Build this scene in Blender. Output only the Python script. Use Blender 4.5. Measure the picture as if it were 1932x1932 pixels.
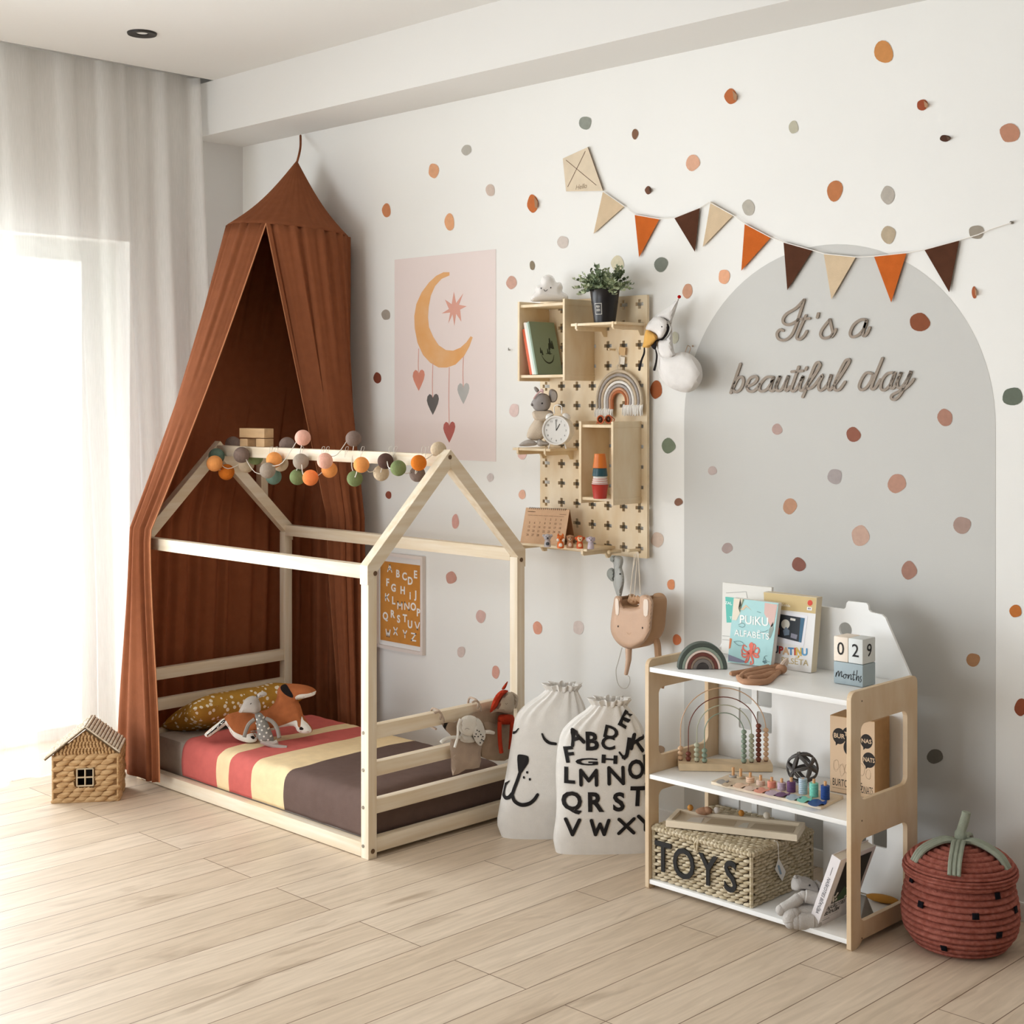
import bpy, bmesh, math, random
from mathutils import Vector, Matrix, noise as mnoise
from mathutils.geometry import delaunay_2d_cdt
from math import sin, cos, pi, radians, sqrt, atan2, tau
for o in list(bpy.data.objects): bpy.data.objects.remove(o)
S = bpy.context.scene
COL = S.collection
V = Vector
# ---------------------------------------------------------------- camera
CAMP = V((5.74036, -3.95544, 1.5)); AZ = radians(45.23); FPX = 2698.6; HORY = 752.5
FW = V((-cos(AZ), sin(AZ), 0)); RT = V((sin(AZ), cos(AZ), 0))
cd = bpy.data.cameras.new('camera'); cam = bpy.data.objects.new('camera', cd); COL.objects.link(cam)
cd.sensor_width = 36; cd.lens = FPX / 1932 * 36; cd.shift_y = (HORY - 966) / 1932; cd.clip_start = .05
cam.location = CAMP; cam.rotation_euler = FW.to_track_quat('-Z', 'Y').to_euler()
S.camera = cam
# ---------------------------------------------------------------- light
S.view_settings.view_transform = 'Standard'; S.view_settings.look = 'None'
S.view_settings.gamma = 1; S.view_settings.use_curve_mapping = False
S.view_settings.exposure = 0.52
w = bpy.data.worlds.new('sky'); S.world = w; w.use_nodes = True
w.node_tree.nodes['Background'].inputs[0].default_value = (.93, .96, 1, 1)
w.node_tree.nodes['Background'].inputs[1].default_value = 1.4
def area(name, loc, rot, sx, sy, power, col=(1, 1, 1)):
    l = bpy.data.lights.new(name, 'AREA'); l.shape = 'RECTANGLE'; l.size = sx; l.size_y = sy
    l.energy = power; l.color = col
    o = bpy.data.objects.new(name, l); COL.objects.link(o); o.location = loc; o.rotation_euler = rot
    return o
wl = area('window_daylight', (-.5, -2.9, 1.0), (0, radians(-90), 0), 2.0, 3.5, 195, (.88, .945, 1)); wl.data.spread = radians(115)
area('front_fill_light', (1.6, -6.7, 1.15), (radians(90), 0, 0), 2.6, 1.9, 66, (.88, .945, 1))  # added fill lamp, shining in through an unseen opening behind the camera
S.cycles.max_bounces = 8; S.cycles.diffuse_bounces = 5; S.cycles.transparent_max_bounces = 12
# ---------------------------------------------------------------- pixel -> room helpers (places on known planes)
def _ray(u, v): return FW + RT * ((u - 966) / FPX) + V((0, 0, -(v - HORY) / FPX))
def PY(u, v, y=0.0): r = _ray(u, v); return CAMP + r * ((y - CAMP.y) / r.y)
def PX(u, v, x): r = _ray(u, v); return CAMP + r * ((x - CAMP.x) / r.x)
def PZ(u, v, z=0.0): r = _ray(u, v); return CAMP + r * ((z - CAMP.z) / r.z)
# ---------------------------------------------------------------- materials
def lin(h):
    h = h.lstrip('#'); c = [int(h[i:i + 2], 16) / 255 for i in (0, 2, 4)]
    return tuple(x / 12.92 if x <= .04045 else ((x + .055) / 1.055) ** 2.4 for x in c) + (1,)
_mats = {}
def mat(name, col, rough=.6, var=0.0, scale=8, bump=0.0, bscale=60, stretch=(1, 1, 1), col2=None, metal=0, spec=.35, sheen=0, trans=0, emit=0):
    if name in _mats: return _mats[name]
    m = bpy.data.materials.new(name); m.use_nodes = True; nt = m.node_tree; N = nt.nodes; L = nt.links
    b = N['Principled BSDF']; c = lin(col)
    b.inputs['Base Color'].default_value = c; b.inputs['Roughness'].default_value = rough
    b.inputs['Metallic'].default_value = metal; b.inputs['Specular IOR Level'].default_value = spec
    if sheen: b.inputs['Sheen Weight'].default_value = sheen
    if emit: b.inputs['Emission Color'].default_value = c; b.inputs['Emission Strength'].default_value = emit
    if var or bump:
        tc = N.new('ShaderNodeTexCoord'); mp = N.new('ShaderNodeMapping'); mp.inputs['Scale'].default_value = stretch
        L.new(tc.outputs['Object'], mp.inputs['Vector'])
    if var:
        nz = N.new('ShaderNodeTexNoise'); nz.inputs['Scale'].default_value = scale; nz.inputs['Detail'].default_value = 5
        L.new(mp.outputs[0], nz.inputs['Vector'])
        r = N.new('ShaderNodeValToRGB'); r.color_ramp.elements[0].position = .32; r.color_ramp.elements[1].position = .68
        d = lin(col2) if col2 else tuple(x * (1 - var) for x in c[:3]) + (1,)
        r.color_ramp.elements[0].color = d; r.color_ramp.elements[1].color = c if col2 else tuple(min(1, x * (1 + var * .5)) for x in c[:3]) + (1,)
        L.new(nz.outputs[0], r.inputs[0]); L.new(r.outputs[0], b.inputs['Base Color'])
    if bump:
        n2 = N.new('ShaderNodeTexNoise'); n2.inputs['Scale'].default_value = bscale; n2.inputs['Detail'].default_value = 3
        L.new(mp.outputs[0], n2.inputs['Vector'])
        bp = N.new('ShaderNodeBump'); bp.inputs['Strength'].default_value = bump; bp.inputs['Distance'].default_value = .004
        L.new(n2.outputs[0], bp.inputs['Height']); L.new(bp.outputs[0], b.inputs['Normal'])
    if trans:
        t = N.new('ShaderNodeBsdfTranslucent'); t.inputs[0].default_value = c
        mx = N.new('ShaderNodeMixShader'); mx.inputs[0].default_value = trans
        L.new(b.outputs[0], mx.inputs[1]); L.new(t.outputs[0], mx.inputs[2]); L.new(mx.outputs[0], N['Material Output'].inputs[0])
    _mats[name] = m; return m
def fab(name, col, var=.12, bump=.35, rough=.95, bscale=420, **k): return mat(name, col, rough, var, 30, bump, bscale, spec=.1, **k)
PINE = [mat('pine_' + 'xyz'[a], '#f2e6d2', .5, .14, 5, .05, 60, tuple(.6 if i == a else 9 for i in range(3)), '#e4d1b2') for a in range(3)]
PLY = mat('birch_plywood', '#ecdcc0', .55, .1, 5, .05, 60, (3, 3, 1.2), '#e0c8a2')
PLYE = mat('plywood_edge', '#ecd9b9', .6, .2, 30, stretch=(1, 1, 1))
PLYS = mat('shelf_plywood', '#dcc6a8', .55, .12, 5, .05, 60, (3, 3, 1.2), '#d0b38e')
WHITE = mat('white_lacquer', '#f3f3f1', .35)
BLACK = mat('black_print', '#201d1c', .7)
# ---------------------------------------------------------------- mesh builder
class M:
    def __init__(s, *mats): s.bm = bmesh.new(); s.mats = []; s.i = 0; s.use(*mats[:1]) if mats else None; [s._idx(m) for m in mats[1:]]
    def _idx(s, m):
        if m not in s.mats: s.mats.append(m)
        return s.mats.index(m)
    def use(s, m): s.i = s._idx(m); return s
    def face(s, vs):
        try: f = s.bm.faces.new(vs)
        except ValueError: return None
        f.material_index = s.i; return f
    def v(s, p): return s.bm.verts.new(p)
    def box(s, lo, hi, mx=None, bev=0):
        lo = V(lo); hi = V(hi)
        tb = bmesh.new(); bmesh.ops.create_cube(tb, size=1)
        for q in tb.verts: q.co = V([(lo[k] + hi[k]) / 2 + q.co[k] * (hi[k] - lo[k]) for k in range(3)])
        if bev: bmesh.ops.bevel(tb, geom=tb.edges[:], offset=bev, segments=2, affect='EDGES', profile=.6)
        return s.merge(tb, mx)
    def merge(s, tb, mx=None):
        mp = {}
        for q in tb.verts: mp[q] = s.bm.verts.new(mx @ q.co if mx else q.co)
        for f in tb.faces: s.face([mp[q] for q in f.verts])
        tb.free(); return s
    def ball(s, c, r, mx=None, seg=16, rings=10, e=1.0):
        r = V((r, r, r)) if isinstance(r, (int, float)) else V(r); c = V(c)
        tb = bmesh.new(); bmesh.ops.create_uvsphere(tb, u_segments=seg, v_segments=rings, radius=1)
        R = mx or Matrix()
        for q in tb.verts:
            p = q.co.copy()
            if e != 1: p = V([math.copysign(abs(a) ** e, a) for a in p])
            q.co = c + (R.to_3x3() @ V((p.x * r.x, p.y * r.y, p.z * r.z)))
        return s.merge(tb)
    def grid(s, fn, nu, nv, cu=False, cv=False):
        U = nu if cu else nu + 1; W = nv if cv else nv + 1
        vs = [[s.v(fn(i / nu, j / nv)) for j in range(W)] for i in range(U)]
        for i in range(nu):
            for j in range(nv):
                a = vs[i][j]; b = vs[(i + 1) % U][j]; c = vs[(i + 1) % U][(j + 1) % W]; d = vs[i][(j + 1) % W]
                s.face([a, b, c, d])
        return vs
    def lathe(s, prof, c=(0, 0, 0), n=24, mx=None, caps=True):
        c = V(c); T = mx or Matrix()
        rows = [[s.v(T @ (c + V((r * cos(tau * k / n), r * sin(tau * k / n), z)))) for k in range(n)] for r, z in prof]
        for a, b in zip(rows, rows[1:]):
            for k in range(n): s.face([a[k], a[(k + 1) % n], b[(k + 1) % n], b[k]])
        if caps:
            if prof[0][0] > 1e-6: s.face(rows[0][::-1])
            if prof[-1][0] > 1e-6: s.face(rows[-1])
        return s
    def tube(s, pts, r, n=8, closed=False, caps=True):
        pts = [V(p) for p in pts]; m = len(pts)
        rr = r if isinstance(r, (list, tuple)) else [r] * m
        rows = []; up = None
        for i in range(m):
            t = (pts[(i + 1) % m] - pts[i - 1]) if closed else (pts[min(i + 1, m - 1)] - pts[max(i - 1, 0)])
            if t.length < 1e-9: t = V((0, 0, 1))
            t.normalize()
            if up is None: up = t.orthogonal().normalized()
            else:
                up = up - t * up.dot(t)
                up = up.normalized() if up.length > 1e-6 else t.orthogonal().normalized()
            b = t.cross(up)
            rows.append([s.v(pts[i] + (up * cos(tau * k / n) + b * sin(tau * k / n)) * rr[i]) for k in range(n)])
        for i in range(m if closed else m - 1):
            a = rows[i]; b = rows[(i + 1) % m]
            for k in range(n): s.face([a[k], a[(k + 1) % n], b[(k + 1) % n], b[k]])
        if caps and not closed: s.face(rows[0][::-1]); s.face(rows[-1])
        return s
    def prism(s, poly, f, d0=0.0, d1=.001):
        """poly: 2D outline; f(x, y, d) -> 3D; extruded from depth d0 to d1"""
        P = [V(p).to_2d() for p in poly]; n = len(P); k = 1.0
        o = delaunay_2d_cdt(P, [(i, (i + 1) % n) for i in range(n)], [], 1, 1e-7); Q, F = o[0], o[2]
        at_ = [s.v(f(q.x, q.y, d0)) for q in Q]; bt = [s.v(f(q.x, q.y, d1)) for q in Q]
        for t in F: s.face([at_[i] for i in t][::-1]); s.face([bt[i] for i in t])
        cnt = {}
        for t in F:
            for i, j in zip(t, t[1:] + t[:1]): cnt[(i, j)] = 1
        for (i, j) in list(cnt):
            if (j, i) not in cnt: s.face([at_[i], at_[j], bt[j], bt[i]])
        return s
    def ribbon(s, pts, wd, f, d=.001, closed=False, sm=4, d0=None):
        """flat brush stroke of width wd along 2D points, mapped by f(x, y, d)"""
        P = smooth2(pts, sm, closed) if sm > 1 else [V(p).to_2d() for p in pts]
        ws = wd if isinstance(wd, (list, tuple)) else None
        n = len(P); Lf = []; Rt = []
        for i in range(n):
            t = (P[(i + 1) % n] - P[i - 1]) if closed else P[min(i + 1, n - 1)] - P[max(i - 1, 0)]
            t = t.normalized() if t.length > 1e-9 else V((1, 0)); nn = V((-t.y, t.x))
            if ws: q = i / (n - 1) * (len(ws) - 1); k = min(int(q), len(ws) - 2); h = (ws[k] * (1 - q + k) + ws[k + 1] * (q - k)) / 2
            else: h = wd / 2
            Lf.append(P[i] + nn * h); Rt.append(P[i] - nn * h)
            if not ws or i not in (0, n - 1):
                pass
        cap0 = []; cap1 = []
        if not closed:
            h0 = (ws[0] if ws else wd) / 2; h1 = (ws[-1] if ws else wd) / 2
            t0 = atan2((P[1] - P[0]).y, (P[1] - P[0]).x); t1 = atan2((P[-1] - P[-2]).y, (P[-1] - P[-2]).x)
            for k in range(1, 5):
                a = t0 + pi / 2 + pi * k / 5; cap0.append(P[0] + V((cos(a), sin(a))) * h0)
                a = t1 - pi / 2 + pi * k / 5; cap1.append(P[-1] + V((cos(a), sin(a))) * h1)
        g = lambda p: s.v(f(p.x, p.y, d))
        l = [g(p) for p in Lf]; r = [g(p) for p in Rt]
        for i in range(n if closed else n - 1):
            j = (i + 1) % n; s.face([r[i], r[j], l[j], l[i]])
        if cap0: s.face([l[0]] + [g(p) for p in cap0] + [r[0]]); s.face([r[-1]] + [g(p) for p in cap1] + [l[-1]])
        return s
    def text(s, txt, f, size=1.0, d=.001, off=0.0, align='CENTER', space=1.0, sub=0, xs=1.0, shear=0):
        for poly in glyphs(txt, off, align, space, sub, shear):
            s.face([s.v(f(x * size * xs, y * size, d)) for x, y in poly])
        return s
    def build(s, name, parent=None, smooth=True, weld=0, local=False, solid=0, bev=0, sub=0, auto=40):
        if weld: bmesh.ops.remove_doubles(s.bm, verts=s.bm.verts[:], dist=weld)
        bmesh.ops.recalc_face_normals(s.bm, faces=s.bm.faces[:])
        me = bpy.data.meshes.new(name); s.bm.to_mesh(me); s.bm.free()
        for m in s.mats: me.materials.append(m)
        if smooth:
            me.shade_smooth(); me.set_sharp_from_angle(angle=radians(auto))
        o = bpy.data.objects.new(name, me); COL.objects.link(o)
        if parent:
            o.parent = parent
            if not local and parent.parent is None and parent.type == 'EMPTY':
                o.matrix_parent_inverse = (Matrix.Translation(parent.location) @ parent.rotation_euler.to_matrix().to_4x4()).inverted()
        if bev:
            md = o.modifiers.new('bevel', 'BEVEL'); md.width = bev; md.segments = 2; md.limit_method = 'ANGLE'
        if sub:
            md = o.modifiers.new('sub', 'SUBSURF'); md.levels = md.render_levels = sub
        if solid:
            md = o.modifiers.new('solid', 'SOLIDIFY'); md.thickness = solid; md.offset = 0
        return o
def smooth2(pts, sm, closed=False):
    P = [V(p).to_2d() for p in pts]; n = len(P); out = []
    for i in range(n if closed else n - 1):
        p1 = P[i]; p2 = P[(i + 1) % n]
        p0 = P[i - 1] if (i or closed) else p1 * 2 - p2
        p3 = P[(i + 2) % n] if (closed or i + 2 < n) else p2 * 2 - p1
        for k in range(sm):
            t = k / sm
            out.append(.5 * (2 * p1 + (p2 - p0) * t + (2 * p0 - 5 * p1 + 4 * p2 - p3) * t * t + (3 * p1 - p0 - 3 * p2 + p3) * t ** 3))
    if not closed: out.append(P[-1])
    return out
def smooth3(pts, sm=6, closed=False):
    P = [V(p) for p in pts]; n = len(P); out = []
    for i in range(n if closed else n - 1):
        p1 = P[i]; p2 = P[(i + 1) % n]
        p0 = P[i - 1] if (i or closed) else p1 * 2 - p2
        p3 = P[(i + 2) % n] if (closed or i + 2 < n) else p2 * 2 - p1
        for k in range(sm):
            t = k / sm
            out.append(.5 * (2 * p1 + (p2 - p0) * t + (2 * p0 - 5 * p1 + 4 * p2 - p3) * t * t + (3 * p1 - p0 - 3 * p2 + p3) * t ** 3))
    if not closed: out.append(P[-1])
    return out
_gl = {}
def glyphs(txt, off=0, align='CENTER', space=1, sub=0, shear=0):
    k = (txt, off, align, space, sub, shear)
    if k in _gl: return _gl[k]
    cu = bpy.data.curves.new('t', 'FONT'); cu.body = txt; cu.align_x = align; cu.align_y = 'CENTER'; cu.offset = off
    cu.space_character = space; cu.resolution_u = 3; cu.shear = shear; cu.fill_mode = 'FRONT'; cu.dimensions = '2D'
    o = bpy.data.objects.new('t', cu); COL.objects.link(o)
    me = bpy.data.meshes.new_from_object(o.evaluated_get(bpy.context.evaluated_depsgraph_get()))
    bm = bmesh.new(); bm.from_mesh(me)
    bmesh.ops.triangulate(bm, faces=bm.faces[:])
    for _ in range(sub): bmesh.ops.subdivide_edges(bm, edges=bm.edges[:], cuts=1, use_grid_fill=True)
    res = [[(q.co.x, q.co.y) for q in f.verts] for f in bm.faces]
    bm.free(); bpy.data.objects.remove(o); bpy.data.curves.remove(cu); bpy.data.meshes.remove(me)
    _gl[k] = res; return res
STK = {'A': [[(0, 0), (.5, 1), (1, 0)], [(.2, .36), (.8, .36)]], 'K': [[(0, 0), (0, 1)], [(.95, 1), (.05, .42)], [(.3, .56), (1, 0)]], 'M': [[(0, 0), (0, 1), (.5, .3), (1, 1), (1, 0)]], 'N': [[(0, 0), (0, 1), (1, 0), (1, 1)]],
 'V': [[(0, 1), (.5, 0), (1, 1)]], 'W': [[(0, 1), (.25, 0), (.5, .75), (.75, 0), (1, 1)]], 'X': [[(0, 1), (1, 0)], [(1, 1), (0, 0)]], 'Y': [[(0, 1), (.5, .48), (1, 1)], [(.5, .48), (.5, 0)]], 'Z': [[(0, 1), (1, 1), (0, 0), (1, 0)]], 'L': [[(0, 1), (0, 0), (.9, 0)]], 'T': [[(0, 1), (1, 1)], [(.5, 1), (.5, 0)]], 'I': [[(.5, 1), (.5, 0)]]}
def sletter(m, ch, f, w, h, wd, d=.001):
    for st in STK[ch]:
        for a, b in zip(st, st[1:]): m.ribbon([((a[0] + (b[0] - a[0]) * k / 5 - .5) * w, (a[1] + (b[1] - a[1]) * k / 5 - .5) * h) for k in range(6)], wd, f, d, sm=1)
def frame(o, ex, ey):
    """flat surface frame: f(x, y, d) with depth along ex x ey"""
    o = V(o); ex = V(ex).normalized(); ey = V(ey).normalized(); n = ex.cross(ey)
    return lambda x, y, d=0: o + ex * x + ey * y + n * d
def WALLF(x, y, d=0): return V((x, -d, y))
def blob(u, v, wd, ht, rnd, n=18, k=.07):
    ph = [rnd.uniform(0, tau) for _ in range(3)]
    return [(u + wd / 2 * cos(a) * (1 + k * sin(2 * a + ph[0]) + k * .7 * sin(3 * a + ph[1])), v + ht / 2 * sin(a) * (1 + k * sin(2 * a + ph[2]) + k * .5 * sin(3 * a + ph[0]))) for a in [tau * i / n for i in range(n)]]
# ---------------------------------------------------------------- things
def tag(o, label=None, cat=None, group=None, kind=None):
    if label: o['label'] = label
    if cat: o['category'] = cat
    if group: o['group'] = group
    if kind: o['kind'] = kind
    return o
def thing(name, label, cat, loc=(0, 0, 0), rz=0, group=None):
    o = bpy.data.objects.new(name, None); COL.objects.link(o); o.empty_display_size = .05
    o.location = loc; o.rotation_euler = (0, 0, rz)
    return tag(o, label, cat, group)
def copy_tree(o, parent=None):
    c = o.copy(); COL.objects.link(c); c.parent = parent
    for ch in o.children: copy_tree(ch, c)
    return c

# ---------------------------------------------------------------- soft shapes from outlines
from mathutils.geometry import delaunay_2d_cdt
def inside(p, poly):
    x, y = p; r = False; j = len(poly) - 1
    for i in range(len(poly)):
        a, b = poly[i], poly[j]
        if (a[1] > y) != (b[1] > y) and x < (b[0] - a[0]) * (y - a[1]) / (b[1] - a[1]) + a[0]: r = not r
        j = i
    return r
def edist(p, poly):
    best = 1e9; p = V(p)
    for i in range(len(poly)):
        a = poly[i - 1]; b = poly[i]; ab = b - a; l2 = ab.length_squared
        t = 0 if l2 == 0 else max(0, min(1, (p - a).dot(ab) / l2)); best = min(best, (p - a - ab * t).length_squared)
    return sqrt(best)
def mesh2(poly, step):
    n = len(poly); vs = [V(p).to_2d() for p in poly]; ed = [(i, (i + 1) % n) for i in range(n)]
    xs = [p.x for p in vs]; ys = [p.y for p in vs]; y = min(ys) + step / 2; r = 0; extra = []
    while y < max(ys):
        x = min(xs) + step / 2 + (step / 2 if r % 2 else 0)
        while x < max(xs):
            if inside((x, y), vs) and edist((x, y), vs) > step * .45: extra.append(V((x, y)))
            x += step
        y += step * .87; r += 1
    o = delaunay_2d_cdt(vs + extra, ed, [], 1, 1e-6)
    return o[0], o[2]
def puff(m, outline, T, wd, f, step=None, sm=3, back=.8):
    poly = smooth2(outline, sm, True) if sm > 1 else [V(p).to_2d() for p in outline]
    step = step or wd / 2.5
    def H(u, v):
        if not inside((u, v), poly): return 0.0
        q = min(1, edist((u, v), poly) / wd); return T * sqrt(max(0, 1 - (1 - q) ** 2))
    vs, fs = mesh2(poly, step); hs = [T * sqrt(max(0, 1 - (1 - min(1, edist(p, poly) / wd)) ** 2)) for p in vs]
    a = [m.v(f(p.x, p.y, h)) for p, h in zip(vs, hs)]; b = [m.v(f(p.x, p.y, -h * back)) if h > 1e-7 else q for p, h, q in zip(vs, hs, a)]
    for t in fs:
        m.face([a[i] for i in t]); m.face([b[i] for i in t][::-1])
    return H
def decal(m, outline, f, H, step=6, sm=3, up=.0008):
    poly = smooth2(outline, sm, True) if sm > 1 else [V(p).to_2d() for p in outline]
    vs, fs = mesh2(poly, step); a = [m.v(f(p.x, p.y, H(p.x, p.y) + up)) for p in vs]
    for t in fs: m.face([a[i] for i in t])
def FACE(u, v, z, tilt=0.0):
    """upright plane facing the camera side of the room, standing on height z at the place seen at (u, v)"""
    P = PZ(u, v, z); d = (P - CAMP).dot(FW)
    return lambda a, b, h=0: CAMP + _ray(a, b) * (d + tilt * (v - b) * d / FPX) - FW * h
def UZ(u, y, z): P = PY(u, HORY, y); return V((P.x, y, z))
def VZ(P): return HORY - (P.z - CAMP.z) / (P - CAMP).dot(FW) * FPX
def circ(cx, cy, rx, ry=None, n=16): return [(cx + rx * cos(tau * k / n), cy + (ry or rx) * sin(tau * k / n)) for k in range(n)]
# ================================================================ SETTING
R = random.Random(5)
def floor_mat():
    m = bpy.data.materials.new('oak_planks'); m.use_nodes = True; N = m.node_tree.nodes; L = m.node_tree.links
    b = N['Principled BSDF']; b.inputs['Roughness'].default_value = .42; b.inputs['Specular IOR Level'].default_value = .45
    tc = N.new('ShaderNodeTexCoord'); mp = N.new('ShaderNodeMapping')
    mp.inputs['Rotation'].default_value = (0, 0, radians(90)); mp.inputs['Location'].default_value = (.35, FLOOR_OFF, 0)
    L.new(tc.outputs['Object'], mp.inputs[0])
    br = N.new('ShaderNodeTexBrick'); br.offset = .37; br.offset_frequency = 3; br.squash = 1
    for k, v in dict(Scale=1, **{'Mortar Size': .0016, 'Mortar Smooth': .2, 'Bias': 0, 'Brick Width': 1.7, 'Row Height': PLANK}).items(): br.inputs[k].default_value = v
    br.inputs['Color1'].default_value = lin('#dccbb6'); br.inputs['Color2'].default_value = lin('#d0bda6'); br.inputs['Mortar'].default_value = lin('#7c6450')
    L.new(mp.outputs[0], br.inputs[0])
    m2 = N.new('ShaderNodeMapping'); m2.inputs['Scale'].default_value = (14, 1.3, 1); L.new(tc.outputs['Object'], m2.inputs[0])
    n1 = N.new('ShaderNodeTexNoise'); n1.inputs['Scale'].default_value = 3; n1.inputs['Detail'].default_value = 8; n1.inputs['Distortion'].default_value = 1.2; L.new(m2.outputs[0], n1.inputs[0])
    r1 = N.new('ShaderNodeValToRGB'); e = r1.color_ramp.elements; e[0].position = .3; e[0].color = (.86, .84, .81, 1); e[1].position = .7; e[1].color = (1.06, 1.05, 1.04, 1); L.new(n1.outputs[0], r1.inputs[0])
    m3 = N.new('ShaderNodeMapping'); m3.inputs['Scale'].default_value = (3.4, .8, 1); L.new(tc.outputs['Object'], m3.inputs[0])
    n2 = N.new('ShaderNodeTexNoise'); n2.inputs['Scale'].default_value = 3.2; n2.inputs['Detail'].default_value = 6; n2.inputs['Distortion'].default_value = .7; L.new(m3.outputs[0], n2.inputs[0])
    r2 = N.new('ShaderNodeValToRGB'); e = r2.color_ramp.elements; e[0].position = .61; e[0].color = (1, 1, 1, 1); e[1].position = .76; e[1].color = (.66, .62, .58, 1); L.new(n2.outputs[0], r2.inputs[0])
    a = N.new('ShaderNodeMixRGB'); a.blend_type = 'MULTIPLY'; a.inputs[0].default_value = 1; L.new(br.outputs[0], a.inputs[1]); L.new(r1.outputs[0], a.inputs[2])
    c = N.new('ShaderNodeMixRGB'); c.blend_type = 'MULTIPLY'; c.inputs[0].default_value = 1; L.new(a.outputs[0], c.inputs[1]); L.new(r2.outputs[0], c.inputs[2])
    L.new(c.outputs[0], b.inputs['Base Color'])
    bp = N.new('ShaderNodeBump'); bp.inputs['Strength'].default_value = .25; bp.inputs['Distance'].default_value = .002; bp.invert = True
    L.new(br.outputs['Fac'], bp.inputs['Height']); L.new(bp.outputs[0], b.inputs['Normal'])
    return m
PLANK = .1336; FLOOR_OFF = 0.0
def struct(name, m, **k): o = m.build(name, **k); o['kind'] = 'structure'; return o
WALLM = mat('wall_paint', '#ecebe7', .85, .015, 2, .06, 260)
CEIL = mat('ceiling_paint', '#dfddd9', .9)
m = M(floor_mat()); m.box((-.3, -7, -.1), (8.2, .2, 0)); struct('floor', m, smooth=False)
m = M(CEIL); m.box((.19, -7, 2.95), (8.2, .2, 3.2)); m.box((-.3, -7, 3.12), (.19, .2, 3.2)); struct('ceiling', m, smooth=False)
m = M(CEIL); m.box((0, -.29, 2.706), (8, 0, 2.95)); struct('trim_1', m, smooth=False)
m = M(WALLM); m.box((-.3, 0, 0), (8.2, .2, 3.2)); struct('wall_back', m, smooth=False)
WL = mat('window_wall_paint', '#e9e8e5', .85)
m = M(WL)
WY0, WY1, WZ = -4.6, -.605, 2.205
m.box((-.3, WY1, 0), (0, 0, 3.12)); m.box((-.3, -7, 0), (0, WY0, 3.12)); m.box((-.3, WY0, WZ), (0, WY1, 3.12)); struct('wall_left', m, smooth=False)
WDK = mat('far_wall_taupe', '#8d8278', .9)
m = M(WDK); m.box((8, -7, 0), (8.2, 0, 3.2)); struct('wall_right', m, smooth=False)
m = M(WDK); m.box((-.3, -6.4, 0), (.3, -6.2, 3.2)); m.box((2.9, -6.4, 0), (8, -6.2, 3.2)); m.box((.3, -6.4, 2.45), (2.9, -6.2, 3.2)); m.box((.3, -6.4, 0), (2.9, -6.2, .25)); struct('wall_front', m, smooth=False)
# window in the left wall: frame, stiles, panes
FR = mat('window_frame_white', '#e4e6e2', .4)
GL = bpy.data.materials.new('pane_glass'); GL.use_nodes = True
nt = GL.node_tree; nt.nodes.remove(nt.nodes['Principled BSDF'])
tr = nt.nodes.new('ShaderNodeBsdfTransparent'); gs = nt.nodes.new('ShaderNodeBsdfGlossy'); gs.inputs['Roughness'].default_value = .02
mx = nt.nodes.new('ShaderNodeMixShader'); mx.inputs[0].default_value = .05
nt.links.new(tr.outputs[0], mx.inputs[1]); nt.links.new(gs.outputs[0], mx.inputs[2]); nt.links.new(mx.outputs[0], nt.nodes['Material Output'].inputs[0])
win = thing('window_1', None, None, (-.15, -2.6, 0)); win['kind'] = 'structure'
m = M(FR)
m.box((-.2, WY0, 2.115), (-.12, WY1, WZ)); m.box((-.2, WY0, 0), (-.12, WY1, .05))
for y in (WY0, WY0 + 1.25, WY0 + 2.6, WY1 - .17): m.box((-.2, y, .05), (-.12, y + (.17 if y > -1 else .1), 2.115))
m.build('window_frame', win, smooth=False)
m = M(GL)
for a, b in ((WY0 + .1, WY0 + 1.25), (WY0 + 1.35, WY0 + 2.6), (WY0 + 2.7, WY1 - .17)): m.box((-.163, a, .05), (-.157, b, 2.115))
m.build('window_pane', win, smooth=False)
# pale block across the street, seen through the sheer curtain
b = M(mat('render_pale', '#f2f2f0', .9)); b.box((-9, -2.6, -3), (-7.5, 4.2, 2.95)); b.use(mat('dull_pane', '#e0e3e5', .4)); 
for y in (-1.6, .4, 2.2): b.box((-7.52, y, .9), (-7.47, y + .8, 2.2))
tag(b.build('neighbour_house', smooth=False), 'pale house faintly visible outside behind the sheer curtain', 'house')
m = M(mat('terrace_pale', '#e9e8e5', .9)); m.box((-9, -9, -.2), (-.3, 5, -.02)); o = struct('trim_3', m, smooth=False)
# baseboards
BB = mat('baseboard_white', '#eceae6', .5)
m = M(BB); m.box((0, -.014, 0), (8, 0, .055), bev=.003); struct('baseboard_back', m)
m = M(BB); m.box((0, WY1, 0), (.014, -.014, .055), bev=.003); struct('baseboard_left', m)
# painted arch
axl, axr, atop = PY(1291, 1000).x, PY(1878.5, 1000).x, PY(1590, 459).z
arad = (axr - axl) / 2; acx = (axl + axr) / 2; az = atop - arad
poly = [(axl, .056), (axr, .056)] + [(acx + arad * cos(a), az + arad * sin(a)) for a in [pi * k / 48 for k in range(49)]]
m = M(mat('arch_grey_paint', '#c9c8c4', .85, .012, 2, .06, 260)); m.prism(poly, WALLF, 0, .0006)
o = m.build('painted_arch', smooth=False); o['kind'] = 'structure'; o.name = 'trim_2'
# downlight
p = PZ(268, 62, 2.95)
t = thing('ceiling_downlight', 'black round recessed downlight in the white ceiling', 'ceiling light', p)
m = M(mat('downlight_black', '#2a2522', .5)); m.lathe([(.022, .004), (.024, -.004), (.056, -.008), (.058, -.003), (.058, 0)], p, 32, caps=False); m.build('trim_ring', t)
m = M(mat('lamp_glass', '#d9d4c6', .3)); m.lathe([(.0, .003), (.0235, .003)], p, 24); m.build('lamp', t)
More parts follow.
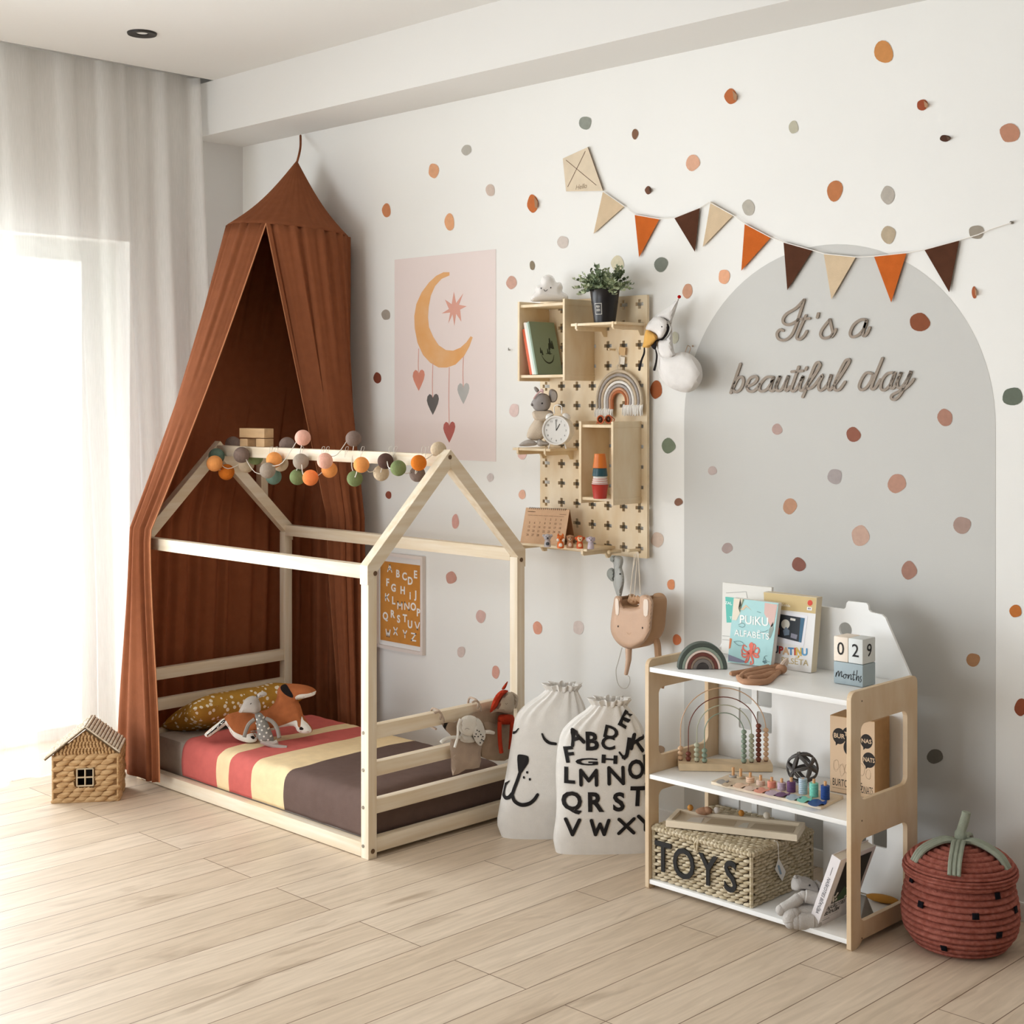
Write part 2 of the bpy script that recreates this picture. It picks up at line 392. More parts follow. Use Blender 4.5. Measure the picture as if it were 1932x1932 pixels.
# sheer curtain
def curtain_mat():
    m = bpy.data.materials.new('sheer_linen'); m.use_nodes = True; N = m.node_tree.nodes; L = m.node_tree.links
    N.remove(N['Principled BSDF'])
    d = N.new('ShaderNodeBsdfDiffuse'); d.inputs[0].default_value = lin('#f3f1ec')
    t = N.new('ShaderNodeBsdfTranslucent'); t.inputs[0].default_value = lin('#f6f5f2')
    p = N.new('ShaderNodeBsdfTransparent')
    a = N.new('ShaderNodeMixShader'); a.inputs[0].default_value = .07; L.new(d.outputs[0], a.inputs[1]); L.new(t.outputs[0], a.inputs[2])
    b = N.new('ShaderNodeMixShader')
    tc = N.new('ShaderNodeTexCoord'); mp = N.new('ShaderNodeMapping'); mp.inputs['Scale'].default_value = (1, 60, 2.5); L.new(tc.outputs['Object'], mp.inputs[0])
    n = N.new('ShaderNodeTexNoise'); n.inputs['Scale'].default_value = 6; L.new(mp.outputs[0], n.inputs[0])
    r = N.new('ShaderNodeMapRange'); r.inputs[1].default_value = .3; r.inputs[2].default_value = .7; r.inputs[3].default_value = .46; r.inputs[4].default_value = .51; L.new(n.outputs[0], r.inputs[0])
    L.new(r.outputs[0], b.inputs[0]); L.new(a.outputs[0], b.inputs[1]); L.new(p.outputs[0], b.inputs[2]); L.new(b.outputs[0], N['Material Output'].inputs[0])
    return m
CM = curtain_mat()
rc = random.Random(11)
folds = [(rc.uniform(11, 46), rc.uniform(0, tau), rc.uniform(.4, 1)) for _ in range(10)]
def curt(y, z):
    s = (y + 3.9) / 3.57                                   # 0 far left .. 1 right end
    e = max(0, min(1, (s - .80) / .2))
    a = sum(A * sin(f * y + ph) for f, ph, A in folds) / 3.2
    a = math.tanh(a * 3) * (.026 + .012 * e) + e * .02 * sin(70 * y)
    k = 1 - z / 2.95
    base = .125 + k * (.30 - .17 * max(0, min(1, (s - .68) / .32)))
    return V((base + a * (.35 + .65 * min(1, k * 2.5)), y + .012 * sin(5 * y + 9 * k) * k, z))
ct = thing('sheer_curtain', 'white sheer floor-length curtain over the window', 'curtain', (.2, -1.9, 0))
m = M(CM); m.grid(lambda i, j: curt(-3.9 + 3.57 * i, .09 + 2.8 * j), 620, 14); m.build('curtain_panel', ct)
m = M(CM); m.grid(lambda i, j: curt(-3.9 + 3.57 * i, .004 + .084 * j) , 620, 2); m.build('hem', ct)
m = M(CM); m.grid(lambda i, j: curt(-3.9 + 3.57 * i, 2.89 + .07 * j), 620, 2); m.build('heading_tape', ct)
m = M(FR); m.box((.07, -4.6, 3.06), (.13, -.3, 3.09)); o = m.build('curtain_track', ct, smooth=False)
# ================================================================ HOUSE BED
PX_, PY_, PZ_ = PINE
FX0, FX1, HX0, HX1 = 2.096, 2.134, .700, .738
LY0, LY1, RY0, RY1 = -.983, -.947, -.293, -.255
APY = -.619
bed = thing('house_bed', 'pine house-frame floor bed with railings in the corner', 'bed', (1.42, -.62, 0))
def bx(name, mt, lo, hi, parent=bed, bev=.002):
    m = M(mt); m.box(lo, hi, bev=bev); return m.build(name, parent)
for x0, x1 in ((FX0, FX1), (HX0, HX1)):
    for y0, y1 in ((LY0, LY1), (RY0, RY1)): bx('post', PZ_, (x0, y0, 0), (x1, y1, .93))
    for sgn in (-1, 1):
        g = lambda y, z, d, x0=x0, sgn=sgn: V((x0 + d, APY + sgn * y, z))
        m = M(PY_); m.prism([(.368, .957), (0, 1.3265), (0, 1.262), (.334, .927), (.368, .893)], g, -.001, .039); m.build('rafter', bed, smooth=False, bev=.0015)
bx('ridge_beam', PX_, (HX1, APY - .018, 1.266), (FX0, APY + .018, 1.309))
bx('eave_rail', PX_, (HX1, LY0, .912), (FX0, LY1, .957)); bx('eave_rail', PX_, (HX1, RY0, .915), (FX0, RY1, .960))
bx('floor_rail', PX_, (HX1, LY0, .003), (FX0, LY1, .050)); bx('floor_rail', PX_, (HX1, RY0, .003), (FX0, RY1, .050))
for z0, z1 in ((.016, .064), (.143, .189), (.265, .311), (.387, .433)):
    bx('end_rail', PY_, (FX0 + .003, LY1, z0), (FX1 - .003, RY0, z1)); bx('end_rail', PY_, (HX0 + .003, LY1, z0 - .006), (HX1 - .003, RY0, z1 - .006))
_a, _b = PX(487, 895, .675).y, PX(500, 895, .675).y; bx('gable_strut', PZ_, (.66, _a, 1.08), (.698, _b, 1.29))
BOLT = mat('bolt_steel', '#8d8578', .35, metal=.8); 
for z in (.410, .288, .166, .040):
    m = M(BOLT); m.lathe([(0, .0), (.006, 0), (.006, .0015), (.0035, .002), (0, .001)], (0, 0, 0), 12, Matrix.Translation((2.107, LY0, z)) @ Matrix.Rotation(radians(90), 4, 'X')); m.build('bolt', bed)
for y, z in ((-.965, .025), (-.985 + .03, .93), (APY - .004, 1.30), (RY0 + .02, .92)):
    m = M(mat('bolt_hole', '#6b5138', .6)); m.lathe([(0, .0), (.008, 0), (.008, .0015), (0, .0015)], (0, 0, 0), 12, Matrix.Translation((FX1 + .0005, y, z)) @ Matrix.Rotation(radians(90), 4, 'Y')); m.build('bolt', bed)
# mattress + cover
def softbox(x0, x1, y0, y1, z0, z1, r):
    def f(i, j):
        a = i * tau
        sx = math.copysign(abs(cos(a)) ** .12, cos(a)); sy = math.copysign(abs(sin(a)) ** .12, sin(a))
        # j: 0 bottom centre .. 1 top centre
        q = j * 4
        if q < 1: k, z = q * .985, z0
        elif q < 3: k = .985 + .015 * sin(pi * (q - 1) / 2); z = z0 + (z1 - r - z0) * (q - 1) / 2
        else: t = q - 3; k = 1 - r / .35 * (1 - cos(min(1, t * 3) * pi / 2)) if t < 1 / 3 else (1 - r / .35) * (1 - (t - 1 / 3) * 1.5); z = z1 - r + r * sin(min(1, t * 3) * pi / 2)
        return V(((x0 + x1) / 2 + sx * k * (x1 - x0) / 2, (y0 + y1) / 2 + sy * k * (y1 - y0) / 2, z))
    return f
MX0, MX1, MY0, MY1, MZ = .745, 2.088, -.944, -.298, .185
SH = fab('sheet_taupe', '#b3a79c', .08)
m = M(SH); m.box((MX0, MY0 + .006, .012), (MX1 - .008, MY1 - .004, MZ - .006), bev=.03); 
tag(m.build('mattress'), 'low mattress in a taupe sheet inside the house bed', 'mattress')
rb = random.Random(3)
ST = [('#cd5a54', 1.0), ('#eccb94', 1.0), ('#cd5a54', 1.0), ('#eccb94', 1.0), ('#5d4a45', 1.0)]
xs = [PY(u, v, MY0).x for u, v in ((345, 1479), (411, 1501), (434, 1509), (476, 1523), (537, 1543))] + [MX1]
cm = [fab('cover_' + n, c, .06, .3) for n, c in (('coral', '#cd6a63'), ('cream', '#eed5a9'), ('brown', '#69564f'))]
def cover():
    m = M(*cm); seq = [0, 1, 0, 1, 2]
    cols = []
    for k in range(5):
        n = max(4, int((xs[k + 1] - xs[k]) / .018))
        cols += [(xs[k] + (xs[k + 1] - xs[k]) * i / n, seq[k]) for i in range(n)]
    cols.append((xs[5], 2))
    # section across the bed: front drop, edge, top, far drop
    sec = []
    for i in range(9): sec.append((MY0 - .001 - .004 * sin(i / 8 * pi), .05 + (MZ - .045 - .05) * i / 8))
    for i in range(1, 7): a = i / 6 * pi / 2; sec.append((MY0 + .045 - .045 * cos(a), MZ - .045 + .045 * sin(a)))
    for i in range(1, 20): sec.append((MY0 + .045 + (MY1 - MY0 - .09) * i / 19, MZ))
    for i in range(1, 7): a = i / 6 * pi / 2; sec.append((MY1 - .045 + .045 * sin(a), MZ - .045 + .045 * cos(a)))
    sec.append((MY1 + .001, .05))
    rows = []
    def pt(x, y, z, k):
        e = max(0, (x - (MX1 - .05)) / .05); zz = z - (.045 * (1 - sqrt(max(0, 1 - e * e))) if z > .1 else 0)
        wv = .004 * mnoise.noise((x * 9, y * 9, 0)) + .003 * mnoise.noise((x * 25, y * 6, z * 9))
        inx = .0 
        return V((x + .01 * mnoise.noise((y * 6, z * 5, 3)) * (1 if x < MX1 - .05 else 0), y + (wv if z < MZ - .01 else 0), zz + (wv + .006 * sin(pi * (y - MY0) / (MY1 - MY0)) if z >= MZ - .02 else 0) + .004))
    for x, mi in cols: rows.append(([m.v(pt(x, y, z, mi)) for y, z in sec], mi))
    for (a, mi), (b, _) in zip(rows, rows[1:]):
        m.i = mi
        for k in range(len(sec) - 1): m.face([a[k], b[k], b[k + 1], a[k + 1]])
    # foot drop
    last = rows[-1][0]; m.i = 2
    base = [m.v(V((MX1 + .002, q.co.y, .03))) for q in last]
    mid = [m.v(V((MX1 + .004, q.co.y, (q.co.z - .01) * .75 if q.co.z > .08 else .04))) for q in last]
    for k in range(len(sec) - 1): m.face([last[k], mid[k], mid[k + 1], last[k + 1]]); m.face([mid[k], base[k], base[k + 1], mid[k + 1]])
    return m
m = cover(); tag(m.build('bed_cover', solid=.004, auto=60), 'coral, cream and dark brown striped cover over the mattress', 'bed cover')

# ================================================================ CANOPY
RUST = fab('rust_muslin', '#9a5d3e', .1, .25, trans=.26)
PIPE = fab('canopy_piping', '#c98a63', .05)
cc = PY(544, 437, -.245); dep = (cc - CAMP).dot(FW); RR = 112 / FPX * dep
def ringp(th):
    q = RT * cos(th) - FW * sin(th)
    return cc + q * RR + V((0, 0, -.022 * cos(th)))
apex = PY(560, 303, -.15); hook = PY(567, 254, -.03)
can = thing('bed_canopy', 'rust brown fabric canopy tent hanging over the bed head', 'canopy', (apex.x, apex.y, 0))
m = M(RUST)
m.grid(lambda i, j: apex.lerp(ringp(tau * i), j) * 1.0 + V((0, 0, -.03 * sin(pi * j))) + (ringp(tau * i) - cc).normalized() * (.004 * sin(tau * i * 31) * j), 124, 14, cu=True)
m.build('cone_top', can, solid=.002)
m = M(RUST); m.tube(smooth3([apex - V((0, 0, .01)), apex + V((.004, .01, .03)), apex.lerp(hook, .55) + V((.012, 0, 0)), hook - V((0, 0, .004))], 5), .005, 6); m.build('hanging_strap', can)
low = [(0, (.864, -1.022)), (.07, (.79, -1.03)), (.13, (.725, -1.025)), (.2, (.655, -.94)), (.42, (.635, -.5)), (.55, (.65, -.14)), (.66, (.85, -.07))]
a = PY(688, 1000, -.09); b2 = PY(650, 980, -.2); c2 = PY(618, 960, -.17)
low += [(.8, (a.x, a.y)), (.9, (b2.x, b2.y)), (1, (c2.x, c2.y))]
q0 = PY(303, 1440, -1.04); q1 = PY(232, 1440, -1.0)
flo = [(0, (q0.x, -1.045)), (.07, (q0.x - .06, -1.07)), (.13, (q1.x + .01, -1.04)), (.2, (.60, -.94)), (.42, (.60, -.5)), (.55, (.62, -.13)), (.66, (.85, -.05))]
a = PY(690, 1370, -.09); b2 = PY(660, 1370, -.16); c2 = PY(640, 1375, -.13)
flo += [(.8, (a.x, a.y)), (.9, (b2.x, b2.y)), (1, (c2.x, c2.y))]
def pl(tab, s):
    for (s0, p0), (s1, p1) in zip(tab, tab[1:]):
        if s <= s1 + 1e-9:
            t = (s - s0) / (s1 - s0); return V((p0[0] + (p1[0] - p0[0]) * t, p0[1] + (p1[1] - p0[1]) * t))
    return V(tab[-1][1])
def pls(tab, s):
    return (pl(tab, max(0, s - .02)) + pl(tab, s) * 2 + pl(tab, min(1, s + .02))) / 4 if 0 < s < 1 else pl(tab, s)
ZL = .985
def drape(s, t):
    th = radians(102) + tau * s
    r = ringp(th); l = pls(low, s); f = pls(flo, s)
    rad = (r - cc).normalized()
    if t < .55:
        k = t / .55; zl = ZL
        p = r.lerp(V((l.x, l.y, zl)), k)
        if s < .2: p += V((-.0, -.0, -.035 * sin(pi * k)))
        amp = .011 + .015 * k
    else:
        k = (t - .55) / .45; e = k * k * (3 - 2 * k); q = l.lerp(f, e); p = V((q.x, q.y, ZL * (1 - k) + (.045 if s < .16 else .02) * k)); amp = .021
    amp *= (.7 if s < .16 else 1.0)
    wv = sin(tau * s * 27 + 1.3) + .5 * sin(tau * s * 41 + 2 + t * 2) + .35 * sin(tau * s * 13 + t * 3)
    if s < .012 or s > .988: wv *= 0
    n = V((rad.x, rad.y, 0)); 
    d = pl(low, min(1, s + .01)) - pl(low, max(0, s - .01)); n2 = V((d.y, -d.x, 0)).normalized()
    n = (n * (1 - min(1, t * 1.6)) + n2 * min(1, t * 1.6))
    return p + n * (wv * amp * .55)
for nm, s0, s1 in (('left_drape', 0, .2), ('back_drape', .2, .66), ('right_drape', .66, 1)):
    m = M(RUST); n = int(360 * (s1 - s0)); m.grid(lambda i, j: drape(s0 + (s1 - s0) * i, j), n, 44); m.build(nm, can, solid=.0015)
for s in (0, 1):
    m = M(PIPE); m.tube([drape(s, k / 44) for k in range(45)], .0028, 5); m.build('piping', can)
# ================================================================ PLATES (flat boards with cut-outs)
def plate(m, outer, holes, f, t, off=0.0):
    cu = bpy.data.curves.new('t', 'CURVE'); cu.dimensions = '2D'; cu.fill_mode = 'BOTH'; cu.extrude = .5
    for poly in [outer] + holes:
        s = cu.splines.new('POLY'); s.points.add(len(poly) - 1); s.use_cyclic_u = True
        for p, q in zip(s.points, poly): p.co = (q[0], q[1], 0, 1)
    o = bpy.data.objects.new('t', cu); COL.objects.link(o)
    me = bpy.data.meshes.new_from_object(o.evaluated_get(bpy.context.evaluated_depsgraph_get()))
    tb = bmesh.new(); tb.from_mesh(me); bmesh.ops.remove_doubles(tb, verts=tb.verts[:], dist=1e-6)
    for q in tb.verts: q.co = f(q.co.x, q.co.y, off + (t if q.co.z > 0 else 0))
    m.merge(tb); bpy.data.objects.remove(o); bpy.data.curves.remove(cu); bpy.data.meshes.remove(me)
    return m
def rrect(x0, y0, x1, y1, r=.006, n=4):
    out = []
    for cx, cy, a0 in ((x1 - r, y1 - r, 0), (x0 + r, y1 - r, 90), (x0 + r, y0 + r, 180), (x1 - r, y0 + r, 270)):
        for k in range(n + 1): a = radians(a0 + 90 * k / n); out.append((cx + r * cos(a), cy + r * sin(a)))
    return out
WP = lambda u, v, d=0: PY(u, v, -d)          # pixel outline of a flat wall decoration -> its place on the wall
def on(y): return lambda u, v, d=0: PY(u, v, y - d)
# ================================================================ MOON POSTER
def crop(ox, oy, sc, pts): return [(ox + x / sc, oy + y / sc) for x, y in pts]
pc = [(745, 490), (936, 470)]
x0, x1 = PY(745, 490).x, PY(936, 470).x; zt = PY(840, 480).z; zb = PY(936, 871).z
pos = thing('moon_poster', 'pale pink poster of a moon, star and hanging hearts above the bed', 'poster', ((x0 + x1) / 2, 0, zb))
m = M(mat('poster_pink', '#e6d8d4', .8)); m.prism([(x0, zb), (x1, zb), (x1, zt), (x0, zt)], WALLF, .0005, .0015); m.build('paper', pos, smooth=False)
moon = crop(700, 460, 4.39, [(650, 235), (600, 235), (540, 265), (480, 320), (420, 400), (375, 500), (358, 600), (362, 700), (385, 820), (430, 920), (490, 985), (560, 1025), (630, 1025), (700, 1000), (770, 930), (815, 850), (842, 775), (825, 765), (790, 815), (740, 860), (680, 885), (620, 880), (560, 840), (515, 770), (480, 690), (472, 610), (478, 520), (495, 430), (530, 350), (585, 290), (650, 262)])
m = M(mat('moon_ochre', '#e0a466', .8, .1, 9, col2='#e3b585')); m.prism(moon, WP, .0015, .002); m.build('moon', pos, smooth=False)
star = crop(700, 460, 4.39, [(686, 395), (705, 490), (765, 408), (728, 505), (792, 517), (738, 545), (748, 645), (705, 580), (690, 680), (675, 585), (640, 660), (655, 570), (585, 577), (645, 540), (612, 462), (668, 500)])
m = M(mat('star_rose', '#d9a191', .8)); m.prism(star, WP, .0015, .002); m.build('star', pos, smooth=False)
hp = [(0, -.42), (-.1, -.6), (-.28, -.66), (-.45, -.5), (-.5, -.25), (-.42, 0), (-.22, .35), (0, .68), (.22, .33), (.42, -.05), (.5, -.35), (.44, -.58), (.28, -.68), (.12, -.62)]
for cx, cy, col, top in ((395, 1130, '#d68d77', 870), (512, 1330, '#66615f', 990), (765, 1240, '#b3b1ad', 935), (648, 1560, '#b4645c', 1025)):
    m = M(mat('heart_' + col, col, .8, .1, 12)); m.prism(crop(700, 460, 4.39, [(cx + 100 * a, cy + 130 * b) for a, b in hp]), WP, .0015, .002); m.build('heart', pos, smooth=False)
    m = M(mat('string_rose', '#d9a191', .8)); m.ribbon(crop(700, 460, 4.39, [(cx, top), (cx - 4, (top + cy) / 2), (cx, cy - 50)]), 1.3, WP, .002); m.build('heart_string', pos, smooth=False)
# ================================================================ FRAMED ALPHABET PRINT
sc8 = lambda x, y: (660 + x / 8.05, 1020 + y / 8.05)
x0, x1 = PY(714, 1100).x, PY(803.5, 1100).x; zt = PY(803.5, 1050).z; zb = PY(803.5, 1236).z
ab = thing('alphabet_print', 'framed mustard alphabet print with white letters on the wall by the bed foot', 'picture frame', ((x0 + x1) / 2, 0, zb))
FRM = mat('frame_whitewash', '#e5dad3', .5)
m = M(FRM)
for a in (((x0, zb), (x1, zb + .013)), ((x0, zt - .013), (x1, zt)), ((x0, zb + .013), (x0 + .013, zt - .013)), ((x1 - .013, zb + .013), (x1, zt - .013))): m.box((a[0][0], -.02, a[0][1]), (a[1][0], -.001, a[1][1]))
m.build('frame', ab, smooth=False)
m = M(mat('mat_board', '#e9e6e3', .8)); m.box((x0 + .01, -.008, zb + .01), (x1 - .01, -.001, zt - .01)); m.build('mount', ab, smooth=False)
ox0, ox1 = PY(721, 1100).x, PY(795.4, 1100).x; ozt = PY(795.4, 1066.6).z; ozb = PY(795.4, 1220).z
m = M(mat('mustard_paper', '#cc8a3e', .8, .06, 40)); m.box((ox0, -.0095, ozb), (ox1, -.008, ozt)); m.build('print', ab, smooth=False)
LET = mat('paper_white', '#f0ece6', .8)
for ch, x, y in (('A', 607, 420), ('B', 730, 508), ('C', 832, 548), ('D', 918, 618), ('E', 998, 520), ('F', 575, 640), ('G', 665, 722), ('H', 805, 760), ('i', 918, 840), ('J', 1003, 826), ('K', 570, 862), ('L', 665, 915), ('M', 762, 985), ('N', 868, 995), ('O', 965, 1010), ('P', 1042, 1098), ('Q', 542, 1150), ('R', 650, 1120), ('S', 742, 1195), ('T', 838, 1185), ('U', 916, 1278), ('V', 1026, 1295), ('W', 582, 1405), ('X', 695, 1375), ('Y', 838, 1420), ('Z', 970, 1465)):
    u, v = sc8(x, y); P = PY(u, v, -.0095)
    m = M(LET); sletter(m, ch, frame(P, (1, 0, 0), (0, 0, 1)), .022 if ch in 'LIXKY' else .027, .029, .0062, .0006) if ch in 'AKMNVWXYZ' else m.text(ch, frame(P, (1, 0, 0), (0, 0, 1)), .044, .0006, .035); m.build('letter', ab, smooth=False)
# ================================================================ WALL LETTERING
TA = mat('taupe_acrylic', '#85735f', .35, spec=.6)
le = thing('wall_lettering', "taupe script lettering reading It's a beautiful day on the grey arch", 'lettering', PY(1550, 665))
words = {
 'its': [[(815, 118), (745, 190), (665, 238), (632, 285), (640, 322), (680, 335), (735, 312), (770, 285)], [(815, 118), (785, 215), (748, 330), (705, 425), (645, 468), (592, 455), (580, 410), (605, 378), (632, 385)],
         [(830, 255), (790, 340), (757, 420), (752, 452), (780, 460), (815, 430), (838, 390)], [(772, 287), (862, 280)], [(938, 238), (929, 272)],
         [(1038, 290), (1000, 335), (966, 385), (958, 425), (985, 452), (1035, 440), (1062, 410), (1055, 365), (1038, 290)], [(1050, 440), (1075, 410), (1090, 375)]],
 'a': [[(1355, 295), (1310, 290), (1250, 330), (1215, 400), (1230, 440), (1290, 420), (1338, 360), (1358, 290), (1326, 395), (1332, 433), (1360, 410), (1383, 360)]],
 'beautiful': [[(262, 675), (220, 800), (178, 925)], [(195, 885), (240, 800), (278, 790), (288, 830), (265, 890), (225, 918), (200, 905)],
   [(318, 872), (378, 845), (408, 805), (390, 782), (345, 800), (318, 860), (330, 905), (370, 912), (410, 880), (432, 845)],
   [(545, 790), (490, 790), (440, 840), (425, 890), (445, 912), (490, 895), (530, 840), (548, 785), (520, 880), (532, 910), (562, 885), (604, 778), (572, 860), (582, 906), (620, 895), (655, 830), (678, 775), (650, 870), (662, 908), (695, 870)],
   [(768, 700), (722, 830), (702, 890), (720, 912), (755, 880), (806, 780), (776, 860), (784, 905), (812, 890), (860, 810)], [(708, 742), (800, 735)], [(836, 706), (829, 722)],
   [(850, 850), (912, 760), (952, 690), (940, 662), (912, 680), (870, 780), (832, 890), (802, 960)], [(830, 890), (872, 884), (910, 850), (975, 770), (942, 850), (948, 902), (985, 890), (1030, 830), (1050, 765), (1022, 860), (1034, 902), (1066, 870), (1110, 810), (1170, 720), (1208, 650), (1194, 636), (1165, 660), (1110, 770), (1076, 860), (1087, 902), (1125, 892), (1170, 830)]],
 'day': [[(1405, 760), (1355, 752), (1312, 810), (1292, 870), (1312, 900), (1355, 880), (1395, 820), (1412, 765)], [(1495, 625), (1440, 760), (1402, 860), (1402, 893), (1432, 880), (1478, 810)],
   [(1590, 750), (1535, 760), (1492, 815), (1480, 880), (1505, 903), (1550, 870), (1586, 800), (1602, 745), (1566, 850), (1574, 888), (1606, 860), (1656, 745), (1622, 830), (1632, 882), (1670, 866), (1720, 790), (1742, 735), (1702, 830), (1655, 930), (1605, 982), (1572, 975), (1578, 945), (1622, 920), (1692, 886), (1740, 840), (1765, 806)]]}
for k, strokes in words.items():
    m = M(TA)
    for st in strokes: m.ribbon(crop(1340, 540, 4.6, st), 5.2, WP, .0045)
    m.build('word', le, smooth=False, solid=.003)
# ================================================================ DOT STICKERS
DOTS = '''1667,98,36,43,c98a4f|large ochre dot sticker high on the wall under the beam
1379,182,24,28,b8683a|peeling rust dot sticker high on the wall above the bunting
1740,198,22,20,9b4a2a|small peeling rust-red dot sticker high on the right of the wall
1104,232,24,26,8f9389|grey-green dot sticker above the wooden kite
1198,253,12,19,7d5a44|small narrow brown dot sticker right of the kite near the beam
1497,240,18,24,b9b4a0|pale sage dot sticker high on the wall above the arch
1783,261,20,13,4a2a1a|small dark brown curled leaf-like dot sticker at upper right
1905,251,37,38,b9846a|large tan dot sticker at the upper right picture edge
880,283,18,20,b3aea4|grey dot sticker below the beam above the moon poster
818,322,20,28,d9a27c|peach dot sticker highest above the moon poster
1307,307,25,31,d9a88c|salmon dot sticker above the middle of the bunting
925,359,17,24,cbb8ab|pinkish beige dot sticker above the upper right poster corner
729,397,17,25,c98359|orange dot sticker between canopy top and moon poster
848,419,19,31,dfa57a|light orange tall dot sticker just above the moon poster
1005,384,20,34,c06a35|bright rust half-curled dot sticker left of the kite flags
1223,359,12,15,6b4633|small half-peeled brown dot sticker above the orange flag
1575,360,29,40,b97548|large orange-tan dot sticker above the arch top
1412,392,24,29,b5afa3|grey dot sticker above the second orange flag
1675,368,25,34,b3aba0|taupe-grey pear-shaped dot sticker above the arch right of the top
1676,443,27,33,b5a48b|khaki dot sticker touching the bunting cord over the arch
1842,438,30,27,9c9284|grey-brown dot sticker crossed by the right end of the bunting cord
1062,457,20,25,cfc3ba|very pale pinkish-grey dot sticker below the kite
1004,501,10,17,8b7d67|tiny olive-brown dot sticker right of the moon poster
965,533,19,24,cda493|pink-tan dot sticker beside the moon poster level with the cloud lamp
1247,499,26,27,7e8379|dark sage dot sticker between the potted plant and the arch
1366,522,22,29,e5aa86|peach dot sticker at the upper left rim of the arch
1297,549,19,27,cc9a7e|tan dot sticker beside the swan's red pompom
1165,497,24,28,d8ceb2|pale cream dot sticker half behind the potted plant
1735,608,40,33,85492b|large rust-brown dot sticker beside the lettering on the arch
728,594,16,21,a49a8e|grey-brown dot sticker left of the moon poster
712,713,14,22,7d3f2c|dark red-brown dot sticker beside the canopy's right drape
970,774,18,27,e3cbc5|pale pink dot sticker left of the grey mouse plush
1238,735,21,36,a35a32|tall chestnut egg-shaped dot sticker right of the macrame rainbow
1910,748,40,35,646c5e|large dark green dot sticker at the right picture edge
1783,788,27,34,a87b69|muted terracotta dot sticker on the arch near its right rim
1466,810,20,20,b59a92|small mauve dot sticker on the arch below the lettering
1610,820,27,27,8f5947|round red-brown dot sticker on the arch below the word day
1261,841,25,28,7b8670|green dot sticker beside the pegboard cube with stacking cups
985,857,16,20,e5c2ba|pale rose dot sticker peeking below the clock shelf
1344,888,16,18,bdaca6|smallest pale mauve dot sticker on the left of the arch
1575,899,28,30,a69c9a|grey-mauve dot sticker in the middle of the arch
1692,912,33,37,b58a77|large clay-pink dot sticker on the right of the arch
733,934,12,14,93503d|tiny red-brown dot sticker below the string lights
985,933,14,17,e3b39a|small peach dot sticker just above the desk calendar
1490,955,26,29,b98d72|tan dot sticker on the arch centre left
1280,947,15,15,8a6350|small brown dot sticker at the left rim of the arch
859,984,14,27,dba99e|pink dot sticker seen inside the front bed gable
1815,991,32,34,a58b80|dull mauve dot sticker at the right rim of the arch
1623,1011,34,38,c4a392|largest pale pink-beige dot sticker low on the arch
1372,1034,20,20,a99792|small greyish mauve dot sticker low on the left of the arch
1507,1065,25,27,8a5a4d|dark brick dot sticker on the arch above the picture books
1715,1076,28,34,a57c6c|clay brown dot sticker on the arch above the toy shelf's chimney
1240,1018,24,28,d9c4b4|pale beige dot sticker at the lower right pegboard edge
851,1090,20,24,c9988a|dusty pink dot sticker right of the alphabet print
925,901,12,16,cfc4c0|tiny pale grey dot sticker right of the bed's roof peak
1266,1103,15,21,e2966a|bright orange dot sticker upper of two beside the bunny bag
907,1163,18,25,d6b3aa|pale rose dot sticker below the bed's eave height
1014,1185,17,26,dc9e86|salmon dot sticker just right of the bed post
1091,1184,21,27,e2d4ce|faintest whitish pink dot sticker between bed and bunny bag
1277,1207,15,22,e0875b|bright orange dot sticker lower of two beside the bunny bag
870,1230,15,22,d5c3bb|beige dot sticker seen through the bed end above the rails
935,1268,15,24,d9a494|salmon dot sticker just above the bed end's soft toys
1157,1326,21,26,cfc8bc|light taupe dot sticker above the alphabet sack
1246,1416,16,20,b59a80|tan dot sticker seen through the shelf's left side
1836,1245,25,27,a67a55|ochre-brown dot sticker low on the arch right of the shelf
1916,1153,22,25,c0702f|bright orange dot sticker at the right picture edge
1926,1334,24,32,8f4a2e|rust dot sticker cut by the right picture edge
1764,1427,29,29,6e6961|dark grey dot sticker above the strawberry basket
1838,552,9,24,a85a34|rust sliver of a curled dot sticker beside the last brown flag
1273,637,14,22,dedbc4|pale yellow-green dot sticker behind the swan's neck'''
rd = random.Random(2)
for ln in DOTS.split('\n'):
    a, lab = ln.split('|'); u, v, wd, ht, col = a.split(',')
    m = M(mat('dot_' + col, '#' + col, .8, .07, 60)); m.prism(blob(float(u), float(v), float(wd), float(ht), rd), WP, .0004 if float(u) < 1280 else .0007, .0014)
    if lab.startswith(('peeling', 'small peeling', 'small half', 'bright rust half', 'rust sliver', 'small dark brown curled')):
        m.use(mat('dot_back_' + col, '#c9a27f' if 'rust' in lab else '#6b5140', .8)); r = float(wd) * .3; uu = float(u) + float(wd) * .18
        m.prism([(uu - r * .2, float(v) - float(ht) * .42), (uu + r, float(v) - float(ht) * .1), (uu + r * .9, float(v) + float(ht) * .3), (uu + r * .1, float(v) + float(ht) * .2)], lambda u, v, d, uu=uu, r=r: PY(u, v, -.0016 - .008 * max(0, (u - uu) / r)), 0, .001)
    tag(m.build('dot_sticker', smooth=False), lab, 'wall sticker', 'dot stickers on the wall')
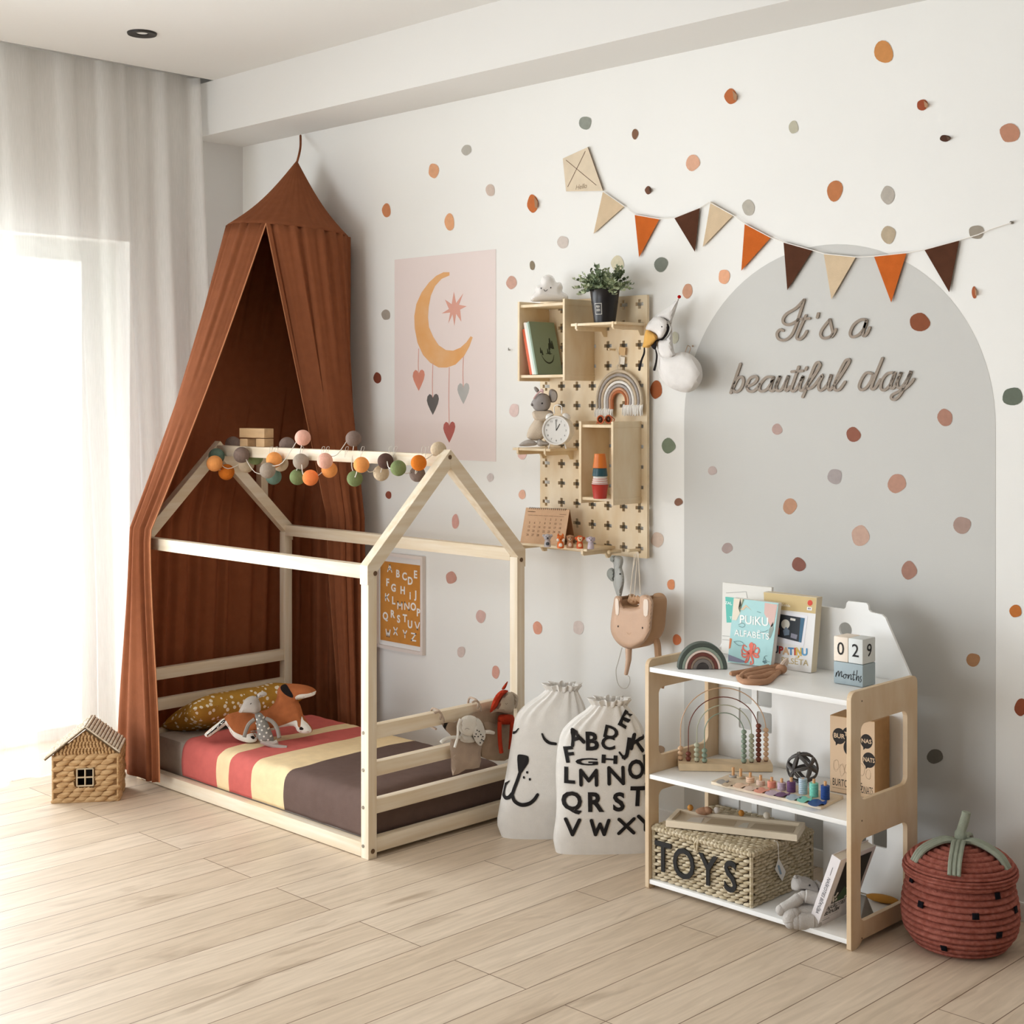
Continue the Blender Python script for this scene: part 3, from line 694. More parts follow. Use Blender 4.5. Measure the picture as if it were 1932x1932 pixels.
# ================================================================ BUNTING
bt = thing('kite_bunting', 'felt bunting of nine pennants trailing from a wooden kite across the wall', 'bunting', PY(1500, 450))
C1 = lambda p: crop(1040, 240, 4.83, p); C2 = lambda p: crop(1440, 360, 3.927, p)
F_B, F_O, F_D = fab('felt_beige', '#d2bb9c', .06), fab('felt_orange', '#c4642a', .08), fab('felt_brown', '#553526', .1)
fl = [(F_B, C1([(470, 590), (665, 722), (385, 972)])), (F_O, C1([(760, 795), (985, 838), (800, 1187)])), (F_D, C1([(1120, 825), (1354, 733), (1310, 1137)])), (F_B, C1([(1452, 678), (1660, 802), (1380, 1092)])),
      (F_O, [(1405, 421), (1454.5, 448), (1398.5, 511)]), (F_D, C2([(150, 380), (367, 440), (178, 737)])), (F_B, C2([(448, 465), (688, 488), (505, 805)])), (F_O, C2([(820, 485), (1063, 458), (948, 828)])), (F_D, C2([(1193, 435), (1453, 365), (1378, 752)]))]
for mt, tri in fl:
    m = M(mt); m.prism(tri, lambda u, v, d: PY(u, v, -.006 - d), 0, .003); m.build('pennant', bt, smooth=False, bev=.0007)
m = M(mat('kite_wood', '#d9c8ae', .6, .06, 20)); m.prism(C1([(105, 285), (335, 180), (475, 580), (135, 585)]), lambda u, v, d: PY(u, v, -.004 - d), 0, .004)
k = m.build('kite', bt, smooth=False)
m = M(mat('engraved_brown', '#5b3d2c', .8))
for a, b, wd in (((310, 220), (150, 543), .9), ((135, 300), (410, 528), .9), ((335, 182), (474, 578), 1.0)): m.ribbon(C1([a, b]), wd, on(-.0083), .0003, sm=1)
m.use(mat('engraved_light', '#9d8a72', .8)); P = PY(1096, 352.5, -.0083); m.text('Hello', frame(P, (1, 0, .02), (0, 0, 1)), .026, .0004, shear=.3)
m.build('engraving', k, smooth=False)
cord = [(1138, 361), (1178, 389), (1198, 405), (1244, 413), (1272, 411), (1320, 392), (1338, 381), (1383, 406), (1405, 422), (1454, 448), (1479, 457), (1533, 472), (1556, 479), (1616, 485), (1649, 483.5), (1710, 477), (1744, 471), (1810, 453), (1845, 443), (1870, 432), (1908, 420)]
m = M(mat('cord_white', '#eeeae4', .8)); m.tube([PY(u, v, -.010) for u, v in cord], .0016, 6); m.build('cord', bt)
m = M(mat('steel', '#9a958c', .35, metal=.9)); P = PY(1908, 420, -.006); m.lathe([(0, 0), (.0045, .001), (.0045, .008), (.0, .011)], (0, 0, 0), 10, Matrix.Translation((P.x, -.0005, P.z)) @ Matrix.Rotation(radians(90), 4, 'X')); m.build('hook', bt)
m = M(mat('steel', '#9a958c')); P = PY(962, 660, 0); m.tube([P + V((-.006, -.002, .008)), P + V((-.006, -.002, -.002)), P + V((.002, -.012, -.002)), P + V((.01, -.012, -.001))], .0013, 6); m.ball(P + V((.011, -.012, -.001)), .003)
tag(m.build('wall_hook'), 'tiny bare metal hook on the wall left of the pegboard cube', 'hook')
# ================================================================ TOY SHELF
SX0, SX1, SY0, SY1, SZ = 2.940, 3.661, -.553, -.195, .702
sh = thing('toy_shelf', 'birch plywood shelf with white boards and house-shaped back', 'shelf', (3.3, -.375, 0))
def side(x):
    y = lambda u, v: PX(u, v, 3.661)
    o = [(SY0, .004)] + [(SY0 + .004, 0), (SY0 + .028, 0), (SY0 + .04, .004), (SY0 + .058, .017), (SY1 - .058, .017), (SY1 - .04, .004), (SY1 - .028, 0), (SY1 - .004, 0), (SY1, .004)] + [(SY1 - .022 + .022 * cos(a), SZ - .022 + .022 * sin(a)) for a in [pi / 2 * k / 5 for k in range(6)]] + [(SY0 + .022 - .022 * sin(a), SZ - .022 + .022 * cos(a)) for a in [pi / 2 * k / 5 for k in range(6)]]
    ya, yb = y(1624, 1400).y, y(1712, 1400).y
    h = [rrect(ya, y(1624, 1511).z, yb, y(1711, 1340).z, .022, 5), rrect(ya, y(1623, 1741).z, yb, y(1704, 1552).z, .022, 5)]
    m = M(PLYS); plate(m, o, h, lambda a, b, d: V((x + d, a, b)), .0145); return m.build('side_panel', sh, smooth=False, bev=.0025)
side(SX0); side(SX1 - .0145)
for z0, z1 in ((.664, .6785), (.337, .3505), (.0155, .029)):
    m = M(WHITE); m.box((SX0 + .0145, SY0 + .003, z0), (SX1 - .0145, SY1 - .008, z1), bev=.0012); m.build('shelf_board', sh)
HY = -.2
q = lambda u, v: (PY(u, v, HY).x, PY(u, v, HY).z)
xm = SX0 + SX1; X0, X1 = SX0 + .016, SX1 - .016
hol = [[(q(1595, 1186)[0] + .022 * cos(a), q(1595, 1188)[1] + .022 * sin(a)) for a in [tau * k / 20 for k in range(20)]]]
wx = [(q(1394, 1350)[0], q(1418, 1350)[0]), (q(1428, 1350)[0], q(1456, 1350)[0])]
z2t, z2b = q(1394, 1335)[1], q(1394, 1373)[1]; gap = wx[1][0] - wx[0][1]
for a, b in wx:
    for (c, d) in ((z2b, z2t), (z2t + .017, z2t + .017 + z2t - z2b)):
        for e in (0, .27):
            c1, d1 = c - e, d - e
            hol.append(rrect(a, c1, b, d1, .006)); hol.append(rrect(xm - b, c1, xm - a, d1, .006))
dx0, dx1 = q(1500, 1580)[0], q(1553, 1580)[0]
dc = (dx0 + dx1) / 2; dr = (dx1 - dx0) / 2
outer = [(X0, .031), (dx0, .031)] + [(dc + dr * cos(pi - a), .30 + dr * sin(a)) for a in [pi * k / 12 for k in range(13)]] + [(dx1, .031), (X1, .031), (X1, .69), (q(1668, 1162)[0] + .004, q(1666, 1160)[1] - .008), (q(1666, 1160)[0] - .004, q(1666, 1160)[1])]
cz = q(1660, 1157)[1]; c0, c1 = q(1597, 1134)[0], q(1638, 1134)[0]; ct_ = q(1600, 1134)[1]
outer += [(c1 + .01, cz), (c1 + .002, cz + .006), (c1, ct_ - .006), (c1 - .006, ct_), (c0 + .006, ct_), (c0, ct_ - .006), (c0 - .003, cz + .005), (c0 - .009, cz), (xm - outer[-1][0], cz), (xm - outer[-1][0] - .008, cz - .008), (X0, .69)]
m = M(WHITE); plate(m, outer, hol, lambda a, b, d: V((a, HY + d, b)), .009); m.build('house_back', sh, smooth=False, bev=.0015)
for z in (.672, .344, .022):
    for y in (SY0 + .055,):
        m = M(mat('screw_dark', '#5c4a38', .6)); m.lathe([(0, 0), (.0025, 0), (.0025, .0006), (0, .0006)], (0, 0, 0), 8, Matrix.Translation((SX1, y, z)) @ Matrix.Rotation(radians(90), 4, 'Y')); m.build('screw', sh)
# ================================================================ PEGBOARD
PB = -.030
pb = lambda u, v: (PY(u, v, PB).x, PY(u, v, PB).z)
bx0, bx1 = pb(1019, 900)[0], pb(1221, 800)[0]; bzt = pb(1221, 556)[1]; bzb = pb(1221, 1054)[1]
cxs = [pb(u, 958)[0] for u in (1030.5, 1059.5, 1088.5, 1117.5, 1147, 1176.5, 1206.5)]
rows_v = (573.5, 1034); z0 = pb(1206.5, 573.5)[1]; z1 = pb(1206.5, 1035)[1]; nr = 12
czs = [z0 + (z1 - z0) * k / nr for k in range(nr + 1)]
pg = thing('pegboard', 'tall birch plywood pegboard with rows of cross-shaped holes', 'pegboard', ((bx0 + bx1) / 2, 0, bzb))
wq = (cxs[3] - cxs[2]); a = wq * .08; L_ = wq * .235; Lz = wq * .22
def cross(cx, cz): return [(cx + p * a + r * 0, cz) for p, r in ()] or [(cx - a, cz + Lz), (cx - a, cz + a), (cx - L_, cz + a), (cx - L_, cz - a), (cx - a, cz - a), (cx - a, cz - Lz), (cx + a, cz - Lz), (cx + a, cz - a), (cx + L_, cz - a), (cx + L_, cz + a), (cx + a, cz + a), (cx + a, cz + Lz)]
m = M(PLY); plate(m, rrect(bx0, bzb, bx1, bzt, .004), [cross(x, z) for x in cxs for z in czs], lambda a, b, d: V((a, PB + d, b)), .012); m.build('panel', pg, smooth=False)
for x in (bx0 + .06, bx1 - .06):
    for z in (bzb + .08, bzt - .08):
        m = M(PLY); m.box((x - .012, PB + .012, z - .012), (x + .012, 0, z + .012)); m.build('spacer', pg, smooth=False)
def pcube(name, lab, uL, uR, uB, vT, vB, vref):
    """open-fronted box hung on the pegboard; uL/uR outer front edges, uB where its right side meets the board, vT/vB its top and bottom at the right front edge"""
    xr = PY(uB, vref, PB).x; yf = PX(uR, vref, xr).y; xl = PY(uL, vref, yf).x
    zt = PX(uR, vT, xr).z; zb = PX(uR, vB, xr).z; t = .010
    b = thing(name, lab, 'wall box', ((xl + xr) / 2, PB, zb))
    for xa in (xl, xr - t): m = M(PLY); m.box((xa, yf, zb), (xa + t, PB, zt), bev=.001); m.build('side_board', b)
    for za in (zb + .012, zt - .012 - t): m = M(PLY); m.box((xl - .006, yf + .006, za), (xr + .001, PB, za + t), bev=.001); m.build('top_board' if za > (zb + zt) / 2 else 'bottom_board', b)
    return b, xl + t, xr - t, yf, zb + .012 + t, zt - .012, zt
box1 = pcube('pegboard_cube', 'open plywood cube on the pegboard holding books under the cloud lamp', 976.5, 1065.5, 1121.6, 563.5, 718, 700)
box2 = pcube('pegboard_cube', 'tall narrow plywood box on the pegboard holding stacking cups', 1092.5, 1157, 1210, 795.5, 953.5, 900)
def pshelf(lab, uL, uR, uB, v, vB, brk):
    """shelf plate on the pegboard: front-left pixel edge uL, front-right corner uR, right end meets the board at uB"""
    xr = PY(uB, vB, PB).x; yf = PX(uR, v, xr).y; xl = PY(uL, v, yf).x; z = PX(uR, v, xr).z; t = .009
    b = thing('pegboard_shelf', lab, 'wall shelf', ((xl + xr) / 2, PB, z))
    m = M(PLY); m.box((xl, yf, z - t), (xr, PB, z), bev=.001); m.build('shelf_board', b)
    for f in brk:
        x = xl + (xr - xl) * f
        m = M(PLY); m.prism([(yf - .002, z - t - .010), (yf + .004, z - t - .016), (PB - .03, z - t - .016), (PB - .018, z - t - .034), (PB, z - t - .034), (PB, z - t), (yf + .004, z - t), (yf + .004, z + .001), (yf - .002, z + .001)], lambda a, b2, d, x=x: V((x + d, a, b2)), 0, .009); m.build('bracket', b, smooth=False)
    return b, xl, xr, yf, z
shf1 = pshelf('plywood pegboard shelf carrying the potted plant', 1077, 1163, 1219, 606.5, 612, (.1, .9))
shf2 = pshelf('plywood pegboard shelf carrying the mouse plush and alarm clock', 967, 1038, 1090, 847, 840, (.12, .84))
shf3 = pshelf('lowest plywood pegboard shelf carrying the calendar and animal figures', 968, 1107, 1160, 1036, 1030, (.06, .93))
print('BOX1', [round(x, 3) for x in box1[1:]], 'BOX2', [round(x, 3) for x in box2[1:]]); print('SH', [[round(x, 3) for x in s[1:]] for s in (shf1, shf2, shf3)], bx0, bx1, bzb, bzt)
# ================================================================ SACKS
CANV = fab('canvas_white', '#e9e5df', .04, .3)
def sack(name, lab, cat, u, v, prof, depth, lean, rz_off=0.0, seed=1):
    """prof: (height px above base, left px, right px) rows measured about u"""
    P = PZ(u, v); d = (P - CAMP).dot(FW); k = d / FPX
    rows = [(h * k, a * k, b * k) for h, a, b in prof]; Ht = rows[-1][0]
    P = P + FW * (depth * .9 + (.045 if seed == 4 else 0))
    rz = atan2(RT.y, RT.x) + rz_off
    t = thing(name, lab, cat, (P.x, P.y, 0), rz)
    def at(h):
        h = max(0, min(Ht, h))
        for r0, r1 in zip(rows, rows[1:]):
            if h <= r1[0] + 1e-9:
                q = (h - r0[0]) / (r1[0] - r0[0]); return r0[1] + (r1[1] - r0[1]) * q, r0[2] + (r1[2] - r0[2]) * q
        return rows[-1][1:]
    def dims(h):
        a0 = at(h - .02); a1 = at(h); a2 = at(h + .02)
        l = (a0[0] + 2 * a1[0] + a2[0]) / 4; r = (a0[1] + 2 * a1[1] + a2[1]) / 4
        q = h / Ht; b = depth * (min(1, .55 + 1.6 * q) if q < .3 else 1 - .55 * max(0, (q - .55) / .45) ** 1.3)
        return (l + r) / 2, (r - l) / 2, b, lean * q
    def surf(ang, h, off=0):
        c, a, b, y0 = dims(h); q = h / Ht
        e = .72
        ca, sa = cos(ang), sin(ang)
        x = math.copysign(abs(ca) ** e, ca); y = math.copysign(abs(sa) ** e, sa)
        g = max(0, (q - .72) / .28); wr = 1 + g * .07 * sin(15 * ang + 2) + .018 * mnoise.noise((ca * 2.5, sa * 2.5, h * 9 + seed))
        return V((c + (a * wr + off) * x, y0 + (b * wr + off) * y, h))
    m = M(CANV)
    m.grid(lambda i, j: surf(tau * i, Ht * j), 96, 40, cu=True)
    m.face([m.v(surf(tau * i / 96, 0)) for i in range(96)][::-1])
    m.build('sack_body', t, local=True, weld=.0004)
    # gathered rim above the drawstring
    m = M(CANV)
    c, a, b, y0 = dims(Ht)
    m.grid(lambda i, j: V((c + a * (1 + .22 * j + (.1 + .12 * j) * sin(17 * tau * i)) * cos(tau * i), y0 + b * (1 + .2 * j + (.1 + .12 * j) * sin(17 * tau * i + .6)) * sin(tau * i), Ht + .022 * j - .004 + .003 * sin(9 * tau * i))), 120, 4, cu=True)
    m.build('ruffle', t, local=True, solid=.002)
    def pr(px, pv, off=.0025):
        """printed mark: image place -> front surface"""
        h = max(.004, (v - pv) * k * 1.0); x = (px - u) * k
        c, a, b, y0 = dims(h); s = max(-.985, min(.985, (x - c) / a)); cs = abs(s) ** (1 / .72); ang = -math.acos(math.copysign(cs, s))
        return surf(ang, h, off)
    return t, pr
cB = lambda x, y: (900 + x / 5.083, 1260 + y / 5.083)
s1, pr1 = sack('drawstring_sack', 'white canvas drawstring sack printed with a sleepy bear face', 'sack', 1020, 1596,
    [(0, -72, 66), (22, -84, 84), (55, -78, 92), (100, -68, 96), (145, -60, 98), (190, -53, 96), (222, -49, 92), (246, -28, 86), (262, 0, 78), (276, 20, 70)], .075, .06, seed=4)
INK = mat('sack_ink', '#1f1b1b', .8)
f1 = lambda x, y, d: pr1(*cB(x, y), .003)
def strk(m, pts, wd, f): m.ribbon(pts, wd, f, sm=6)
for i_, (st, wd) in enumerate(((((632, 695), (655, 740), (700, 775), (760, 785)), [18, 30, 26]), (((348, 712), (380, 690), (410, 655)), [22, 8]), (((420, 1050), (395, 1130), (370, 1200), (345, 1275)), 30), (((318, 1150), (275, 1200), (255, 1270), (275, 1310), (315, 1300), (345, 1262)), [8, 30, 34, 30]), (((345, 1270), (370, 1330), (430, 1362), (500, 1348), (550, 1310), (585, 1260)), [30, 40, 30]))): m = M(INK); strk(m, st, wd, f1); m.build(('printed_eye', 'printed_eye', 'printed_nose', 'printed_mouth', 'printed_mouth')[i_], s1, local=True, smooth=False)
m = M(INK)
poly = smooth2([(392, 920), (410, 892), (490, 898), (503, 930), (495, 970), (462, 1020), (425, 1070), (404, 1060), (395, 1000)], 3, True)
vs, fs = mesh2(poly, 18); vv = [m.v(f1(p.x, p.y, 0)) for p in vs]
for t3 in fs: m.face([vv[i] for i in t3])
m.build('printed_nose', s1, local=True, smooth=False)
for x, y in ((486, 1053), (455, 1102), (512, 1117)):
    m = M(INK); m.face([m.v(f1(x + 11 * cos(tau * k / 10), y + 13 * sin(tau * k / 10), 0)) for k in range(10)]); m.build('printed_freckle', s1, local=True, smooth=False)
s2, pr2 = sack('drawstring_sack', 'white canvas drawstring sack printed with the black alphabet', 'sack', 1148, 1617,
    [(0, -98, 96), (20, -104, 103), (60, -98, 98), (110, -96, 92), (160, -97, 84), (195, -93, 76), (225, -83, 74), (247, -58, 60), (262, -34, 48), (274, -18, 36)], .075, .055, rz_off=.06, seed=9)
for ch, x, y, sx, sy, rot in (('A', 955, 700, 1, 1, -18), ('B', 1105, 745, 1.15, 1.1, 0), ('C', 1262, 762, .95, .8, 0), ('D', 1292, 665, .95, .75, 15), ('E', 1428, 550, 1, 1, -32 + 60), ('F', 888, 870, 1, .95, -10), ('G', 1055, 925, 1.5, .42, 0), ('H', 1270, 905, 1.15, .5, 5), ('I', 1392, 872, .6, .6, -38), ('J', 1455, 795, 1.1, 1, 12), ('K', 1560, 765, 1.1, 1, 15), ('L', 885, 1060, 1, 1, 0), ('M', 1068, 1068, 1.2, 1.05, 0), ('N', 1328, 1052, 1.2, 1.15, 0), ('O', 1525, 1012, 1, 1.15, 0), ('P', 1650, 980, 1, 1.15, 0), ('Q', 910, 1300, 1.1, 1.15, 0), ('R', 1122, 1305, 1.2, 1.2, 0), ('S', 1350, 1305, 1.2, 1.15, 0), ('T', 1535, 1262, 1.2, 1.2, 4), ('U', 1680, 1235, 1.1, 1.2, 0), ('V', 915, 1540, 1.1, 1.15, 0), ('W', 1172, 1540, 1.35, 1.1, 0), ('X', 1425, 1532, 1.3, 1.1, 0), ('Y', 1608, 1510, 1.2, 1.1, 0), ('Z', 1738, 1440, 1, 1.1, 0)):
    m = M(INK); r = radians(rot)
    def f(a, b, d, x=x, y=y, r=r):
        X = a * cos(r) + b * sin(r); Y = -a * sin(r) + b * cos(r); return pr2(*cB(x + X, y - Y), .003)
    sletter(m, ch, f, (112 if ch not in 'WM' else 122) * sx, 128 * sy, 34 if ch != 'I' else 20, .001) if ch in 'AKMNVWXYZI' else m.text(ch, f, 205 * sy, 0, .034, sub=1, xs=sx / sy); m.build('letter', s2, local=True, smooth=False)
# ================================================================ WOVEN HOUSE BASKET
def lumps(m, f, nx, ny, w_, h_, rnd, lift=.004, slant=.25, seg=(8, 5), brick=True, squash=1.15):
    """braided strands over a flat face: f(x, y, d)"""
    for j in range(ny):
        for i in range(-1, nx + 1):
            x = (i + .5 + (.5 if brick and j % 2 else 0) + rnd.uniform(-.08, .08)) * w_ / nx; y = (j + .5) * h_ / ny
            if x < w_ / nx * .3 or x > w_ - w_ / nx * .3: continue
            o = f(x, y, 0); ex = (f(x + .01, y, 0) - o).normalized(); ey = (f(x, y + .01, 0) - o).normalized(); n = ex.cross(ey)
            sl = slant + rnd.uniform(-.08, .08); a = ex * cos(sl) + ey * sin(sl); b = n.cross(a)
            R3 = Matrix((a, b, n)).transposed()
            m.ball(o, (w_ / nx * .62 * squash, h_ / ny * .56, lift * rnd.uniform(.8, 1.2)), R3, *seg)
HY_ = mat('hyacinth_straw', '#d6b487', .75, .22, 28, .35, 220, (1, 1, 5), '#b58c5d'); HYR = mat('hyacinth_pale', '#e6dccb', .75, .2, 60, .3, 200, col2='#c9b79c')
DARK = mat('basket_dark', '#1d1815', .95)
P0 = PZ(100, 1516); P1 = PZ(222.5, 1511); e = (P1 - P0); W_ = e.length; rz = atan2(e.y, e.x); D_ = .19; WH = .178
hb = thing('house_basket', 'woven straw house-shaped basket on the floor by the curtain', 'basket', P0, rz)
rh = random.Random(8)
m = M(mat('hyacinth_gap_shade', '#86623d', .9));  # dark base plate paints the shade into the gaps between strands
wx0, wx1, wz0, wz1 = W_ * .37, W_ * .62, .062, .125
plate(m, [(0, 0), (W_, 0), (W_, WH), (W_ / 2, .268), (0, WH)], [rrect(wx0 + (wx1 - wx0) * a + .002, wz0 + (wz1 - wz0) * b + .002, wx0 + (wx1 - wx0) * (a + .5) - .002, wz0 + (wz1 - wz0) * (b + .5) - .002, .003) for a in (0, .5) for b in (0, .5)], lambda a, b, d: V((a, d, b)), .006); m.use(HY_)
sub = M(HY_)
f = lambda x, y, d: V((x, -d, y)); rr2 = random.Random(4)
lumps(sub, f, 6, 9, W_, WH, rr2, .009, .22, (10, 6), squash=1.12)
keep = [v_ for v_ in sub.bm.verts if not (wx0 - .004 < v_.co.x < wx1 + .004 and wz0 - .003 < v_.co.z < wz1 + .003)]
bmesh.ops.delete(sub.bm, geom=[v_ for v_ in sub.bm.verts if v_ not in set(keep)], context='VERTS'); m.merge(sub.bm)
m.box((0, .006, 0), (.006, D_, WH)); m.box((W_ - .006, .006, 0), (W_, D_, WH)); m.box((0, D_ - .006, 0), (W_, D_, WH)); m.box((.004, .004, 0), (W_ - .004, D_ - .004, .006))
lumps(m, lambda x, y, d: V((W_ + d, x, y)), 5, 9, D_, WH, rr2, .009, .22, (10, 6))
for x in (0, W_): m.tube([(x, 0, 0), (x, 0, WH)], .005, 6)
m.tube([(0, -.001, .004), (W_, -.001, .004)], .005, 6)
m.build('basket_body', hb, local=True)
m = M(HY_)
for j in range(7):
    y = WH + .006 + j * .0118; hw = W_ / 2 * (1 - (y - WH) / (.268 - WH)) - .002
    n = int(hw * 2 / .012)
    for i in range(n):
        x = W_ / 2 - hw + (i + .5) * 2 * hw / max(1, n); m.ball((x, -.001, y), (.0048, .004, .0085), Matrix.Rotation(.3 if j % 2 else -.3, 4, 'Y'), 6, 5)
m.build('gable', hb, local=True)
m = M(mat('basket_window_frame', '#d6c3a4', .8)); cx = (wx0 + wx1) / 2; cz = (wz0 + wz1) / 2
for a, b in (((wx0, cz), (wx1, cz)), ((cx, wz0), (cx, wz1)), ((wx0, wz0), (wx1, wz0)), ((wx0, wz1), (wx1, wz1)), ((wx0, wz0), (wx0, wz1)), ((wx1, wz0), (wx1, wz1))): m.tube([(a[0], -.004, a[1]), (b[0], -.004, b[1])], .0028, 6)
m.build('window_frame', hb, local=True)
m = M(DARK); m.box((wx0 - .004, .03, wz0 - .004), (wx1 + .004, .034, wz1 + .004)); m.build('window_dark_backing', hb, local=True, smooth=False)  # black panel stands in for the dark inside of the basket
for sgn in (-1, 1):
    m = M(mat('hyacinth_roof_gap_shade', '#6b5842', .9)); ridge = V((W_ / 2, 0, .282)); ov = .03 if sgn < 0 else .008  # roof base coloured dark as painted shade between the pale strands
    ev = V((W_ / 2 + sgn * (W_ / 2 + ov), 0, .282 - (W_ / 2 + ov) * (.282 - WH - .012) / (W_ / 2))); sl = ev - ridge; Ls = sl.length; su = sl.normalized(); nn = V((-su.z, 0, su.x)) * sgn * -1
    if nn.z < 0: nn = -nn
    f = lambda x, y, d, su=su, nn=nn, ridge=ridge: ridge + su * y + V((0, x - .012, 0)) + nn * d
    g = lambda x, y, d: f(x, y, d)
    m.box((0, 0, 0), (1, 1, 1), Matrix.Translation(f(0, 0, -.006)) @ Matrix((su * Ls, V((0, D_ + .02, 0)), nn * .006)).transposed().to_4x4()); m.use(HYR)
    fl_ = (lambda x, y, d: f(x, y, d)) if sgn < 0 else (lambda x, y, d: f(D_ + .02 - x, y, d))
    lumps(m, fl_, 15, 12, D_ + .02, Ls, rr2, .0055, 1.3, (8, 5), squash=.66)
    m.tube([f(0, 0, .001), f(0, Ls, .001)], .003, 6); m.build('roof_slope', hb, local=True)
# ================================================================ TOYS BASKET
SG = mat('seagrass', '#d9ccb3', .8, .28, 45, .3, 220, (1, 1, 4), '#ab9a78'); SGD = mat('seagrass_gap_shade', '#4d4030', .95)  # second colour is painted shade for the gaps in the weave
bl, br_, bf, bb, b0, b1 = 2.960, 3.321, -.534, -.222, .0300, .176
tb = thing('toy_hamper', 'rectangular seagrass hamper lettered TOYS on the bottom shelf', 'basket', ((bl + br_) / 2, (bf + bb) / 2, b0))
r5 = random.Random(6); m = M(SGD)
m.box((bl + .003, bf + .003, b0), (br_ - .003, bb - .003, b1 - .004)); m.use(SG)
lumps(m, lambda x, y, d: V((bl + x, bf - d, b0 + y)), 13, 14, br_ - bl, b1 - b0, r5, .0085, .1, (8, 5), squash=.98)
lumps(m, lambda x, y, d: V((br_ + d, bf + x, b0 + y)), 11, 14, bb - bf, b1 - b0, r5, .0085, .1, (8, 5), squash=.98)
for p in ((bl, bf), (br_, bf), (br_, bb)): m.tube([(p[0], p[1], b0), (p[0], p[1], b1)], .006, 6)
m.build('hamper_body', tb)
m = M(SG); m.box((bl - .003, bf - .004, b1 + .002), (br_ + .003, bb, b1 + .016))
lumps(m, lambda x, y, d: V((bl + x, bf + y, b1 + .016 + d)), 18, 16, br_ - bl, bb - bf, r5, .006, .9, (6, 4))
ring = [(bl - .003, bf - .005, b1 + .008), (br_ + .004, bf - .005, b1 + .008), (br_ + .004, bb, b1 + .008), (bl - .003, bb, b1 + .008)]
for a, b in zip(ring, ring[1:] + ring[:1]):
    a = V(a); b = V(b); n = int((b - a).length / .013)
    for i in range(n): m.ball(a.lerp(b, (i + .5) / n), (.009, .0075, .009), None, 6, 5)
m.build('lid', tb)
m = M(SG); xk = PY(1318, 1590, bf).x; m.tube(smooth3([(xk, bf - .008, b1 + .01), (xk - .004, bf - .014, b1 - .006), (xk + .002, bf - .012, b1 - .022), (xk + .006, bf - .013, b1 - .004), (xk + .004, bf - .008, b1 + .01)], 5), .0035, 6); m.build('loop_fastener', tb)
for ch, u, v in (('T', 1251, 1621), ('O', 1290, 1634), ('Y', 1336, 1646), ('S', 1378, 1658)):
    P = PY(u, v - 1, bf - .012); m = M(mat('letter_black', '#191716', .6))
    m.text(ch, frame(P, (1, 0, 0), (0, 0, 1)), .128, 0, .012, xs=.83); tag(m.build('letter', tb, smooth=False, solid=.004), 'black wooden letter ' + ch)
P = PX(1468, 1590, br_ + .010)
tg = M(mat('tag_card', '#e6e3dd', .7)); 
fT = lambda u, v, d=0: PX(u, v, br_ + .012 + d)
tg.prism([(1469, 1618), (1462, 1640), (1476, 1663), (1483, 1645)], fT, 0, .001); tg.use(mat('tag_print', '#8fa3b5', .7)); tg.ribbon([(1469, 1634), (1473, 1648)], 4, fT, .0015)
tgo = tg.build('price_tag', tb, smooth=False); m = M(mat('tag_string', '#efece6')); m.tube(smooth3([fT(1461, 1586, .006), fT(1467, 1590, .004), fT(1468.5, 1604, .003), fT(1469, 1621, .001)], 4), .0012, 5); m.build('tag_string', tgo)
# ================================================================ STRAWBERRY BASKET
ST_ = mat('strawberry_rope', '#a9685b', .92, .2, 70, .6, 300, col2='#8f4f43', spec=.08)
dS = 3.93; SC = CAMP + FW * dS + RT * ((1811 - 966) / FPX * dS); SC.z = 0; kS = dS / FPX
sb = thing('strawberry_basket', 'round red rope basket shaped like a strawberry beside the toy shelf', 'basket', SC)
def sr(z): 
    tb_ = [(0, .108), (.012, .126), (.05, .152), (.09, .158), (.13, .155), (.17, .147), (.2, .140)]
    for (a, b), (c, d) in zip(tb_, tb_[1:]):
        if z <= c: return b + (d - b) * (z - a) / (c - a)
    return tb_[-1][1]
NR = 12; prof = [(0, 0), (.1, 0)]
for i in range(NR * 6 + 1):
    z = .002 + .2 * i / (NR * 6); prof.append((sr(z) - .009 + .010 * abs(sin(pi * i / 6)) ** .6, z))
m = M(ST_); m.lathe(prof, SC, 64, caps=False); m.build('basket_body', sb)
m = M(ST_); pl_ = []
path = [(.138, .196), (.147, .200), (.149, .214), (.143, .226), (.128, .243), (.105, .258), (.075, .269), (.04, .276), (0, .279)]
P2 = smooth2(path, 12); n = len(P2)
for i, p in enumerate(P2):
    t = P2[min(i + 1, n - 1)] - P2[max(0, i - 1)]; nn = V((t.y, -t.x)).normalized()
    q = p + nn * (.009 * abs(sin(pi * i / 7.5)) ** .6 - .004) * (1 if i < n - 4 else 0); pl_.append((max(q.x, 0) if i < n - 1 else 0, q.y))
m.lathe(pl_, SC, 64, caps=False); m.build('lid', sb)
SAGE = fab('sage_felt', '#9da393', .12, .4)
def leafstrip(m, pts, wd):
    pts = smooth3(pts, 6); n = len(pts)
    for off in (-1, 0, 1):
        q = []
        for i in range(n):
            t = (pts[min(i + 1, n - 1)] - pts[max(0, i - 1)]).normalized(); sd = t.cross(V((0, 0, 1)));
            if sd.length < .1: sd = t.cross(V((1, 0, 0)))
            q.append(pts[i] + sd.normalized() * off * wd)
        m.tube(q, [wd * .62 * (1 - .25 * (i / n)) for i in range(n)], 7)
top = V((SC.x, SC.y, .283))
loc = lambda a, r, z: V((SC.x, SC.y, 0)) + (RT * cos(a) - FW * sin(a)) * r + V((0, 0, z))
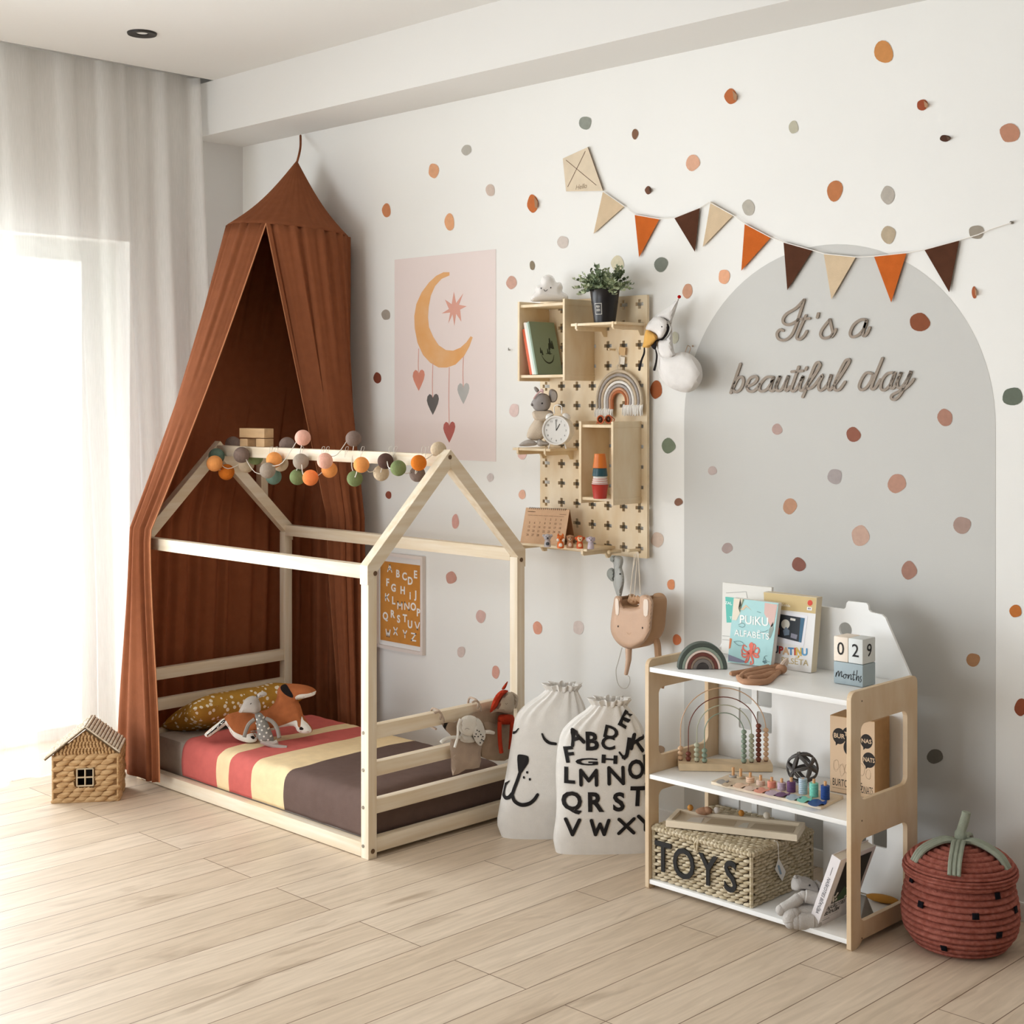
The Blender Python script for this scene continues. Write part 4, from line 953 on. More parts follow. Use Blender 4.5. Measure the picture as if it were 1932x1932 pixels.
for a, rmax in ((radians(113), .15), (radians(40), .135), (radians(170), .135), (radians(-60), .11)):
    m = M(SAGE); leafstrip(m, [top, loc(a, .04, .292), loc(a, .08, .283), loc(a, rmax * .85, .264), loc(a, rmax, .236)], .0118); m.build('leaf', sb)
m = M(SAGE); m.tube(smooth3([top - V((0, 0, .005)), top + RT * .004 + V((0, 0, .03)), top + RT * .014 + V((0, 0, .062)), top + RT * .018 + V((0, 0, .082))], 6), [.017] * 6 + [.013] * 7 + [.0125] * 6, 10); m.build('stem', sb)
PAT = fab('seed_black', '#17161c', .1)
for u, v in ((1806, 1729), (1852, 1690), (1893, 1716), (1852, 1764), (1755, 1789), (1720, 1706), (1711, 1659)):
    s = (u - 1811) * kS; R0 = .155
    for _ in range(4):
        c = max(-1, min(1, s / R0)); dd = dS - R0 * sqrt(max(0, 1 - c * c)); z = 1.5 - (v - HORY) * dd / FPX; s = (u - 1811) / FPX * dd; R0 = max(abs(s) * 1.02, sr(max(0, z)))
    th = math.acos(max(-.99, min(.99, s / R0)))
    m = M(PAT); m.grid(lambda i, j: loc(th + (i - .5) * .115, sr(z + (j - .5) * .015) + .0022, z + (j - .5) * .0165), 3, 3); m.build('seed_patch', sb, solid=.002)
# ================================================================ STRING LIGHTS
sl = thing('string_lights', 'string of round cotton ball lights in orange, pink, green and grey on the bed ridge', 'string lights', (1.45, APY, 1.27))
cS = lambda x, y: (380 + x / 4.025, 790 + y / 4.025)
BC = dict(pink='#f0b9a6', orange='#f2a35f', dorange='#d87a2c', hot='#f78d52', green='#7d8a5e', dgreen='#6d8577', grey='#a89a8c', taupe='#85736a', brown='#5d463f', cream='#cdb99d')
balls = [(115, 285, 'dgreen', 0), (190, 405, 'dorange', 0), (100, 340, 'orange', -.05), (305, 275, 'taupe', 0), (340, 350, 'cream', .05), (240, 195, 'taupe', .05), (552, 313, 'orange', 0), (503, 393, 'grey', -.03), (548, 440, 'dgreen', .05), (600, 340, 'cream', .05), (755, 325, 'grey', 0), (730, 443, 'green', 0), (770, 145, 'pink', -.02), (828, 448, 'hot', -.03), (650, 200, 'taupe', .05), (938, 320, 'pink', -.03), (972, 388, 'orange', .02), (1155, 152, 'taupe', 0), (1215, 350, 'orange', -.02), (1165, 455, 'green', .02), (1398, 322, 'brown', 0), (1365, 413, 'cream', .05), (1495, 375, 'green', -.02), (1650, 335, 'dorange', -.02), (1640, 420, 'taupe', .04), (1800, 235, 'cream', .04), (410, 290, 'green', .06)]
bp_ = []
for x, y, c, dy in balls:
    u, v = cS(x, y); P = PY(u, v, APY - .05 + dy * 1.2 if y > 200 else APY + dy); r = 61 / 4.025 * (P - CAMP).dot(FW) / FPX
    m = M(fab('ball_' + c, BC[c], .1, .5, bscale=160)); m.ball(P, r, seg=24, rings=14); tag(m.build('cotton_ball', sl), dict(pink='pale pink', orange='light orange', dorange='deep orange', hot='bright coral orange', green='olive green', dgreen='sage green', grey='warm grey', taupe='taupe', brown='dark brown', cream='cream')[c] + ' cotton ball'); bp_.append(P)
m = M(mat('cable_white', '#e9e3da', .5)); order = sorted(bp_, key=lambda p: p.x); pts = []
for a, b in zip(order, order[1:]):
    pts += [a + V((0, 0, .018)), (a + b) / 2 + V((0, -.012, .008 - min(.04, (b - a).length * .2)))]
m.tube(smooth3(pts + [order[-1]], 5), .0017, 5); m.build('cable', sl)
for x in (535, 575, 770, 930, 965, 1110, 1230, 1440, 1480, 1690, 1720):
    u, v = cS(x, 232); P = PY(u, v, APY - .02); m = M(mat('clip_wire', '#cfc8bd', .4)); m.tube(smooth3([P + V((-.006, -.008, -.03)), P + V((-.004, -.006, .004)), P + V((0, .0, .010)), P + V((.005, .0, .004)), P + V((.004, -.012, -.02))], 4), .0009, 4); m.build('hanging_loop', sl)
# ================================================================ WOODEN BLOCKS ON THE RIDGE
BLK = mat('beech_block', '#c9a67c', .55, .15, 10, stretch=(1, 4, 4))
for lab, x0, y0, x1, y1 in (('small wooden block standing as the left leg of the block arch on the bed ridge', 292, 147, 350, 188), ('small wooden block standing as the right leg of the block arch on the bed ridge', 415, 147, 477, 188), ('wooden block laid across two others on the bed ridge', 288, 76, 477, 148)):
    a = PY(*cS(x0, y1), APY - .02); b = PY(*cS(x1, y0), APY - .02); zb_ = 1.3095 if y1 == 188 else PY(*cS(x1, 148), APY - .02).z
    m = M(BLK); m.box((a.x, APY - .02, zb_), (b.x, APY + .025, PY(*cS(x0, y0 + 4), APY - .02).z if y1 == 188 else b.z), bev=.0015); tag(m.build('wooden_block'), lab, 'block', 'wooden blocks on the ridge')
# ================================================================ PILLOW
def pillow_mat():
    m = mat('ochre_cotton', '#b58739', .95, .1, 20, .3, 400, spec=.1); N = m.node_tree.nodes; L = m.node_tree.links
    tc = N.new('ShaderNodeTexCoord'); vo = N.new('ShaderNodeTexVoronoi'); vo.inputs['Scale'].default_value = 42; vo.inputs['Randomness'].default_value = .8; L.new(tc.outputs['Object'], vo.inputs[0])
    r = N.new('ShaderNodeValToRGB'); r.color_ramp.interpolation = 'CONSTANT'; e = r.color_ramp.elements; e[0].color = (1, 1, 1, 1); e[1].position = .33; e[1].color = (0, 0, 0, 1); L.new(vo.outputs['Distance'], r.inputs[0])
    b = N['Principled BSDF']; src = b.inputs['Base Color'].links[0].from_socket; mx = N.new('ShaderNodeMixRGB'); mx.inputs[2].default_value = lin('#eee2cc'); L.new(r.outputs[0], mx.inputs[0]); L.new(src, mx.inputs[1]); L.new(mx.outputs[0], b.inputs['Base Color'])
    return m
pw = thing('pillow', 'ochre pillow with white spots against the bed head', 'pillow', (.84, -.60, .235))
def pil(i, j):
    s = i * 2 - 1; t = j * 2 - 1
    return s, t
Rp = Matrix.Rotation(radians(-24), 4, 'Y')
m = M(pillow_mat())
for sg in (1, -1):
    def f(i, j, sg=sg):
        s = i * 2 - 1; t = j * 2 - 1; k = max(0, (1 - s ** 4) * (1 - t ** 4)) ** .5; pin = 1 - .07 * (1 - s * s) * 0
        x = s * .13 * (1 - .08 * (1 - abs(t) ** 2) * abs(s)); y = t * .285 * (1 - .05 * (1 - s * s) * abs(t))
        return V((.85, -.61, .246)) + Rp @ V((x, y, sg * .062 * k * (1 + .12 * mnoise.noise((s * 2, t * 3, sg)))))
    m.grid(f, 18, 30)
m.build('pillow_body', pw, weld=.0005)
# ================================================================ FOX CUSHION + SOFT MOUSE ON THE BED
FOXM = fab('fox_rust', '#a9633c', .15, .4); FW_ = fab('plush_white', '#e8e3da', .06, .4); FBK = fab('plush_black', '#231d1c', .1)
cF = lambda P: crop(380, 1260, 7.43, P)
f = FACE(490, 1400, .199, .45)
fx = thing('fox_cushion', 'flat rust and white fox cushion lying across the bed in front of the pillow', 'soft toy', f(490, 1395))
m = M(FOXM)
H = puff(m, cF([(340, 680), (400, 640), (560, 605), (720, 610), (880, 595), (1000, 520), (1055, 420), (1068, 310), (1110, 250), (1190, 222), (1300, 222), (1450, 240), (1565, 280), (1612, 330), (1585, 385), (1450, 425), (1350, 445), (1385, 520), (1410, 600), (1432, 670), (1490, 760), (1556, 850), (1540, 905), (1440, 920), (1345, 885), (1295, 815), (1110, 835), (1010, 875), (880, 890), (760, 890), (805, 960), (770, 1035), (640, 1045), (480, 985), (400, 890), (345, 800), (210, 905), (100, 972), (42, 930), (110, 860), (230, 770)]), .024, 12, f, 5)
m.build('fox_body', fx)
m = M(FW_)
for pp in ([(330, 700), (345, 795), (205, 895), (100, 965), (50, 930), (110, 865), (230, 770)], [(360, 720), (400, 790), (470, 870), (560, 915), (620, 930), (690, 900), (760, 900), (795, 960), (765, 1025), (640, 1035), (485, 975), (405, 885), (350, 790)], [(700, 870), (800, 860), (1010, 825), (1150, 785), (1280, 735), (1350, 720), (1365, 800), (1400, 810), (1412, 670), (1440, 720), (1490, 770), (1548, 850), (1535, 898), (1440, 912), (1350, 878), (1298, 808), (1110, 828), (1010, 866), (800, 886)], [(1340, 380), (1390, 355), (1500, 345), (1600, 320), (1605, 340), (1580, 378), (1450, 418), (1350, 438), (1325, 405)]): decal(m, cF(pp), f, H, 4)
m.build('white_patch', fx)
m = M(FBK)
for pp in ([(320, 715), (345, 735), (260, 810), (160, 890), (95, 930), (100, 915), (200, 835)], [(1115, 265), (1150, 230), (1200, 228), (1240, 270), (1290, 350), (1295, 395), (1250, 390), (1170, 340)], [(1385, 830), (1410, 805), (1445, 830), (1430, 850), (1395, 850)], [(705, 945), (740, 935), (765, 965), (740, 980)]): decal(m, cF(pp), f, H, 4, up=.0015)
m.build('dark_patch', fx)
f = FACE(497, 1403, .199, .35)
f0 = f; f = lambda u, v, h=0: f0(u, v, h + .030)
ms = thing('mouse_doll', 'grey mouse doll in a polka dot dress leaning on the fox cushion', 'soft toy', f(497, 1400))
GRY = fab('doll_grey', '#b3aaa2', .06, .4); DRS = fab('dress_grey', '#8d8a85', .08, .4)
m = M(DRS); H = puff(m, cF([(770, 610), (850, 605), (920, 690), (985, 830), (1035, 990), (940, 1015), (830, 1000), (800, 880), (785, 740)]), .02, 12, f, 5); dr = m.build('dress', ms)
m = M(FW_)
for x, y in ((840, 635), (805, 688), (872, 708), (845, 758), (912, 778), (820, 812), (880, 830), (943, 868), (848, 888), (908, 918), (965, 968), (868, 975), (1000, 918), (965, 815), (895, 665), (790, 750)): decal(m, cF(circ(x, y, 14, n=8)), f, H, 4, 1)
m.build('dot_print', dr, smooth=False)
m = M(GRY); H = puff(m, cF([(545, 585), (590, 500), (640, 410), (730, 370), (800, 390), (845, 470), (850, 570), (790, 625), (720, 610), (620, 605), (560, 605)]), .026, 12, f, 5); hd = m.build('head', ms)
m = M(BLACK); decal(m, cF([(715, 462), (735, 448), (745, 452), (728, 468)]), f, H, 2, 1); m.build('eye', hd)
m = M(GRY); puff(m, cF([(785, 380), (820, 330), (880, 308), (930, 325), (930, 365), (880, 378), (830, 400)]), .008, 6, f, 4); m.build('ear', ms)
q = lambda x, y, h=0: f(*cF([(x, y)])[0], h)
for pts in ([(770, 690), (690, 760), (650, 850), (625, 940)], [(925, 680), (1010, 720), (1080, 810), (1115, 950)]):
    m = M(fab('doll_arm', '#969088', .08)); m.tube(smooth3([q(x, y, .006) for x, y in pts], 5), .0078, 8); m.build('arm', ms)
for pts in ([(860, 1000), (980, 1040), (1110, 1075), (1220, 1090)], [(940, 1010), (1040, 1025), (1090, 1000)]):
    m = M(GRY); m.tube(smooth3([q(x, y, .008) for x, y in pts], 5), .009, 8); m.build('leg', ms)
# ================================================================ BED-END POCKET CLOTH WITH TOYS
cE = lambda P: crop(680, 1260, 5.085, P)
LIN = fab('linen_beige', '#a8927d', .1, .4); LIN2 = fab('linen_pale', '#b8a493', .08, .4)
g = lambda u, v, h=0: PX(u, v, 2.142 + h)
pk = thing('bed_pocket', 'beige linen pocket cloth tied to the bed end rails', 'organiser', PX(900, 1400, 2.142))
m = M(LIN); puff(m, cE([(775, 535), (910, 520), (1110, 430), (1300, 380), (1470, 350), (1450, 600), (1450, 855), (1300, 892), (1160, 855), (1100, 760), (920, 690), (860, 640)]), .005, 12, g, 8, 2); m.build('back_cloth', pk)
m = M(LIN2); puff(m, cE([(865, 690), (1010, 665), (1162, 690), (1155, 820), (1142, 955), (1010, 975), (885, 1035), (870, 860)]), .012, 12, lambda u, v, h=0: g(u, v, h + .008), 8, 2); m.build('pocket', pk)
m = M(LIN); puff(m, cE([(1180, 520), (1300, 540), (1450, 545), (1450, 850), (1300, 888), (1165, 850), (1175, 680)]), .012, 12, lambda u, v, h=0: g(u, v, h + .006), 8, 2); m.build('pocket', pk)
for x, y in ((765, 440), (1125, 335)):
    a = g(*cE([(x, y)])[0], .004); m = M(LIN2)
    m.tube(smooth3([a + V((0, 0, -.02)), a + V((.004, .0, .0)), a + V((-.02, .0, .012)), a + V((-.045, 0, .006)), a + V((-.048, 0, -.045)), a + V((-.02, 0, -.056))], 5), .004, 6); m.tube(smooth3([a + V((.004, 0, .002)), a + V((.006, -.014, .01)), a + V((.002, -.03, .006))], 4), .0035, 6); m.tube(smooth3([a + V((.004, 0, .002)), a + V((.008, .006, -.014)), a + V((.006, .012, -.03))], 4), .0035, 6); m.build('tie', pk)
g2 = lambda u, v, h=0: PX(u, v, 2.166 + h)
ra = thing('rabbit_doll', 'white rabbit doll with one spotted ear in the bed pocket', 'soft toy', PX(890, 1400, 2.166))
SPT = fab('spotted_cotton', '#d9d4cc', .05, .3)
m = M(SPT); H2 = puff(m, cE([(965, 620), (1070, 640), (1110, 700), (1040, 720), (960, 700)]), .012, 8, lambda u, v, h=0: g2(u, v, h), 5, 2); m.build('body', ra)
m = M(FW_); H = puff(m, cE([(960, 500), (1010, 460), (1080, 460), (1130, 500), (1135, 580), (1090, 650), (1010, 660), (950, 600)]), .022, 12, g2, 5); hd = m.build('head', ra)
m = M(mat('stitch_brown', '#6b5a50', .8)); m.ribbon(cE([(1005, 590), (1020, 580), (1045, 588)]), .6, lambda u, v, d: g2(u, v, H(u, v) + .001)); m.build('eye_stitch', hd, smooth=False)
m = M(SPT); He = puff(m, cE([(1120, 480), (1170, 530), (1200, 640), (1185, 700), (1150, 750), (1095, 690), (1075, 600), (1100, 540)]), .008, 8, lambda u, v, h=0: g2(u, v, h + .016), 5); er = m.build('ear', ra)
m = M(BLACK)
for x, y in ((1110, 635), (1130, 660), (1155, 640), (1165, 690), (1140, 610), (1180, 700), (1120, 600), (1150, 720), (1098, 660), (1175, 660)): decal(m, cE(circ(x, y, 7, n=7)), lambda u, v, h=0: g2(u, v, h + .016), He, 3, 1)
m.build('spot_print', er, smooth=False)
m = M(FW_); m.tube(smooth3([g2(*p, .012) for p in cE([(960, 490), (938, 560), (935, 650), (905, 765)])], 5), [.005] * 6 + [.0045] * 10, 7); m.build('ear', ra)
m = M(FW_); m.tube([g2(*p, .006) for p in cE([(1190, 615), (1235, 615), (1280, 625)])], [.006, .007, .0055], 8); m.build('arm', ra); m = M(FW_); m.tube(smooth3([g2(*p, .002) for p in cE([(950, 665), (860, 670), (790, 700), (775, 720)])], 4), .006, 8); m.build('arm', ra)
RED = fab('fox_red', '#b23a22', .1, .4); BEI = fab('fox_beige', '#c4b5a2', .06, .4)
fr_ = thing('fox_doll', 'red-hooded fox doll with long red legs in the bed pocket', 'soft toy', PX(948, 1380, 2.166))
m = M(BEI); H = puff(m, cE([(1250, 435), (1300, 380), (1340, 300), (1400, 235), (1450, 240), (1480, 300), (1470, 400), (1420, 440), (1320, 420)]), .022, 10, g2, 5); hd = m.build('head', fr_)
m = M(RED); H3 = puff(m, cE([(1245, 430), (1262, 340), (1300, 260), (1360, 212), (1420, 222), (1370, 265), (1335, 320), (1310, 375)]), .02, 8, lambda u, v, h=0: g2(u, v, h + .008), 4); m.build('hood', fr_)
m = M(mat('stitch_brown', '#6b5a50')); m.ribbon(cE([(1390, 340), (1400, 350), (1412, 340)]), .6, lambda u, v, d: g2(u, v, H(u, v) + .001)); m.build('eye_stitch', hd, smooth=False)
m = M(RED); puff(m, cE([(1355, 205), (1375, 170), (1412, 128), (1408, 160), (1385, 205)]), .006, 4, g2, 3); m.build('hood_tip', fr_)
m = M(RED); puff(m, cE([(1325, 460), (1400, 445), (1470, 460), (1470, 530), (1400, 545), (1325, 530)]), .018, 8, g2, 4); m.ball(g2(*cE([(1388, 500)])[0], .018), .0028, seg=8, rings=6); m.build('body', fr_)
for pts in ([(1335, 520), (1335, 620), (1340, 720), (1352, 815)], [(1455, 520), (1450, 620), (1445, 700), (1438, 780)]):
    m = M(RED); m.tube(smooth3([g2(*p, .018) for p in cE(pts)], 4), .0075, 8); m.build('leg', fr_)
m = M(BEI); puff(m, cE([(1440, 230), (1490, 250), (1515, 290), (1500, 380), (1480, 380), (1475, 300)]), .006, 4, g2, 4); m.build('ear', fr_)
# ================================================================ PEGBOARD ITEMS
b1o, b1x0, b1x1, b1y, b1z0, b1z1, b1t = box1; b2o, b2x0, b2x1, b2y, b2z0, b2z1, b2t = box2
Z1T = b1t - .012; Z2T = b2t - .012
# cloud lamp
P = UZ(1037, -.115, b1t + .0006); v0 = VZ(P); _d = (P - CAMP).dot(FW); f = lambda a, b, h=0: CAMP + _ray(a, b) * _d - FW * h
cl = thing('cloud_lamp', 'white smiling cloud night lamp on top of the pegboard cube', 'lamp', P)
CLD = mat('cloud_white', '#ece8e4', .25)
m = M(CLD); H = puff(m, [(1004, v0), (1002, 560), (1009, 551), (1010, 541), (1018, 536), (1022, 524), (1033, 518), (1044, 522), (1049, 532), (1058, 533), (1062, 542), (1061, 550), (1070, 556), (1072, 563), (1067, v0), (1035, v0)], .042, 13, lambda u, v, h=0: f(u, v, h), 2.2); cb = m.build('cloud_body', cl)
for pp in (circ(1020.5, 545.5, 1.1, 1.5, 8), circ(1038.5, 544.5, 1.1, 1.5, 8)):
    m = M(BLACK); decal(m, pp, f, H, 1, 1, .001); m.build('eye', cb, smooth=False)
m = M(BLACK); m.ribbon([(1025.5, 548), (1028.5, 551), (1032.5, 548)], .9, lambda u, v, d: f(u, v, H(u, v) + .0012)); m.build('mouth', cb, smooth=False)
# books in the cube
lean = radians(-13.2); zB = b1z0 + .0008
def bk(lab, xb, th, hh, dp, cover, edge):
    o = thing('book', lab, 'book', (xb, b1y + .012, zB), group='books in the pegboard cube')
    o.rotation_euler = (0, lean, 0); bpy.context.view_layer.update()
    C_ = mat('cover_' + cover, '#' + cover, .6); E_ = mat('pages_' + edge, '#' + edge, .8)
    m = M(C_); m.box((0, 0, 0), (.0018, dp, hh)); m.build('back_cover', o, smooth=False, local=True)
    m = M(C_); m.box((th - .0018, 0, 0), (th, dp, hh)); fc = m.build('front_cover', o, smooth=False, local=True)
    m = M(C_); m.box((.0018, 0, 0), (th - .0018, .002, hh)); m.build('spine', o, smooth=False, local=True)
    m = M(E_); m.box((.0018, .002, .003), (th - .0018, dp - .003, hh - .003)); m.build('page_block', o, smooth=False, local=True)
    return o, fc
xg = PX(1013, 700, 0).x if 0 else PY(1013, 704, b1y + .012).x
bk('short orange-red book, first from the left in the pegboard cube', xg - .036, .012, .172, .13, 'd8643f', 'e8ddd0')
bk('slim white book between the orange and the mint book in the cube', xg - .0235, .0105, .197, .135, 'f0e6de', 'efe9e0')
bk('slim pale mint book directly behind the green notebook in the cube', xg - .0125, .009, .197, .135, 'c9d8cf', 'efe9e0')
go, fc = bk('green notebook with a black landscape print in the pegboard cube', xg - .003, .008, .2, .135, '869884', 'e5e0d4')
ff = lambda x, y, d=0: V((.008 + d, x, y))
m = M(mat('notebook_print', '#2c352c', .7)); m.ribbon([(.036, .072), (.05, .052), (.07, .043), (.092, .052), (.104, .075)], [.0015, .005, .006, .005, .0015], lambda x, y, d: ff(x, y, .0006)); 
for tx, ty, s in ((.093, .118, .022), (.104, .112, .018), (.085, .106, .014), (.036, .09, .012), (.043, .082, .011), (.074, .088, .011), (.083, .086, .012)): m.prism([(tx - s * .4, ty - s * .8), (tx + s * .4, ty - s * .8), (tx + s * .12, ty + s), (tx - s * .1, ty + s * .9)], ff, .0002, .0006)
m.ribbon([(.062, .079), (.094, .079)], .0022, lambda x, y, d: ff(x, y, .0006), sm=1); m.build('landscape_print', fc, smooth=False, local=True)
# potted plant
zS = shf1[4]; PC = UZ(1141, -.118, zS); kP = (PC - CAMP).dot(FW) / FPX
pp = thing('potted_plant', 'small leafy green plant in a black pot on the pegboard shelf', 'plant', PC)
m = M(mat('pot_black', '#221f20', .35)); m.lathe([(0, 0), (20 * kP, 0), (25 * kP, 38 * kP), (25.6 * kP, 40 * kP), (25.4 * kP, 42 * kP), (28 * kP, 61 * kP), (29.5 * kP, 63 * kP), (27 * kP, 63 * kP), (26 * kP, 56 * kP), (0, 56 * kP)], PC + V((0, 0, .0006)), 40); pot = m.build('pot', pp)
PL = mat('pot_label', '#d8d4cc', .7)
fp = lambda x, y, d=0: PC + (RT * sin(x) - FW * cos(x)) * (((20 + 5 * y / 38) * kP if y < 38 else 25.5 * kP) + .0006 + d) + V((0, 0, y * kP))
m = M(PL)
for a0, c0_, a1, c1_ in ((-.92, 16, -.88, 37), (-.34, 16, -.30, 37), (-.88, 36, -.34, 37), (-.88, 16, -.34, 17)): m.grid(lambda i, j: fp(a0 + (a1 - a0) * i, c0_ + (c1_ - c0_) * j), 6, 1)
for tx, ty in (('FRESH', 30.5), ('GREEN', 24)): m.text(tx, lambda x, y, d, ty=ty: fp(-.62 + x * .118, ty + y * 6, .0003), 1.0, 0, .02, xs=1)
m.build('pot_print', pot, smooth=False)
LF = [mat('leaf_' + c, '#' + c, .6) for c in ('728262', '93a17c', '4f5e47', 'b1bb98')]
rp = random.Random(12)
m = M(*LF)
base = PC + V((0, 0, 58 * kP))
for s in range(66):
    a = rp.uniform(0, tau); el = rp.uniform(-.05, 1.5); L = rp.uniform(36, 60) * kP * (1.02 - .12 * sin(el)) 
    dr = V((cos(a) * cos(el), sin(a) * cos(el), sin(el)))
    if dr.y > .3: dr.y = .3; dr.normalize()
    st = base + V((cos(a), sin(a), 0)) * 12 * kP; pts = [st, st + dr * L * .5 + V((0, 0, .004)), st + dr * L + V((0, 0, -.012 * cos(el)))]
    P3 = smooth3(pts, 6); m.i = 2; m.tube(P3, .0007, 4, caps=False)
    n = rp.randint(5, 7)
    for k in range(n):
        q = P3[min(len(P3) - 1, int((k + 2) / (n + 1) * (len(P3) - 1)))]; m.i = rp.choice((0, 0, 1, 1, 2, 3))
        for sg in (-1, 1):
            side_ = dr.cross(V((0, 0, 1))).normalized() * sg + V((0, 0, rp.uniform(.1, .9))) + dr * .7
            side_ = (side_ + V((rp.uniform(-.4, .4), rp.uniform(-.4, .4), rp.uniform(-.3, .3)))).normalized(); w_ = side_.cross(V((rp.uniform(-1, 1), rp.uniform(-1, 1), rp.uniform(-1, 1)))).normalized()
            ll = rp.uniform(.016, .023) * (1 - .35 * k / n); nn = side_.cross(w_)
            m.face([m.v(q), m.v(q + side_ * ll * .45 + w_ * ll * .38 + nn * .001), m.v(q + side_ * ll), m.v(q + side_ * ll * .45 - w_ * ll * .38 + nn * .001)])
m.build('foliage', pp, smooth=False)
# macrame rainbow
mr = thing('macrame_rainbow', 'rope macrame rainbow in grey, beige and terracotta on the pegboard', 'wall hanging', PY(1169, 740, -.05))
ropes = [(42, 'cdbda6'), (36.8, 'aaa39f'), (31.8, 'cbb89f'), (26.8, 'f0ece6'), (21.8, 'b0a9a6'), (17, 'cf9c7c'), (13.2, 'b06b48')]
MW, MH = on(-.046), on(-.046)
for r, c in ropes:
    m = M(fab('rope_' + c, '#' + c, .1, .5, bscale=250)); ry = r * 1.36; cy = 757
    pts = [(1169 - r, 772)] + [(1168.5 - r * cos(a), cy - ry * sin(a)) for a in [pi * k / 20 for k in range(21)]] + [(1169 + r - 1, 764)]
    m.tube([MW(u, v) for u, v in pts], .0052, 8); m.build('rope_arch', mr)
for u0, u1, vt, vb in ((1124, 1157, 770, 786), (1176, 1213, 763, 783)):
    m = M(fab('fringe_white', '#e9e4dc', .06, .5)); rr_ = random.Random(3)
    for k in range(26):
        u = u0 + (u1 - u0) * k / 25; a = MW(u * .97 + .03 * (u0 + u1) / 2, vt) ; b = MW(u + rr_.uniform(-1, 1), vb + rr_.uniform(-2, 2)) - V((0, rr_.uniform(0, .008), 0)); m.tube([a, (a + b) / 2 + V((0, -.003, 0)), b], [.002, .0026, .002], 5)
    m.build('fringe', mr)
m = M(mat('cord_cream', '#d9cdb9', .8)); m.tube(smooth3([MW(1164, 702), MW(1166, 690), MW(1168, 676), MW(1164, 658)], 4), .0013, 5); m.ball(MW(1165, 690), .005, seg=10, rings=6); m.build('hanging_cord', mr)
m = M(mat('tag_wood', '#d3b080', .6)); m.prism([(1168, 654), (1180, 656), (1179, 671), (1167.5, 669)], on(-.040), 0, .002); m.use(mat('tag_paper', '#e9e1d3', .7)); m.prism([(1168, 672), (1179, 674), (1178, 688), (1168, 687)], on(-.040), 0, .001); m.build('tag', mr, smooth=False)
for u, v in ((1160, 660),):
    m = M(PLY); a = PY(u, v, PB); m.tube([a, a + V((0, -.03, .001))], .0035, 8); m.ball(a + V((0, -.03, .001)), .005, seg=10, rings=6); tag(m.build('wooden_peg'), 'thin wooden peg holding the macrame rainbow on the pegboard', 'peg')
# mouse plush on the clock shelf
z2 = shf2[4]; cM = lambda P: crop(970, 720, 7.8, P)
f = FACE(1005, 845, z2 + .001)
mp_ = thing('mouse_plush', 'grey mouse plush in a cream dress and pink bow beside the alarm clock', 'soft toy', f(1010, 842))
G2 = fab('plush_grey', '#a39d9a', .06, .4); G3 = fab('plush_lightgrey', '#bdb6b0', .06, .4); CRM = fab('dress_cream', '#d8c8b4', .08, .5)
m = M(CRM); H = puff(m, cM([(285, 430), (420, 430), (500, 440), (470, 560), (440, 600), (470, 700), (450, 800), (400, 860), (330, 870), (230, 850), (185, 800), (220, 680), (285, 580), (300, 540)]), .03, 14, f, 3.5); m.build('dress', mp_)
m = M(CRM); puff(m, cM([(275, 440), (420, 430), (520, 440), (540, 500), (480, 560), (380, 580), (300, 555), (270, 500)]), .012, 6, lambda u, v, h=0: f(u, v, h + .022), 3); m.build('collar', mp_)
m = M(G2); H = puff(m, cM([(250, 320), (290, 250), (350, 185), (430, 170), (500, 200), (535, 270), (535, 350), (490, 420), (400, 445), (310, 420), (270, 370)]), .03, 14, lambda u, v, h=0: f(u, v, h + .006), 3); hd = m.build('head', mp_)
fh = lambda u, v, h=0: f(u, v, h + .006)
m = M(mat('nose_grey', '#6f6a69', .6)); P = fh(1004, 763.5, .012); m.ball(P, .0055, seg=10, rings=8); m.build('nose', hd)
m = M(BLACK); P = fh(1022.5, 761, H(1022.5, 761)); m.ball(P, .0032, seg=10, rings=8); m.build('eye', hd)
m = M(G2); puff(m, cM([(520, 130), (560, 108), (620, 140), (640, 210), (620, 285), (560, 310), (520, 280), (510, 200)]), .012, 7, f, 3); m.use(G3); m.build('ear', mp_)
m = M(G3); decal(m, cM([(555, 150), (600, 150), (625, 210), (605, 275), (560, 290), (545, 230)]), f, lambda u, v: .0125, 3); m.build('inner_ear', mp_.children[-1])
m = M(G2); puff(m, cM([(290, 90), (320, 75), (370, 125), (340, 160), (310, 140)]), .007, 4, f, 2.5); m.build('ear', mp_)
m = M(fab('ribbon_pink', '#dcb9b8', .08, .3)); m.tube(smooth3([fh(*p, .018) for p in cM([(285, 255), (330, 190), (385, 145), (430, 165)])], 4), .003, 6)
m.ball(fh(1022, 737, .018), (.009, .004, .007), seg=10, rings=6); m.build('bow', mp_)
for pp2, th in (([(70, 940), (130, 880), (220, 850), (310, 880), (330, 930), (200, 950)], .018), ([(330, 880), (370, 845), (430, 870), (500, 890), (510, 930), (420, 950), (350, 940)], .026)):
    m = M(G3); puff(m, cM(pp2), th, 8, lambda u, v, h=0: f(u, v, h + .016), 3); m.build('foot', mp_)
m = M(G2); m.tube(smooth3([f(*p, .012) for p in cM([(480, 440), (540, 450), (545, 480), (470, 520)])], 4), .006, 8); m.build('arm', mp_)
